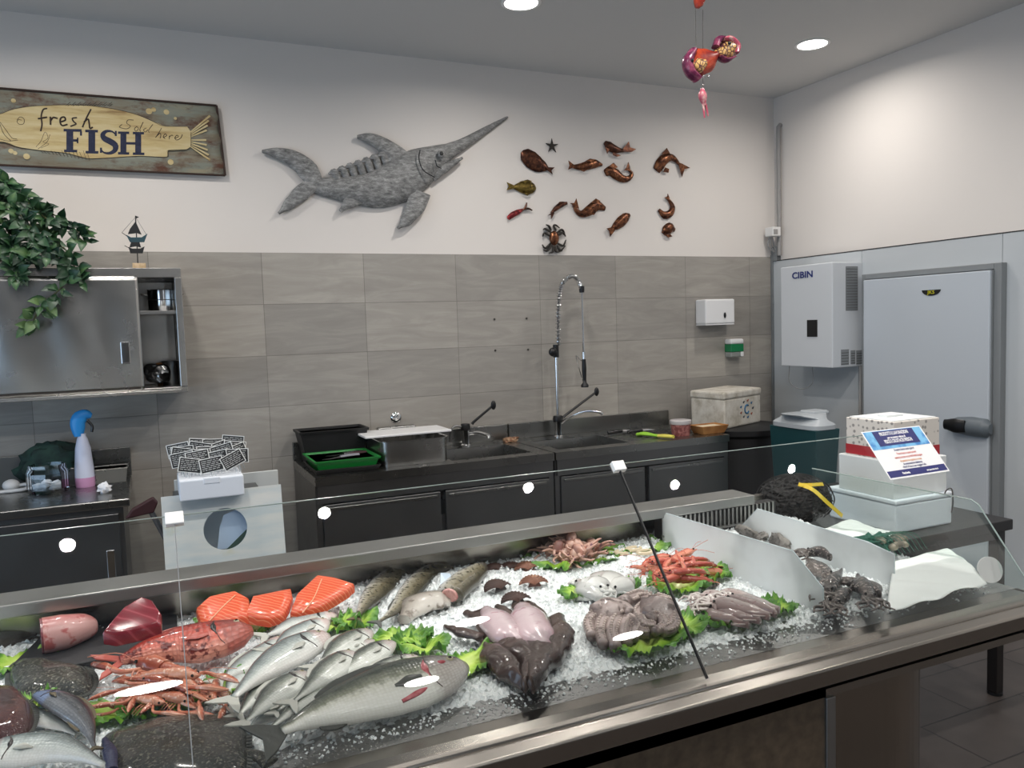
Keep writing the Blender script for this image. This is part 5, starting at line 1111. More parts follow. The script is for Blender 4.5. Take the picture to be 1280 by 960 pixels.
def fish(label, sp, hw, skin, prof=BREAM, z=.03, back=1, th=.42, fin='fin_pale', name='fish', cat='fish', group=None, tail=1., dorsal=True, pect=True, eye=True, fork=.5, w=None, res=26, gill=True, blood=False, tilt_=None, wk=1.0):
    zz = IZ+z; P = catmull([atz(u, v, zz) for u, v in sp], res); lie = tilt_ if tilt_ is not None else (TILT if abs((P[-1]-P[0]).normalized().x) > .5 else V((0, 0, 1)))
    w = (w or pxw(sp, hw, zz, th*.85, nrm=lie))*wk
    # settle the whole spine on the ice
    tw = w*th
    rows = [(u, (a if back > 0 else b)*w, (b if back > 0 else a)*w, (.35+.65*min(1, (a+b)/1.6))*tw*min(1, (a+b)*1.2+.12), .55*tw*min(1, a+b)) for u, a, b in prof]
    mb = MB().loft(P, rows, nrm=lie, res=0, n=18)
    if back < 0: mb.uv = [(a, -b) for a, b in mb.uv]
    o = mb.build(name, skin, smooth=True, angle=180); recentre(o, P[len(P)//2]); tag(o, label, cat, group)
    m = len(P); nn = []
    def fr(u):
        f = u*(m-1); i = min(int(f), m-2); p = P[i].lerp(P[i+1], f-i); t = (P[min(i+1, m-1)]-P[max(i-1, 0) if i else 0]).normalized(); s_ = lie.cross(t).normalized()*back
        ro = interp(rows, u); bh = ro[0] if back > 0 else ro[1]; be = ro[1] if back > 0 else ro[0]
        nn.append(t.cross(lie.cross(t).normalized())); return p, t, s_, bh, be, ro[2]
    if tail:
        p, t, s_, bh, be, up = fr(0); L = w*.95*tail; q0, q1 = p+s_*bh*.9+t*L*.12, p-s_*be*.9+t*L*.12
        pts = [q1, q0, p-t*L*.45+s_*w*.55*tail, p-t*L+s_*w*.78*tail, p-t*L*.85+s_*w*.45*tail, p-t*L*(1-fork), p-t*L*.85-s_*w*.45*tail, p-t*L-s_*w*.78*tail, p-t*L*.45-s_*w*.55*tail]
        MB().prism([q+V((0, 0, -.002)) for q in pts], (0, 0, .004)).build('tail_fin', fin, o, bevel=.0012)
    if dorsal:
        pts = []; top = []
        for k in range(9):
            u = .3+.42*k/8; p, t, s_, bh, be, up = fr(u); pts.append(p+s_*bh*.9); top.append(p+s_*(bh+w*.2*math.sin(PI*min(1, .15+k/9)))-t*w*.05*(k % 2))
        MB().prism([q+V((0, 0, -.001)) for q in pts+top[::-1]], (0, 0, .003)).build('dorsal_fin', fin, o)
        pts = []; top = []
        for k in range(5):
            u = .22+.14*k/4; p, t, s_, bh, be, up = fr(u); pts.append(p-s_*be*.9); top.append(p-s_*(be+w*.16*math.sin(PI*min(1, .2+k/5))))
        MB().prism([q+V((0, 0, -.001)) for q in pts+top[::-1]], (0, 0, .003)).build('anal_fin', fin, o)
    if pect:
        p, t, s_, bh, be, up = fr(.74); b0 = p-s_*be*.18+nn[-1]*(up*.98); L = w*.85
        MB().loft([b0, b0-t*L*.5-s_*L*.06+nn[-1]*.004, b0-t*L-s_*L*.12+nn[-1]*.001], [(0, w*.1, w*.1, .003, .004), (.45, w*.2, w*.16, .002, .003), (1, w*.05, w*.05, .001, .002)], nrm=lie, n=8, res=10).build('pectoral_fin', fin, o, smooth=True)
    if gill:
        g = MB(); pp = []
        for k in range(9):
            s0 = -.75+1.5*k/8; u = .83-.05*math.cos(s0*1.5); p, t, s_, bh, be, up = fr(u); q = p+s_*(bh if s0 > 0 else be)*s0+nn[-1]*(up*math.sqrt(1-s0*s0)+.0003); pp.append(q)
        g.tube(pp, max(.0009, w*.014), 5).build('gill_slit', 'gill_dark', o)
        cc = []
        for k in range(7):
            s0 = -.28+.8*k/6; u = .825-.05*math.cos(s0*1.5); p, t, s_, bh, be, up = fr(u); cc.append(p+s_*(bh if s0 > 0 else be)*s0+nn[-1]*(up*math.sqrt(1-s0*s0)-.0006))
        MB().loft(cc, [(0, .001, .001, .001, .002), (.5, w*.14, w*.10, .0026, .003), (1, .001, .001, .001, .002)], nrm=lie, n=10, res=12).build('gill_opening', 'blood' if blood else 'gill_shade', o, smooth=True)  # dark crescent paints the shade of the gill opening; blood on the bass
    if eye:
        p, t, s_, bh, be, up = fr(.915); q = p+s_*bh*.3+nn[-1]*(up*.86); R = max(.004, w*.13)
        e = MB().ball(q, (R, R*.9, R*.75), 12, 8).build('eye', 'eye_ring', o, smooth=True)
        MB().ball(q+nn[-1]*(R*.28), (R*.62, R*.6, R*.6), 10, 8).build('pupil', 'eye_dark', e, smooth=True)
    if blood:
        p, t, s_, bh, be, up = fr(.70); q = p-s_*be*.62+nn[-1]*(up*.72)
        MB().loft([q-t*w*.55-s_*w*.16, q-s_*w*.02, q+t*w*.4+s_*w*.12], [(0, .004, .004, .002, .006), (.5, w*.1, w*.09, .004, .008), (1, .004, .004, .002, .006)], nrm=lie, n=10, res=12).build('belly_cut', 'blood', o, smooth=True)
        p, t, s_, bh, be, up = fr(.86); q = p+s_*bh*.2+nn[-1]*(up*.9); MB().ball(q, (w*.17, w*.1, .004), 12, 6).build('gill_blood', 'blood', o, smooth=True)
    return o
# ---- lettuce
def lettuce_mat():
    s = N('lettuce_green').set(rough=.4); at = s.n('ShaderNodeAttribute', attribute_name='suv'); sp = s.n('ShaderNodeSeparateXYZ'); s.l(at.outputs['Vector'], sp.inputs[0])
    nz = s.noise(s.coord(), 30, 4); ad = s.n('ShaderNodeMath', operation='MULTIPLY_ADD'); ad.inputs[1].default_value = .4; s.l(nz, ad.inputs[0]); s.l(sp.outputs['X'], ad.inputs[2])
    s.color(s.ramp(ad.outputs[0], [(.15, rgb(222, 232, 160)), (.45, rgb(190, 216, 96)), (.75, rgb(150, 192, 62)), (1., rgb(78, 132, 40))])); s.b.inputs['Coat Weight'].default_value = .3
    s.bump(s.noise(s.coord(), 90, 4), .5, .004)
lettuce_mat()
def lettuce(label, u, v, rx, ry, rz=0, seed=0, z=.006, h=1.):
    """one ruffled leaf, rx by ry metres"""
    c = atz(u, v, IZ+z); mb = MB(); na, nr = 150, 14; vs = []; uv = []
    for j in range(nr):
        rr = (j+.3)/(nr-.7)
        for i in range(na):
            a = 2*PI*i/na; ca, sa = math.cos(a), math.sin(a)
            k = 1+.18*noise.noise((ca*1.5+seed, sa*1.5, 0))+.10*noise.noise((ca*5, sa*5+seed, 0))*rr+.05*noise.noise((ca*14, sa*14+seed, 1))*rr
            x, y = ca*rr*k*rx, sa*rr*k*ry; e = max(0, rr-.35)/.65
            zz = .012+.012*h*noise.noise((x*26+seed, y*26, 0))*1.6+h*e*(.012+.020*noise.noise((ca*6+seed, sa*6, rr))+.014*noise.noise((ca*15+seed, sa*15, rr*2)))
            vs.append(V((x, y, max(-.004, zz)))); uv.append((rr*.9+.1*noise.noise((x*40, y*40, seed)), 0))
    fs = [(j*na+i, j*na+(i+1) % na, (j+1)*na+(i+1) % na, (j+1)*na+i) for j in range(nr-1) for i in range(na)]; fs.append(tuple(range(na-1, -1, -1)))
    mb.add(vs, fs, uv); o = mb.build('lettuce_leaf', 'lettuce_green', smooth=True, angle=180); o.location = c; o.rotation_euler = (0, 0, rz)
    return tag(o, label, 'lettuce', 'lettuce leaves under the seafood')
yaw_ = lambda u0, v0, u1, v1: math.atan2(*(lambda d: (d.y, d.x))(atz(u1, v1, IZ)-atz(u0, v0, IZ)))
for a in (('bright lettuce leaf in the gap above the white fish pile, beside the hake tail', 418, 788, .06, .05, .2, 1), ('curly lettuce leaf between the bream heads and the salmon', 446, 783, .05, .05, .5, 2), ('dark curly lettuce leaf behind the row of silver fish heads', 498, 806, .08, .05, -.4, 3), ('lettuce leaf tip in front of the dark curly leaf', 525, 815, .06, .045, -.5, 4),
          ('lettuce leaf under the big sea bass head', 583, 836, .07, .055, .2, 5), ('small dark lettuce sprig right of the red scorpion fish head', 322, 790, .035, .05, .3, 6), ('small lettuce sprig between the salmon and the red scorpion fish', 280, 783, .06, .025, .2, 7),
          ('lettuce leaf under the left of the langoustine heap', 165, 893, .09, .05, .1, 8), ('lettuce leaf under the middle of the langoustine heap', 215, 885, .09, .05, .2, 9), ('lettuce leaf at the right end of the langoustine heap', 272, 868, .05, .05, .3, 10), ('lettuce leaf at the left edge beside the small turbot', 20, 836, .09, .05, .3, 11), ('lettuce scrap between the dark red fish and the grey bream', 42, 888, .04, .03, 0, 12),
          ('lettuce leaf under the pink baby octopus heap', 720, 703, .16, .09, 0, 13), ('lettuce leaf with pale rings beside the first divider', 795, 692, .125, .06, -.05, 14), ('lettuce leaf under the left of the white cuttlefish heap', 730, 746, .07, .04, .1, 15), ('lettuce leaf at the right of the white cuttlefish heap', 776, 738, .06, .035, .1, 16),
          ('broad lettuce leaf in front of the grey octopus', 805, 806, .105, .075, .2, 17), ('lettuce leaf at the right of the grey octopus', 848, 790, .075, .06, .4, 18), ('lettuce leaf under the front of the red prawn heap', 850, 735, .09, .07, .0, 19), ('lettuce leaf at the right end of the red prawn heap', 885, 722, .05, .07, .1, 20),
          ('lettuce leaf under the front of the squid', 925, 776, .11, .05, .1, 21), ('lettuce leaf at the right tip of the squid', 970, 766, .06, .045, .2, 22)):
    lettuce(*a[:3], a[3]*1.18, a[4]*1.2, *a[5:], z=.004)
# ---- tuna on the slate
def attilt(u, v, z0, y0, k):
    d = ray(u, v); return CAM+d*((z0+k*(CAM.y-y0)-CAM.z)/(d.z-k*d.y))
plain('slate', rgb(40, 40, 42), .55, bump=(40, .3, .004))
sl_p = [atz(u, v, IZ+.03) for u, v in ((16, 830), (55, 792), (221, 768), (222, 788), (215, 806), (60, 838))]
o = MB().prism([p-V((0, 0, .012)) for p in sl_p], (0, 0, .014)).build('slate_board', 'slate', bevel=.003); recentre(o); tag(o, 'black slate board under the two tuna pieces', 'slate board')
suvmat('tuna_skin', [(.1, rgb(196, 150, 146)), (.4, rgb(184, 112, 110)), (.7, rgb(190, 140, 124)), (.95, rgb(206, 190, 180))], 0, spots=(34, rgb(168, 86, 84), .58), rough=.3, bump=.15)
plain('tuna_cut', rgb(150, 92, 98), .25, var=(26, rgb(120, 60, 66), .4, .6))
def tunared():
    s = N('tuna_red').set(rough=.22); w_ = s.n('ShaderNodeTexWave', wave_type='BANDS', bands_direction='DIAGONAL'); w_.inputs['Scale'].default_value = 14; w_.inputs['Distortion'].default_value = 3; s.l(s.coord(), w_.inputs['Vector'])
    s.color(s.ramp(w_.outputs['Fac'], [(.0, rgb(112, 20, 34)), (.85, rgb(124, 26, 40)), (.98, rgb(146, 58, 68))])); s.b.inputs['Coat Weight'].default_value = .5
tunared()
z = IZ+.066
P = [atz(u, v, z) for u, v in ((54, 797), (78, 792), (102, 785), (120, 780))]; R = pxw([(56, 790), (120, 788)], 23, z, .95)
o = MB().loft(P, [(0, R, R, R*1.05, R*.85), (.35, R*.98, R*.98, R*1.02, R*.85), (.75, R*.7, R*.7, R*.75, R*.7), (.92, R*.48, R*.48, R*.5, R*.6), (1, R*.3, R*.3, R*.3, R*.45)], res=18, n=20).build('tuna_chunk', 'tuna_skin', smooth=True, angle=60); recentre(o); tag(o, 'pale pink tuna tail chunk at the left of the slate board', 'tuna')
t0 = (P[1]-P[0]).normalized(); M_ = frame(P[0]-t0*.001, V((-t0.y, t0.x, 0)), V((0, 0, 1)))
MB().prism([M_ @ V((R*.96*math.cos(2*PI*k/24), R*.1+R*.93*math.sin(2*PI*k/24), 0)) for k in range(24)], -t0*.004).build('cut_face', 'tuna_cut', o)
z = IZ+.044
pts = [attilt(u, v, IZ+.036, -2.92, .55) for u, v in ((128, 800), (140, 785), (155, 768), (178, 754), (192, 759), (203, 776), (202, 789), (172, 797), (145, 803))]
c_ = sum(pts, V((0, 0, 0)))/len(pts); mb = MB(); n_ = len(pts); mb.add([p-V((0, 0, .012)) for p in pts]+[p+V((0, 0, .014)) for p in pts]+[c_+(p-c_)*.9+V((.0, .0, .022)) for p in pts], [tuple(range(n_-1, -1, -1)), tuple(range(2*n_, 3*n_))]+[(k*n_+i, k*n_+(i+1) % n_, (k+1)*n_+(i+1) % n_, (k+1)*n_+i) for k in range(2) for i in range(n_)])
o = mb.build('tuna_loin', 'tuna_red', bevel=.008, bseg=3, smooth=True, angle=80); recentre(o); tag(o, 'dark red tuna loin at the right of the slate board', 'tuna')
# ---- salmon
def salmon():
    s = N('salmon_flesh').set(rough=.3); w_ = s.n('ShaderNodeTexWave', wave_type='BANDS', bands_direction='DIAGONAL', wave_profile='SAW'); w_.inputs['Scale'].default_value = 34; w_.inputs['Distortion'].default_value = 5; w_.inputs['Detail'].default_value = 2; w_.inputs['Detail Scale'].default_value = .6; s.l(s.coord(), w_.inputs['Vector'])
    s.color(s.ramp(w_.outputs['Fac'], [(.0, rgb(214, 78, 42)), (.66, rgb(222, 90, 52)), (.86, rgb(238, 152, 116)), (1, rgb(218, 84, 48))])); s.b.inputs['Coat Weight'].default_value = .3
salmon(); plain('salmon_skin', rgb(150, 150, 148), .3); plain('salmon_fat', rgb(240, 176, 140), .35)
for k, (pl, mid, lab) in enumerate(((((245, 764), (262, 749), (294, 742), (312, 752), (311, 773), (278, 780), (252, 783)), [(262, 776), (280, 757), (294, 744)], 'left salmon fillet next to the black slate board'),
                               (((306, 772), (316, 749), (364, 739), (366, 749), (355, 771), (336, 777)), None, 'middle salmon fillet, the palest with broad white fat lines'),
                               (((363, 767), (371, 746), (397, 722), (419, 725), (443, 733), (435, 741), (403, 760), (371, 769)), [(378, 766), (392, 748), (402, 724)], 'right salmon fillet, pointed, beside the hake tail'))):
    pts = [attilt(u, v, IZ+.012, -2.9, .28) for u, v in pl]; n_ = len(pts); c_ = sum(pts, V((0, 0, 0)))/n_; pts = [p.lerp(pts[(q+1) % n_], f/4)+V((.002*noise.noise(p*30+V((f, 0, 0))), .003*noise.noise(p*40+V((0, f, 0))), 0)) for q, p in enumerate(pts) for f in range(4)]; n_ = len(pts)
    mb = MB().add([p-V((0, 0, .016)) for p in pts]+[p for p in pts]+[c_+(p-c_)*.96+V((0, 0, .009)) for p in pts]+[c_+(p-c_)*.5+V((0, 0, .013)) for p in pts], [tuple(range(n_-1, -1, -1)), tuple(range(3*n_, 4*n_))]+[(q*n_+i, q*n_+(i+1) % n_, (q+1)*n_+(i+1) % n_, (q+1)*n_+i) for q in range(3) for i in range(n_)])
    o = mb.build('salmon_fillet', 'salmon_flesh', smooth=True, angle=70); recentre(o); o.rotation_euler = (0, 0, 0); tag(o, lab, 'salmon', 'salmon fillets on the ice')
    if mid: MB().tube([attilt(u, v, IZ+.026, -2.9, .28) for u, v in mid], .0016, 6, res=10).build('fat_line', 'salmon_fat', o)
# ---- hake and cod
fish('left whole hake with its tail pointing down, beside the right salmon fillet', [(446, 772), (461, 750), (486, 724), (514, 702)], 15, 'hake_skin', SLIM, back=-1, fin='fin_brown', group='hake', name='hake', tail=.7, dorsal=False, z=.035)
fish('middle hake bent in a curve, its dark tail lowest', [(474, 777), (494, 762), (512, 738), (537, 714), (567, 710)], 13, 'hake_skin', SLIM, back=-1, fin='fin_dark', group='hake', name='hake', tail=.9, dorsal=True, z=.035)
hk = fish('hake tail piece cut open at the pink end, with a white label', [(562, 744), (572, 734), (588, 722), (606, 709)], 16, 'hake_skin', [(0, .9, .9), (.05, .98, .98), (.3, 1, 1), (.6, .95, .95), (.85, .7, .7), (.96, .4, .4), (1, .12, .12)], back=-1, name='hake', group='hake', tail=0, dorsal=False, pect=False, eye=False, gill=False, z=.035, th=.7)
plain('pink_flesh', rgb(206, 158, 150), .25, var=(50, rgb(160, 84, 84), .45, .65))
p0 = atz(561, 746, IZ+.036); p1 = atz(575, 733, IZ+.036); MB().loft([p0, p0+(p1-p0).normalized()*.006], [(0, .022, .022, .02, .015), (1, .026, .026, .023, .018)], res=2, n=16).build('cut_face', 'pink_flesh', hk, smooth=True)
plain('paper_blue', rgb(206, 222, 236), .5); q = atz(556, 728, IZ+.05); o = MB().add([atz(551, 716, IZ+.07), atz(563, 717, IZ+.07), atz(567, 742, IZ+.025), atz(550, 744, IZ+.025)], [(0, 1, 2, 3)]).build('paper_label', 'paper_blue', solid=.0015); tag(o, 'bluish white paper slip tucked by the cut hake piece', 'paper')
suvmat('cod_flesh', [(.1, rgb(196, 190, 182)), (.5, rgb(168, 160, 150)), (.9, rgb(96, 88, 80))], 0, spots=(26, rgb(120, 110, 100), .56), bump=.5)
o = MB().loft([atz(505, 774, IZ+.02), atz(522, 758, IZ+.025), atz(545, 752, IZ+.025), atz(562, 752, IZ+.02)], [(0, .02, .02, .012, .015), (.3, .055, .05, .03, .015), (.7, .05, .055, .03, .015), (1, .015, .02, .012, .015)], res=18, n=14).build('cod_belly_piece', 'cod_flesh', smooth=True); recentre(o); tag(o, 'ragged grey cod belly piece lying below the middle hake', 'fish piece')
# ---- silver fish pile
pile = 'silver fish pile'
fish('pale fish at the back of the silver pile, nearest the salmon', [(334, 794), (372, 781), (420, 769)], 13.0, 'pale_skin', SLIM, z=.035, back=1, group=pile, dorsal=False)
fish('second pale fish from the back of the silver pile', [(340, 812), (370, 797), (411, 776)], 15.6, 'pale_skin', SLIM, z=.045, back=1, group=pile, dorsal=False)
fish('pink headed pale fish right under the red scorpion fish', [(276, 851), (298, 838), (326, 820), (357, 795)], 14.3, 'pale_skin', SLIM, z=.035, back=1, group=pile)
fish('small pale fish under the pink headed one, left of the pile', [(282, 866), (300, 850), (318, 834)], 15.6, 'pale_skin', SLIM, z=.02, back=1, group=pile, eye=False, gill=False, dorsal=False)
fish('big white bellied fish across the middle of the silver pile', [(292, 872), (326, 842), (365, 815), (411, 794)], 22.1, 'pale_skin', BASS, z=.055, back=1, group=pile, dorsal=False)
fish('grey sided fish showing between the white fish and the front bream', [(300, 892), (324, 868), (352, 846)], 15.6, 'bream_skin', SLIM, z=.03, back=1, group=pile, eye=False, gill=False, dorsal=False)
fish('front bream of the pile with its head up beside the bass tail', [(308, 902), (336, 876), (360, 858), (385, 841)], 18.2, 'bream_skin', BREAM, z=.055, back=1, group=pile)
fish('middle bream with a dark open gill, right of the white fish', [(368, 876), (400, 850), (422, 831), (442, 815)], 18.2, 'bream_skin', BREAM, z=.06, back=1, group=pile)
fish('topmost bream with its head against the bright lettuce', [(398, 832), (420, 816), (442, 802), (465, 789)], 16.9, 'bream_skin', BREAM, z=.045, back=1, group=pile)
fish('slim silver fish right of the topmost bream', [(420, 850), (440, 835), (466, 818), (494, 803)], 15.6, 'bream_skin', SLIM, z=.05, back=1, group=pile)
fish('slim blue-grey fish resting along the back of the sea bass', [(440, 857), (466, 842), (492, 831), (524, 821)], 11.7, 'bream_skin', SLIM, z=.055, back=1, group=pile)
fish('slim silver fish below the front bream, ending at the bass tail', [(338, 910), (374, 882), (409, 864), (446, 850)], 13.0, 'bream_skin', SLIM, z=.045, back=1, group=pile)
fish('small tail end of a silver fish beside the bass tail', [(312, 908), (334, 896), (360, 882)], 10.4, 'pale_skin', SLIM, z=.025, back=1, group=pile, eye=False, gill=False, dorsal=False)
fish('pale fish filling the gap left of the big white bellied fish', [(286, 884), (306, 860), (332, 836), (352, 822)], 12, 'pale_skin', SLIM, z=.03, back=1, group=pile, dorsal=False)
fish('grey backed fish between the front bream and the middle bream', [(346, 890), (372, 866), (396, 848), (412, 838)], 11, 'bream_skin', SLIM, z=.045, back=1, group=pile, dorsal=False)
fish('slim fish tucked under the topmost bream, beside the lettuce', [(392, 846), (414, 830), (440, 812), (468, 800)], 10, 'bream_skin', SLIM, z=.04, back=1, group=pile, dorsal=False)
fish('biggest sea bass in front with a bloodied gill and scaly side', [(352, 914), (386, 899), (430, 882), (486, 862), (537, 848), (583, 832)], 36, 'bass_skin', BASS, z=.045, back=1, th=.4, fin='fin_dark', name='sea_bass', blood=True, tail=.9, fork=.35)
# ---- red scorpion fish
sc_ = fish('big red scorpion fish with its head to the right, above the langoustines', [(150, 826), (180, 818), (222, 808), (262, 802), (314, 788)], 26, 'scorpion_skin', [(0, .2, .2), (.1, .3, .28), (.3, .62, .55), (.5, .86, .8), (.68, 1, 1), (.82, .92, .95), (.92, .66, .72), (1, .2, .26)], z=.06, back=1, th=.6, fin='fin_red', name='scorpion_fish', tail=.9, fork=.9)
# ---- flat and dark fish on the left
def flatfish(label, pts, z, skin, h=.03, name='turbot'):
    P = catmull([atz(u, v, IZ+z) for u, v in pts]+[atz(*pts[0], IZ+z)], 49)[:-1]; n_ = len(P); c_ = sum(P, V((0, 0, 0)))/n_; mb = MB()
    rings = [(1, -.006), (1.0, .003), (.9, h*.45), (.68, h*.8), (.35, h), (.05, h*1.02)]; vs = []; uv = []
    for k, dz in rings:
        for i, p in enumerate(P): vs.append(c_+(p-c_)*k+V((0, 0, dz+.004*noise.noise((c_+(p-c_)*k)*30)*(1 if k < .95 else .3)))); uv.append((0, 1-k*2))
    fs = [(q*n_+i, q*n_+(i+1) % n_, (q+1)*n_+(i+1) % n_, (q+1)*n_+i) for q in range(len(rings)-1) for i in range(n_)]+[tuple(range(n_-1, -1, -1)), tuple(range(5*n_, 6*n_))]
    o = mb.add(vs, fs, uv).build(name, skin, smooth=True, angle=180); recentre(o); 
    fr_ = MB(); nn = 4*n_
    for i in range(n_):
        a, b = P[i], P[(i+1) % n_]; 
        for f in (0, .5):
            p = a.lerp(b, f); d = (p-c_).normalized(); fr_.prism([p-d*.006+V((0, 0, .001)), p+d*.011+(b-a)*.05, p+d*.011+(b-a)*.35, p-d*.006+(b-a)*.45+V((0, 0, .001))], (0, 0, .002))
    fr_.build('fin_fringe', 'fin_dark', o); tag(o, label, 'fish'); return o
flatfish('small dark green turbot at the upper left, under the slate', [(11, 838), (24, 828), (50, 828), (86, 833), (110, 839), (118, 854), (108, 868), (80, 872), (50, 874), (26, 872), (13, 856)], .02, 'turbot_skin', .028)
tb_ = flatfish('largest dark turbot in the front left corner, nearest the glass', [(133, 932), (140, 919), (165, 910), (190, 901), (237, 895), (290, 896), (306, 909), (308, 935), (306, 965), (270, 985), (200, 990), (150, 980), (134, 958)], .02, 'turbot_skin', .026)
plain('fin_blueblack', rgb(44, 50, 84), .3, bump=(90, .6, .004))
MB().loft([atz(131, 925, IZ+.04), atz(136, 940, IZ+.045), atz(140, 962, IZ+.045)], [(0, .006, .006, .006, .01), (.5, .014, .012, .008, .02), (1, .01, .01, .006, .02)], n=10, res=10).build('dark_blue_fin', 'fin_blueblack', tb_, smooth=True)
fish('dark turbot tail tip lying in front of the sea bass tail', [(338, 955), (322, 945), (300, 940)], 12, 'turbot_skin', [(0, .9, .9), (.4, .7, .7), (1, .5, .5)], z=.02, tail=0, dorsal=False, pect=False, eye=False, gill=False, name='turbot_tail', group=None)
flatfish('dark red brown fish at the left edge of the picture', [(-30, 880), (-5, 864), (20, 868), (38, 884), (43, 902), (34, 918), (10, 928), (-25, 930)], .035, 'redbrown_skin', .04, 'red_brown_fish')
fish('grey black bream with a blue face, left of the langoustines', [(118, 934), (108, 908), (88, 886), (66, 874), (42, 868)], 21, 'dark_bream_skin', BREAM, z=.05, back=-1, th=.5, fin='fin_brown', name='black_bream', tail=.6)
fish('silver white fish lying in the front left corner, tail to the right', [(132, 957), (100, 944), (66, 936), (20, 938), (-30, 946)], 26, 'pale_skin', BASS, z=.045, back=-1, th=.4, fin='fin_pale', name='silver_fish', dorsal=False, tail=.3)
fish('white bellied fish under the grey black bream', [(95, 918), (74, 906), (50, 898), (20, 900)], 14, 'pale_skin', BASS, z=.02, back=-1, name='silver_fish', dorsal=False, eye=False, gill=False, tail=.3)
fish('cream coloured fish at the left edge behind the slate board', [(46, 792), (20, 798), (-10, 806), (-40, 815)], 14, 'cod_flesh', SLIM, z=.03, back=1, name='cream_fish', dorsal=False, tail=.6)
# ---- langoustines
suvmat('langoustine_shell', [(.0, rgb(214, 158, 130)), (.5, rgb(180, 96, 66)), (1, rgb(132, 56, 38))], 0, rough=.3, spots=(90, rgb(232, 196, 174), .58), bump=.3)
plain('langoustine_limb', rgb(204, 134, 106), .35, var=(50, rgb(178, 96, 72), .4, .65)); plain('claw_tip', rgb(226, 196, 184), .35)
def segprof(n, w0, w1, h):
    rows = []
    for k in range(n*3+1):
        u = k/(n*3); w = w0+(w1-w0)*u; s = 1.0 if k % 3 else .86; rows.append((u, w*s, w*s, h*w*s, h*.7*w*s))
    return rows
def langoustine(label):
    t = thing('langoustine', label, 'langoustine', group='heap of langoustines')
    MB().loft([(-.10, 0, .004), (-.06, .0, .016), (-.02, 0, .022), (.0, 0, .022)], segprof(6, .012, .017, .9), res=22, n=10).build('tail', 'langoustine_shell', t, smooth=True, world=False, angle=60)
    MB().loft([(.0, 0, .022), (.03, 0, .024), (.06, 0, .022), (.085, 0, .026)], [(0, .018, .018, .018, .014), (.4, .02, .02, .02, .016), (.75, .012, .012, .013, .01), (1, .002, .002, .002, .002)], res=14, n=10).build('head', 'langoustine_shell', t, smooth=True, world=False)
    f = MB()
    for a in (-.6, -.3, 0, .3, .6): f.loft([(-.098, 0, .004), (-.115, .02*math.sin(a)*1.2, .003), (-.135+.01*abs(a), .04*math.sin(a), .002)], [(0, .004, .004, .002, .002), (.5, .009, .009, .002, .002), (1, .005, .005, .001, .001)], res=6, n=8)
    f.build('tail_fan', 'langoustine_shell', t, smooth=True, world=False)
    for s in (-1, 1):
        c = MB().tube([(.045, s*.014, .018), (.07, s*.04, .014), (.105, s*.035, .012)], [.004, .005, .006], 8, res=8).build('claw', 'langoustine_limb', t, smooth=True, world=False)
        MB().loft([(.1, s*.036, .012), (.13, s*.032, .013), (.165, s*.026, .01), (.185, s*.02, .008)], [(0, .006, .006, .006, .005), (.4, .011, .011, .009, .007), (.75, .007, .007, .006, .005), (1, .002, .002, .002, .002)], res=10, n=8).build('pincer', 'langoustine_shell', c, smooth=True, world=False)
        for k in range(4):
            x = .035-.012*k; MB().tube([(x, s*.014, .014), (x+.005, s*.038, .02), (x-.01, s*.055, .001)], [.002, .002, .001], 5, res=7).build('leg', 'langoustine_limb', t, world=False)
        MB().tube([(.075, s*.005, .026), (.11, s*.02, .04), (.16, s*.05, .03)], .0008, 4, res=8).build('antenna', 'langoustine_limb', t, world=False)
        MB().ball((.068, s*.011, .028), .004, 8, 6).build('eye', 'eye_dark', t, smooth=True, world=False)
    return t
L0 = None
for k, (u0, v0, u1, v1, z, rx, lab) in enumerate(((262, 856, 130, 826, .045, .2, 'langoustine at the back of the heap, claws reaching left to the turbot'), (232, 850, 118, 872, .06, -.2, 'langoustine with claws pointing left, on top of the heap'), (208, 868, 112, 888, .035, .1, 'lowest left langoustine of the heap'), (170, 838, 285, 852, .07, 0, 'langoustine with its eyes facing right on top of the heap'),
                                        (180, 862, 268, 880, .05, .3, 'langoustine with its head to the right above the lettuce'), (270, 842, 262, 892, .05, -.2, 'langoustine hanging forward at the right end over the big turbot'), (150, 842, 196, 866, .05, .2, 'short tailed langoustine lying across the middle of the heap'), (214, 836, 172, 880, .055, -.1, 'langoustine lying downward in the middle of the heap'), (240, 858, 150, 846, .075, .3, 'topmost langoustine of the heap, claws to the left'), (206, 842, 262, 868, .06, -.3, 'langoustine in the right half of the heap, head down to the right'), (150, 868, 230, 882, .05, .1, 'lowest langoustine with its head to the right, on the lettuce edge'), (240, 872, 200, 846, .04, .2, 'langoustine half buried under the others in the right of the heap'))):
    t = L0 if k == 0 and L0 else (langoustine(lab) if k == 0 else copy_tree(L0))
    if k == 0: L0 = t
    t['label'] = lab; a, b = atz(u0, v0, IZ+z), atz(u1, v1, IZ+z); d = b-a; L = d.length; s = min(1.15, max(.62, L/.29)); c = a.lerp(b, .42)
    t.location = c-V((0, 0, .015)); t.rotation_euler = (rx, 0, math.atan2(d.y, d.x)); t.scale = (s, s, s)
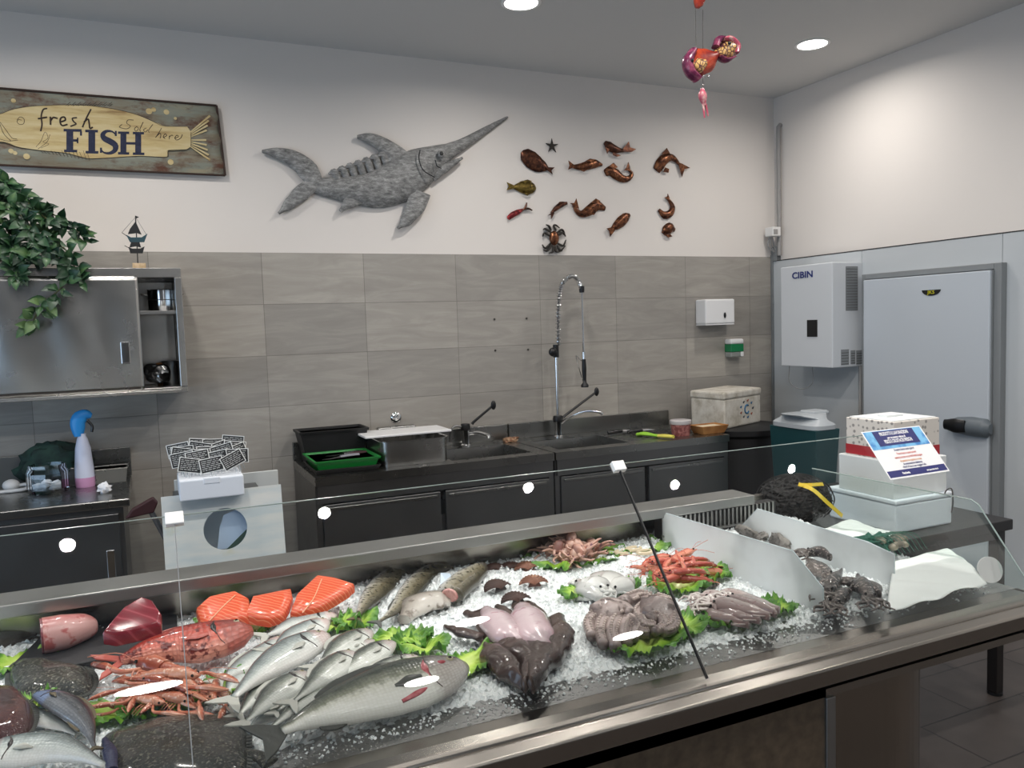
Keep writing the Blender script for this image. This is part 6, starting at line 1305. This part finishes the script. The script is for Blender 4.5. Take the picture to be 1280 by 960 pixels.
# ---- scallops
suvmat('scallop_shell', [(.3, rgb(14, 9, 9)), (.5, rgb(32, 20, 17)), (.7, rgb(70, 44, 35))], 0, rough=.5, coat=.1, spots=(40, rgb(120, 84, 64), .66), bump=.3)
suvmat('scallop_pale', [(.3, rgb(40, 22, 18)), (.5, rgb(84, 50, 38)), (.7, rgb(134, 88, 68))], 0, rough=.5, coat=.1, spots=(40, rgb(206, 160, 130), .6), bump=.3)
def scallop(label, u, v, r, rz, tilt, mat):
    mb = MB(); na, nr = 61, 10; vs = []; uv = []
    for j in range(nr):
        q = j/(nr-1)
        for i in range(na):
            a = PI*(.08+.84*i/(na-1)); rib = .5+.5*math.cos(i*2*PI/5); rr = q*(1+.03*rib); vs.append(V((r*rr*math.cos(a)*1.05, r*rr*math.sin(a), r*(.42*math.sin(PI*min(1, q*.8+.2))-.02+.09*rib*q)))); uv.append((q, rib*2-1))
    fs = [(j*na+i, j*na+i+1, (j+1)*na+i+1, (j+1)*na+i) for j in range(nr-1) for i in range(na-1)]
    mb.add(vs, fs, uv); o = mb.build('scallop', mat, smooth=True, angle=180, solid=.003)
    MB().prism([V((-r*.45, -.002, .004)), V((r*.45, -.002, .004)), V((r*.3, r*.2, .012)), V((-r*.3, r*.2, .012))], (0, 0, .005)).build('hinge', mat, o, world=False)
    o.location = atz(u, v, IZ+.01); o.rotation_euler = (tilt, 0, rz); return tag(o, label, 'scallop', 'scallop shells on the ice')
for a in (('scallop shell farthest back, beside the hake piece', 592, 712, .032, .1, .5, 'scallop_shell'), ('dark spiky scallop shell left of the pale ribbed one', 622, 716, .042, .3, .5, 'scallop_shell'), ('dark scallop shell touching the pale ribbed one', 640, 714, .04, -.2, .5, 'scallop_shell'), ('pale brown ribbed scallop shell beside the pink baby octopus', 660, 715, .042, -.1, .6, 'scallop_pale'),
          ('big dark scallop shell in the middle row, left one', 625, 740, .048, .25, .55, 'scallop_shell'), ('brown scallop shell in the middle row, right one', 668, 734, .044, -.25, .6, 'scallop_pale'), ('front dark scallop shell, nearest the monkfish', 647, 756, .046, 0, .55, 'scallop_shell')): scallop(*a)
# ---- monkfish
def blob(name, mat, pts, ws, th, z, parent=None, res=18, n=14, rag=0):
    P = [atz(u, v, IZ+z) for u, v in pts]; sc = [pxw([pts[max(i-1, 0)], pts[min(i+1, len(pts)-1)]], w, IZ+z, t=th*.75) for i, w in enumerate(ws)]
    m = len(ws)-1
    mb = MB().loft(P, [(k/m, q, q, th*(.4+.6*math.sin(PI*(.12+.76*k/m))), th*.5) for k, q in enumerate(sc)], res=res, n=n)
    if rag: mb.v = [v+rag*(noise.noise_vector(v*22)+.5*noise.noise_vector(v*60)) for v in mb.v]
    return mb.build(name, mat, parent, smooth=True, angle=180)
def monk(label, body, bw, belly, blw, fins, z):
    o = blob('monkfish', 'monk_skin', body, bw, .03, z, None, 30, 24, .008); recentre(o); tag(o, label, 'monkfish', 'dark brown monkfish')
    if belly: blob('belly', 'monk_belly', belly, blw, .034, z+.012, o, 18, 14, .002)
    for p, w in fins: blob('fin', 'monk_skin', p, w, .014, z, o, 12, 10, .005)
    return o
monk('left belly-up monkfish with two dark arm-like fins pointing left', [(604, 768), (622, 786), (640, 806), (662, 830), (656, 858)], [15, 22, 21, 15, 5], [(608, 766), (622, 780), (636, 796), (650, 806)], [11, 20, 20, 10], [([(603, 797), (580, 792), (556, 784)], [7, 7, 4]), ([(606, 784), (596, 774), (582, 766)], [8, 7, 5])], .03)
monk('middle monkfish belly up, with the larger pink white belly', [(655, 760), (664, 782), (676, 806), (672, 836), (664, 860)], [15, 26, 25, 17, 5], [(654, 762), (660, 776), (668, 794), (680, 810)], [13, 24, 24, 12], [([(636, 772), (630, 764), (622, 758)], [6, 7, 5]), ([(678, 782), (676, 768), (662, 755)], [6, 7, 4])], .035)
monk('right monkfish lying dark back up', [(694, 776), (700, 794), (694, 816), (684, 842)], [12, 18, 17, 5], None, None, [([(708, 790), (711, 806), (706, 818)], [4, 5, 3])], .03)
monk('front left monkfish lying dark back up', [(602, 808), (618, 822), (636, 840), (655, 856)], [7, 17, 15, 4], None, None, [], .025)
# ---- grey octopus
suvmat('octopus_skin', [(.0, rgb(176, 160, 156)), (.4, rgb(132, 116, 112)), (1, rgb(94, 82, 80))], 0, rough=.25, spots=(30, rgb(110, 96, 92), .55), bump=.6, nscale=55)
plain('sucker', rgb(186, 170, 164), .3)
def arm(o, pts, r0, r1, z, suck=None, mat='octopus_skin', zs=None):
    zs = zs or [0]*len(pts); P = catmull([atz(u, v, IZ+z+dz) for (u, v), dz in zip(pts, zs)], 18); m = len(P)
    a = MB().tube(P, [r0+(r1-r0)*(k/(m-1)) for k in range(m)], 10); sm = []
    f = a.build('arm', mat, o, smooth=True, angle=180)
    if suck:
        sk = MB(); side = V(suck).normalized()
        for k in range(2, m-1):
            t = (P[k+1]-P[k]).normalized(); s = (side-t*side.dot(t)).normalized(); b = s.cross(t); rr = r0+(r1-r0)*k/(m-1)
            for q in (-.45, .45): c = P[k]+(s*math.cos(q)+b*math.sin(q))*rr; sk.ball(c, rr*.26, 7, 4)
        sk.build('suckers', 'sucker', f, smooth=True)
def octo(label, u, v, r, z, arms):
    o = MB().ball((0, 0, 0), r, 20, 14, fn=lump(u, .25, 1.8)).build('octopus', 'octopus_skin', smooth=True, angle=180); o.location = atz(u, v, IZ+z); tag(o, label, 'octopus', 'grey octopuses')
    for a in arms: arm(o, *a)
    return o
octo('left grey octopus with its thick arms curled forward', 762, 768, (.055, .05, .04), .04, [([(770, 765), (748, 768), (736, 780), (740, 796)], .023, .014, .035, (-.4, -.6, .7)), ([(772, 770), (755, 776), (750, 790), (754, 806)], .023, .014, .035, (-.3, -.7, .7)), ([(780, 772), (768, 778), (764, 794), (770, 809)], .024, .015, .035, (0, -.7, .7)), ([(786, 774), (782, 784), (780, 796), (784, 804)], .022, .014, .035, (.2, -.7, .7)),
     ([(745, 764), (760, 756), (780, 760), (790, 768)], .022, .016, .055, None), ([(786, 776), (796, 784), (792, 798)], .02, .012, .04, (.3, -.7, .6))])
octo('right grey octopus with suckers showing on its rolled arms', 822, 768, (.06, .055, .045), .045, [([(778, 756), (795, 748), (812, 752), (806, 764)], .024, .018, .05, (0, -.6, .8)), ([(806, 760), (796, 770), (804, 782), (820, 784)], .023, .014, .045, (0, -.5, .85)), ([(826, 758), (840, 768), (840, 784), (828, 790)], .024, .014, .045, (.3, -.5, .8)), ([(818, 752), (834, 756), (844, 768)], .022, .016, .055, (.2, -.5, .8)),
     ([(812, 776), (824, 772), (830, 782), (818, 790)], .02, .012, .05, (0, -.5, .85)), ([(800, 768), (790, 778), (798, 790), (812, 792)], .02, .012, .035, (0, -.5, .85))])
# ---- pink baby octopus heap
suvmat('baby_octopus_skin', [(.0, rgb(222, 184, 168)), (.5, rgb(196, 148, 130)), (1, rgb(150, 104, 98))], 0, rough=.25, spots=(50, rgb(128, 84, 96), .6), bump=.4)
def baby(label):
    r = random.Random(3); o = MB().ball((0, 0, .03), (.02, .02, .027), 14, 10, fn=lump(5, .2)).build('baby_octopus', 'baby_octopus_skin', smooth=True, angle=180); tag(o, label, 'baby octopus', 'heap of baby octopus')
    for k in range(8):
        a = 2*PI*k/8+.2; c, s = math.cos(a), math.sin(a); b = a+r.uniform(.6, 1.2)
        P = [(c*.012, s*.012, .012), (c*.035, s*.035, .012+r.uniform(0, .012)), (c*.055+math.cos(b)*.014, s*.055+math.sin(b)*.014, .012+r.uniform(-.004, .01)), (c*.05+math.cos(b)*.032, s*.05+math.sin(b)*.032, .016)]
        MB().tube(P, [.0075, .006, .004, .002], 8, res=12).build('arm', 'baby_octopus_skin', o, smooth=True, world=False)
    return o
B0 = None
r = random.Random(21)
for k, (u, v, z, lab) in enumerate(((684, 698, .02, None), (700, 703, .02, None), (722, 704, .022, None), (740, 702, .02, None), (690, 690, .03, None), (708, 692, .045, None), (728, 692, .045, None), (744, 694, .025, None), (712, 684, .06, 'topmost baby octopus, its pink head sticking up from the heap'), (696, 694, .045, None), (732, 698, .04, None))):
    if B0 is None: o = B0 = baby('pink baby octopus tangled in the heap on the lettuce by the ledge')
    else: o = copy_tree(B0)
    o['label'] = lab or 'pink baby octopus tangled in the heap on the lettuce by the ledge'
    o.location = atz(u, v, IZ+z-.006); o.rotation_euler = (r.uniform(-.6, .6), r.uniform(-.6, .6), r.uniform(0, 6)) if not lab else (.2, .1, .5); s = r.uniform(.85, 1.1); o.scale = (s, s, s)
# pale rings on the lettuce by the divider
plain('ring_pale', rgb(222, 206, 176), .3)
for k, (u, v) in enumerate(((778, 690), (792, 686), (806, 690))):
    c = atz(u, v, IZ+.03); o = MB().tube([c+V((.026*math.cos(a), .018*math.sin(a), 0)) for a in [2*PI*q/20 for q in range(21)]], .006, 8).build('squid_ring', 'ring_pale', smooth=True); recentre(o); tag(o, ['left pale squid ring on the lettuce by the divider', 'middle pale squid ring on the lettuce by the divider', 'right pale squid ring on the lettuce by the divider'][k], 'squid ring', 'squid rings')
# ---- white cuttlefish
suvmat('white_flesh', [(.0, rgb(226, 226, 222)), (.5, rgb(212, 212, 208)), (1, rgb(186, 186, 184))], 0, rough=.18, spots=(30, rgb(186, 178, 176), .62), bump=.3)
def cuttle(name, lab, cat, group, skin, pts, ws, z, th, tent, tl=.05, eyec='eye_dark'):
    o = blob(name, skin, pts, ws, th, z, None, 22, 18, .003 if skin == 'ink_skin' else .002); P0 = atz(*pts[-1], IZ+z); P1 = atz(*pts[-2], IZ+z); recentre(o); tag(o, lab, cat, group)
    d = (P0-P1).normalized(); s = V((-d.y, d.x, 0))
    for k in range(tent):
        a = (k/(tent-1)-.5)*1.9; L_ = tl*(.75+.35*((k*5) % 3)/2); e = P0+(d*math.cos(a)+s*math.sin(a))*L_; sw = (s*math.cos(a)-d*math.sin(a))*(.012 if k % 2 else -.012)
        MB().tube([P0-d*.006, P0.lerp(e, .4)+V((0, 0, .008-.004*(k % 2)))+sw, P0.lerp(e, .75)-sw*.6, e+sw*.9+V((0, 0, -.008))], [.006, .005, .004, .0018], 7, res=14).build('tentacle', skin, o, smooth=True)
    for q in (-1, 1): MB().ball(P0-d*.012+s*q*.012+V((0, 0, th*.55)), .004, 8, 6).build('eye', eyec, o, smooth=True)
    return o
for k, a in enumerate((([(752, 748), (738, 738), (722, 730)], [9, 14, 8], .028, 'left white cuttlefish on the small lettuce'), ([(720, 744), (736, 742), (752, 736)], [9, 12, 7], .018, 'lowest white cuttlefish of the small heap'), ([(738, 728), (756, 728), (776, 734)], [11, 15, 8], .03, 'back white cuttlefish of the small heap'), ([(790, 728), (778, 732), (762, 740)], [8, 12, 8], .03, 'right white cuttlefish of the small heap'), ([(728, 730), (744, 732), (758, 740)], [8, 12, 7], .04, 'topmost white cuttlefish of the small heap'))):
    cuttle('white_cuttlefish', a[3], 'cuttlefish', 'small white cuttlefish', 'white_flesh', a[0], a[1], a[2], .026, 6, .03)
# ---- squid
suvmat('squid_skin', [(.0, rgb(214, 206, 202)), (.45, rgb(186, 172, 168)), (1, rgb(136, 112, 110))], 0, rough=.2, spots=(70, rgb(150, 120, 118), .58), bump=.3)
for k, a in enumerate((([(974, 763), (945, 756), (915, 745), (896, 750)], [4, 9, 9, 5], .04, 'reddish squid at the back of the squid heap'), ([(962, 771), (935, 764), (905, 756), (888, 754)], [4, 9, 10, 5], .045, 'middle squid of the heap, lying on top'), ([(950, 776), (925, 770), (900, 762), (884, 760)], [4, 9, 9, 5], .035, 'squid second from the front of the heap'), ([(936, 781), (915, 776), (896, 770), (880, 764)], [4, 8, 9, 5], .025, 'front squid of the heap, on the dark lettuce'), ([(970, 768), (950, 760), (925, 752), (908, 748)], [4, 8, 8, 5], .05, 'slim squid lying between the two rear squid'), ([(926, 764), (906, 752), (890, 746), (876, 748)], [4, 8, 8, 5], .03, 'pale squid at the left of the squid heap'))):
    o = cuttle('squid', a[3], 'squid', 'squid on the lettuce by the divider', 'squid_skin', a[0], a[1], a[2], .02, 6, .055)
    P = [atz(*p, IZ+a[2]) for p in a[0]]; d = (P[1]-P[0]).normalized(); s = V((-d.y, d.x, 0))
    MB().prism([P[0]-d*.004, P[0]+d*.03+s*.028, P[0]+d*.06+s*.008, P[0]+d*.06-s*.008, P[0]+d*.03-s*.028], (0, 0, .004)).build('fin', 'squid_skin', o, bevel=.0015)
# ---- red prawns
suvmat('prawn_shell', [(.0, rgb(224, 150, 122)), (.5, rgb(196, 92, 68)), (1, rgb(160, 58, 46))], 0, rough=.25, spots=(60, rgb(226, 160, 136), .62), bump=.3)
def prawn(label):
    t = thing('red_prawn', label, 'prawn', group='heap of red prawns')
    MB().loft([(-.05, -.02, .01), (-.03, .004, .014), (0, .012, .016), (.03, .006, .016)], segprof(6, .006, .013, .95), res=22, n=10).build('tail', 'prawn_shell', t, smooth=True, world=False, angle=60)
    MB().loft([(.028, .006, .016), (.05, -.002, .016), (.075, -.014, .018)], [(0, .013, .013, .013, .01), (.4, .013, .013, .013, .01), (1, .001, .001, .001, .001)], res=10, n=10).build('head', 'prawn_shell', t, smooth=True, world=False)
    f = MB()
    for a in (-.5, 0, .5): f.loft([(-.048, -.02, .01), (-.062, -.032+.012*a, .008), (-.07, -.042+.02*a, .006)], [(0, .003, .003, .001, .001), (.5, .006, .006, .001, .001), (1, .003, .003, .001, .001)], res=6, n=6)
    f.build('tail_fan', 'prawn_shell', t, world=False)
    for s in (-1, 1):
        MB().tube([(.06, -.006, .022), (.1, -.03+.02*s, .034), (.13, -.06+.03*s, .02)], .0007, 4, res=8).build('antenna', 'prawn_shell', t, world=False)
        MB().ball((.06, -.006+.006*s, .022), .003, 7, 5).build('eye', 'eye_dark', t, world=False)
    return t
P0_ = None; r = random.Random(8)
for k, (u, v, z) in enumerate(((805, 717, .02), (820, 714, .03), (838, 712, .04), (856, 712, .045), (872, 714, .04), (885, 722, .025), (828, 722, .04), (846, 720, .055), (864, 722, .055), (815, 708, .03), (835, 704, .045), (852, 703, .05), (870, 706, .045), (848, 730, .03), (866, 732, .03))):
    t = P0_ = prawn('red prawn in the orange red heap beside the dark glass joint') if k == 0 else copy_tree(P0_)
    t['label'] = 'leftmost red prawn, lying on the ice off the lettuce' if k == 0 else 'red prawn in the orange red heap beside the dark glass joint'
    t.location = atz(u, v, IZ+z-.01); t.rotation_euler = (r.uniform(-.5, .5), r.uniform(-.3, .3), r.choice((0, PI))+r.uniform(-.7, .7)); s = r.uniform(.95, 1.2); t.scale = (s, s, s)
# ---- dark cuttlefish between the dividers
suvmat('ink_skin', [(.0, rgb(112, 104, 100)), (.5, rgb(70, 63, 60)), (1, rgb(40, 36, 36))], 0, rough=.22, spots=(110, rgb(156, 146, 140), .56), bump=1., nscale=90, coat=.3)
for k, a in enumerate((([(1038, 697), (1024, 691), (1008, 692)], [4, 7, 6], .05, .022, 'topmost dark cuttlefish, leaning on the big divider'), ([(1010, 702), (1022, 712), (1036, 722)], [6, 11, 8], .035, .024, 'dark ringed cuttlefish below the topmost one'), ([(1052, 716), (1042, 728), (1034, 742)], [5, 11, 8], .04, .024, 'dark cuttlefish in the middle of the heap, head to the front left'), ([(1064, 738), (1052, 746), (1042, 757)], [5, 10, 8], .03, .02, 'front left dark cuttlefish with spread tentacles'),
                        ([(1100, 744), (1084, 736), (1066, 730)], [5, 11, 8], .035, .022, 'right dark cuttlefish, nearest the smaller divider'), ([(1072, 722), (1081, 734), (1089, 750)], [5, 10, 7], .04, .022, 'narrow dark cuttlefish pointing down to the front rail'))):
    cuttle('dark_cuttlefish', a[4], 'cuttlefish', 'dark cuttlefish between the dividers', 'ink_skin', a[0], a[1], a[2], a[3], 9, .06)
# ---- oysters behind the big divider
suvmat('oyster_shell', [(.0, rgb(66, 64, 62)), (.5, rgb(104, 100, 96)), (1, rgb(140, 136, 130))], 0, rough=.6, bump=.8, coat=0)
for k, (u, v, lab) in enumerate(((912, 657, 'left oyster behind the big divider'), (928, 655, 'second oyster from the left behind the big divider'), (944, 661, 'third oyster behind the big divider'), (958, 668, 'fourth oyster behind the big divider'), (975, 678, 'fifth oyster behind the big divider'), (936, 668, 'oyster lying in front of the row behind the big divider'))):
    o = MB().ball((0, 0, 0), (.05, .032, .018), 20, 10, fn=lump(k*3, .45, 3)).build('oyster', 'oyster_shell', smooth=True, angle=30); o.location = atz(u, v, IZ+.03); o.rotation_euler = (.3, .1*k, k*1.1); tag(o, lab, 'oyster', 'oysters behind the big divider')
# ---- net bags
def bagmat(name, a, b, c, sc):
    s = N(name).set(rough=.62); vo = s.n('ShaderNodeTexVoronoi'); vo.inputs['Scale'].default_value = sc; s.l(s.coord('Object', (1, 1, 1.8)), vo.inputs['Vector'])
    s.color(s.ramp(vo.outputs['Distance'], [(.1, b), (.5, a), (.8, c)])); s.bump(vo.outputs['Distance'], 1., .02)
bagmat('mussel_bag', rgb(14, 12, 12), rgb(34, 29, 27), rgb(5, 5, 5), 40)
plain('tape_yellow', rgb(222, 190, 44), .45); plain('net_black', rgb(16, 16, 16), .6); plain('net_green', rgb(22, 104, 82), .55)
bc_ = atz(996, 650, IZ+.01); bcz = IZ+.075
t = thing('mussel_net_bag', 'round black net bag full of mussels with a yellow tape', 'net bag', (bc_.x+.03, bc_.y+.08, IZ))
bctr = V((bc_.x+.045, bc_.y+.06, bcz))
def musl(d): 
    dd, pt = noise.voronoi(V((d.x*7, d.y*7, d.z*12)), distance_metric='DISTANCE', exponent=2.5); return 1+.06*noise.noise(d*2)-.13*dd[0]
MB().ball(bctr, (.165, .13, .10), 90, 60, fn=musl).build('mussels', 'mussel_bag', t, smooth=True, angle=50)
nb = MB()
for k in range(16):
    a0 = 2*PI*k/16
    for s in (-1, 1): nb.tube([bctr+V((.168*math.cos(a0+s*q*.5)*math.cos(b), .133*math.sin(a0+s*q*.5)*math.cos(b), .103*math.sin(b))) for q, b in [(j/14*2, -.6+2.1*j/14) for j in range(15)]], .0016, 4)
nb.build('netting', 'net_black', t)
def strap(pts, w):
    P = catmull(pts, 14); mb = MB()
    for k in range(13):
        pass
    vs = []
    for k, p in enumerate(P):
        tg = (P[min(k+1, 13)]-P[max(k-1, 0)]).normalized(); s = tg.cross(V((-.3, -.8, .5))).normalized(); vs += [p+s*w, p-s*w]
    return mb.add(vs, [(2*i, 2*i+2, 2*i+3, 2*i+1) for i in range(13)])
yy = bctr.y-.1
strap([aty(998, 605, bctr.y-.09), aty(1016, 612, bctr.y-.13), aty(1034, 628, bctr.y-.17), aty(1053, 645, bctr.y-.18)], .008).build('yellow_tape', 'tape_yellow', t, solid=.001)
strap([aty(999, 606, bctr.y-.10), aty(1014, 606, bctr.y-.11), aty(1029, 605, bctr.y-.10)], .007).build('yellow_tape', 'tape_yellow', t, solid=.001)
g = atz(1105, 690, IZ+.02); t = thing('clam_net_bag', 'small green net bag of clams between the divider and the white sheet', 'net bag', (g.x, g.y, IZ))
suvmat('clam_shell', [(.0, rgb(120, 112, 96)), (.5, rgb(156, 148, 126)), (1, rgb(92, 86, 74))], 0, rough=.4, bump=.4, coat=.2)
plain('net_green_cloth', rgb(24, 96, 78), .6, bump=(120, .8, .006)); r = random.Random(2)
MB().ball(g+V((-.03, .03, .02)), (.085, .05, .032), 28, 14, fn=lump(4, .5, 3)).build('net', 'net_green_cloth', t, smooth=True, angle=30)
for k in range(14):
    p = g+V((r.uniform(-.03, .08), r.uniform(-.06, .02), .025+r.uniform(0, .02))); MB().ball(p, (.019, .016, .011), 12, 8, Matrix.Rotation(r.uniform(0, 3), 4, 'Z') @ Matrix.Rotation(r.uniform(-.8, .8), 4, 'X')).build('clam', 'clam_shell', t, smooth=True)
gn_ = MB()
for k in range(9):
    gn_.tube([g+V((-.05+.02*k, -.075, .012)), g+V((-.055+.02*k, -.03, .055)), g+V((-.06+.018*k, .05, .045))], .0013, 4, res=10)
gn_.build('netting', 'net_green', t)
# ---- white sheets, plate
plain('white_sheet', rgb(238, 242, 240), .6, bump=(14, .3, .01))
def sheet(label, q, hz, seed):
    c = [atz(u, v, IZ+.02) for u, v in q]
    def fn(a, b):
        p = (c[0].lerp(c[1], a)).lerp(c[3].lerp(c[2], a), b); p = p.copy(); p.z = IZ+.022+hz*math.sin(PI*b)*.5+.006*noise.noise((p.x*14+seed, p.y*9, 0))+.010*abs(noise.noise((p.x*6+p.y*8, seed, 0))); return p
    o = MB().grid(fn, 40, 40).build('white_sheet', 'white_sheet', smooth=True, angle=180, solid=.0008); recentre(o); return tag(o, label, 'sheet', 'white sheets over the ice')
sheet('large crumpled white sheet covering the ice at the right end', [(1118, 704), (1184, 686), (1234, 732), (1108, 768)], .03, 3)
sheet('small white sheet under the mussel bag, behind the clams', [(1030, 662), (1062, 650), (1135, 676), (1090, 690)], .01, 9)
q = atz(1238, 733, IZ); t = tag(MB().lathe([(0, 0), (.034, 0), (.038, .003), (.038, .008), (.03, .007), (0, .006)], (0, 0, 0), 36).build('white_plate', 'gloss_white', smooth=True), 'small round white lid leaning on the side glass at the right end', 'lid'); t.location = V((-.197, q.y+.03, IZ+.036)); t.rotation_euler = (1.25, 0, -.35)
# ---- side table and boxes
plain('table_brown', rgb(28, 24, 23), .35, bump=(10, .05, .003)); plain('box_white', rgb(224, 228, 228), .7); plain('carton', rgb(216, 210, 200), .75)
tz = .775
t = thing('dark_side_table', 'dark brown metal side table behind the right end of the counter', 'table', (.45, -2.25, 0))
MB().box((-.10, -2.70, tz-.045), (.85, -1.75, tz)).build('table_top', 'table_brown', t, bevel=.004)
for x in (-.06, .80):
    for y in (-2.67, -1.81):
        l = MB().box((x, y, .012), (x+.045, y+.045, tz-.045)).build('leg', 'table_brown', t, bevel=.003); MB().lathe([(0, 0), (.03, 0), (.03, .012), (0, .014)], (x+.022, y+.022, 0), 12).build('foot', 'black_rubber', l)
fr_ = MB().box((-.06, -2.66, tz-.09), (.82, -2.64, tz-.045)).box((-.06, -1.79, tz-.09), (.82, -1.77, tz-.045)); fr_.build('frame', 'table_brown', t)
y0 = -2.56
def corner(u, v, y): return aty(u, v, y)
def carton(name, label, cat, uc, ul, ur, vb, vt, y0, zb, mat, lid=None):
    A = aty(uc, vb, y0); Bx = aty(ur, vb, y0).x; top = aty(uc, vt, y0).z; yl = y0
    for k in range(200):
        yl += .005; 
        dv = V((A.x, yl, zb))-CAM; 
        if 640+FPX*dv.dot(_R)/dv.dot(_F) < ul: break
    t = thing(name, label, cat, ((A.x+Bx)/2, (y0+yl)/2, zb)); return t, A.x, Bx, y0, yl, zb, top
t, x0, x1, ya, yb, za, zt = carton('polystyrene_box', 'largest white polystyrene box, at the bottom of the stack of three', 'box', 1120, 1037, 1190, 668, 626, -2.62, tz, 'styrofoam')
MB().box((x0, ya, za), (x1, yb, zt-.02)).build('body', 'styrofoam', t, bevel=.008); MB().box((x0-.004, ya-.004, zt-.02), (x1+.004, yb+.004, zt)).build('lid', 'styrofoam', t, bevel=.006); zt1 = zt
hk_ = thing('wire_hook', 'thin black wire hook hanging on the front of the largest box', 'hook', (x1-.03, ya-.006, zt)); MB().tube([(x1-.05, ya-.002, zt-.005), (x1-.045, ya-.008, zt+.012), (x1-.02, ya-.012, zt+.014), (x1-.012, ya-.012, zt-.04), (x1-.02, ya-.012, zt-.085)], .003, 6, res=16).build('wire', 'black_plastic', hk_, smooth=True)
t, x0, x1, ya, yb, za, zt = carton('white_carton', 'plain white box in the middle of the stack, behind the leaflet', 'box', 1117, 1049, 1183, 626, 578, -2.605, zt1, 'box_white')
MB().box((x0, ya, zt1), (x1, yb, zt)).build('body', 'box_white', t, bevel=.004); MB().box(((x0+x1)/2-.03, ya+.01, zt), ((x0+x1)/2+.03, yb-.01, zt+.001)).build('tape', 'carton', t); zt2 = zt
def dots():
    s = N('patterned_card').set(rough=.6); vo = s.n('ShaderNodeTexVoronoi'); vo.inputs['Scale'].default_value = 42; vo.inputs['Randomness'].default_value = .6; s.l(s.coord(), vo.inputs['Vector'])
    s.color(s.ramp(vo.outputs['Distance'], [(.22, rgb(150, 146, 142)), (.34, rgb(222, 216, 208))]))
dots(); plain('red_band', rgb(176, 34, 44), .5)
t, x0, x1, ya, yb, za, zt = carton('patterned_box', 'topmost box with a small grey pattern and a red band', 'box', 1117, 1058, 1174, 578, 528, -2.59, zt2, 'patterned_card')
MB().box((x0, ya, zt2), (x1, yb, zt)).build('body', 'patterned_card', t, bevel=.003)
MB().box((x0-.001, ya-.001, zt2+.004), (x1+.001, yb+.001, zt2+.045)).build('red_band', 'red_band', t)
MB().box((x0+.01, ya+.01, zt), (x1-.01, yb-.01, zt+.004)).build('flap', 'box_white', t); MB().box(((x0+x1)/2-.05, (ya+yb)/2-.02, zt+.004), ((x0+x1)/2+.04, (ya+yb)/2+.03, zt+.012)).build('label', 'box_white', t)
# ---- leaflet on the glass
plain('leaflet_white', rgb(236, 236, 236), .5); plain('leaflet_navy', rgb(30, 36, 104), .5); plain('leaflet_sky', rgb(120, 186, 226), .5, var=(24, rgb(60, 130, 196), .42, .6)); plain('leaflet_red', rgb(206, 112, 104), .6); plain('leaflet_orange', rgb(212, 150, 104), .6)
def onglass(u, v, off=.006):
    n = gn; p0 = V((0, FY, FZ))+n*off; d = ray(u, v); return CAM+d*((p0-CAM).dot(n)/d.dot(n))
c4 = [onglass(*p) for p in ((1062, 545), (1138, 540), (1188, 590), (1113, 600))]
o_ = c4[3]; exv = (c4[2]-c4[3]); W_ = exv.length; eyv = c4[0]-c4[3]; H_ = eyv.length
Mf = frame(o_, V((1, 0, 0)), sl)
t = thing('leaflet', 'blue and white printed leaflet lying on the front glass before the boxes', 'leaflet', M=Mf)
def lb(nm, mat, x0, y0, x1, y1, z, par): return MB().box((x0*W_, y0*H_, z), (x1*W_, y1*H_, z+.0004)).build(nm, mat, par, world=False)
lb('paper', 'leaflet_white', 0, 0, 1, 1, 0, t)
lb('sky_panel', 'leaflet_sky', .02, .6, .98, .98, .0005, t); hd_ = lb('header_panel', 'leaflet_navy', .16, .66, .84, .97, .001, t); ft = lb('footer_band', 'leaflet_navy', .02, .03, .98, .16, .0005, t)
def tx(body, x, y, s, mat, nm, z=.0015, sx=1.): MB().text(body, s*H_, Matrix.Translation((x*W_, y*H_, z)), .0001, sx=sx, bold=.0005 if mat == 'leaflet_white' else .0001).build(nm, mat, t, world=False)
tx('PRODOTTI E LAVORAZIONI', .5, .875, .1, 'leaflet_white', 'heading', sx=.58); tx('per un pranzo veloce di', .5, .80, .06, 'leaflet_white', 'heading', sx=.8); tx('PESCE E CROSTACEI FRESCHI', .5, .71, .1, 'leaflet_white', 'heading', sx=.54)
for y, b, m_ in ((.54, 'il nostro banco tutti i giorni', 'leaflet_navy'), (.46, 'Pesce fresco e piatti pronti', 'leaflet_red'), (.385, 'cucinati al momento con prodotti freschi di stagione', 'leaflet_red'), (.31, 'da gustare in negozio o a casa', 'leaflet_orange'), (.245, 'su prenotazione telefonica', 'leaflet_navy'), (.185, 'chiedi al banco per maggiori info', 'leaflet_navy')): tx(b, .5, y, .06, m_, 'text_line', sx=.75 if len(b) < 40 else .55)
tx('Pescheria', .3, .07, .06, 'leaflet_white', 'footer_text', sx=.8); tx('tutti i giorni dalle 8 alle 13', .74, .07, .035, 'leaflet_white', 'footer_text', sx=.8)
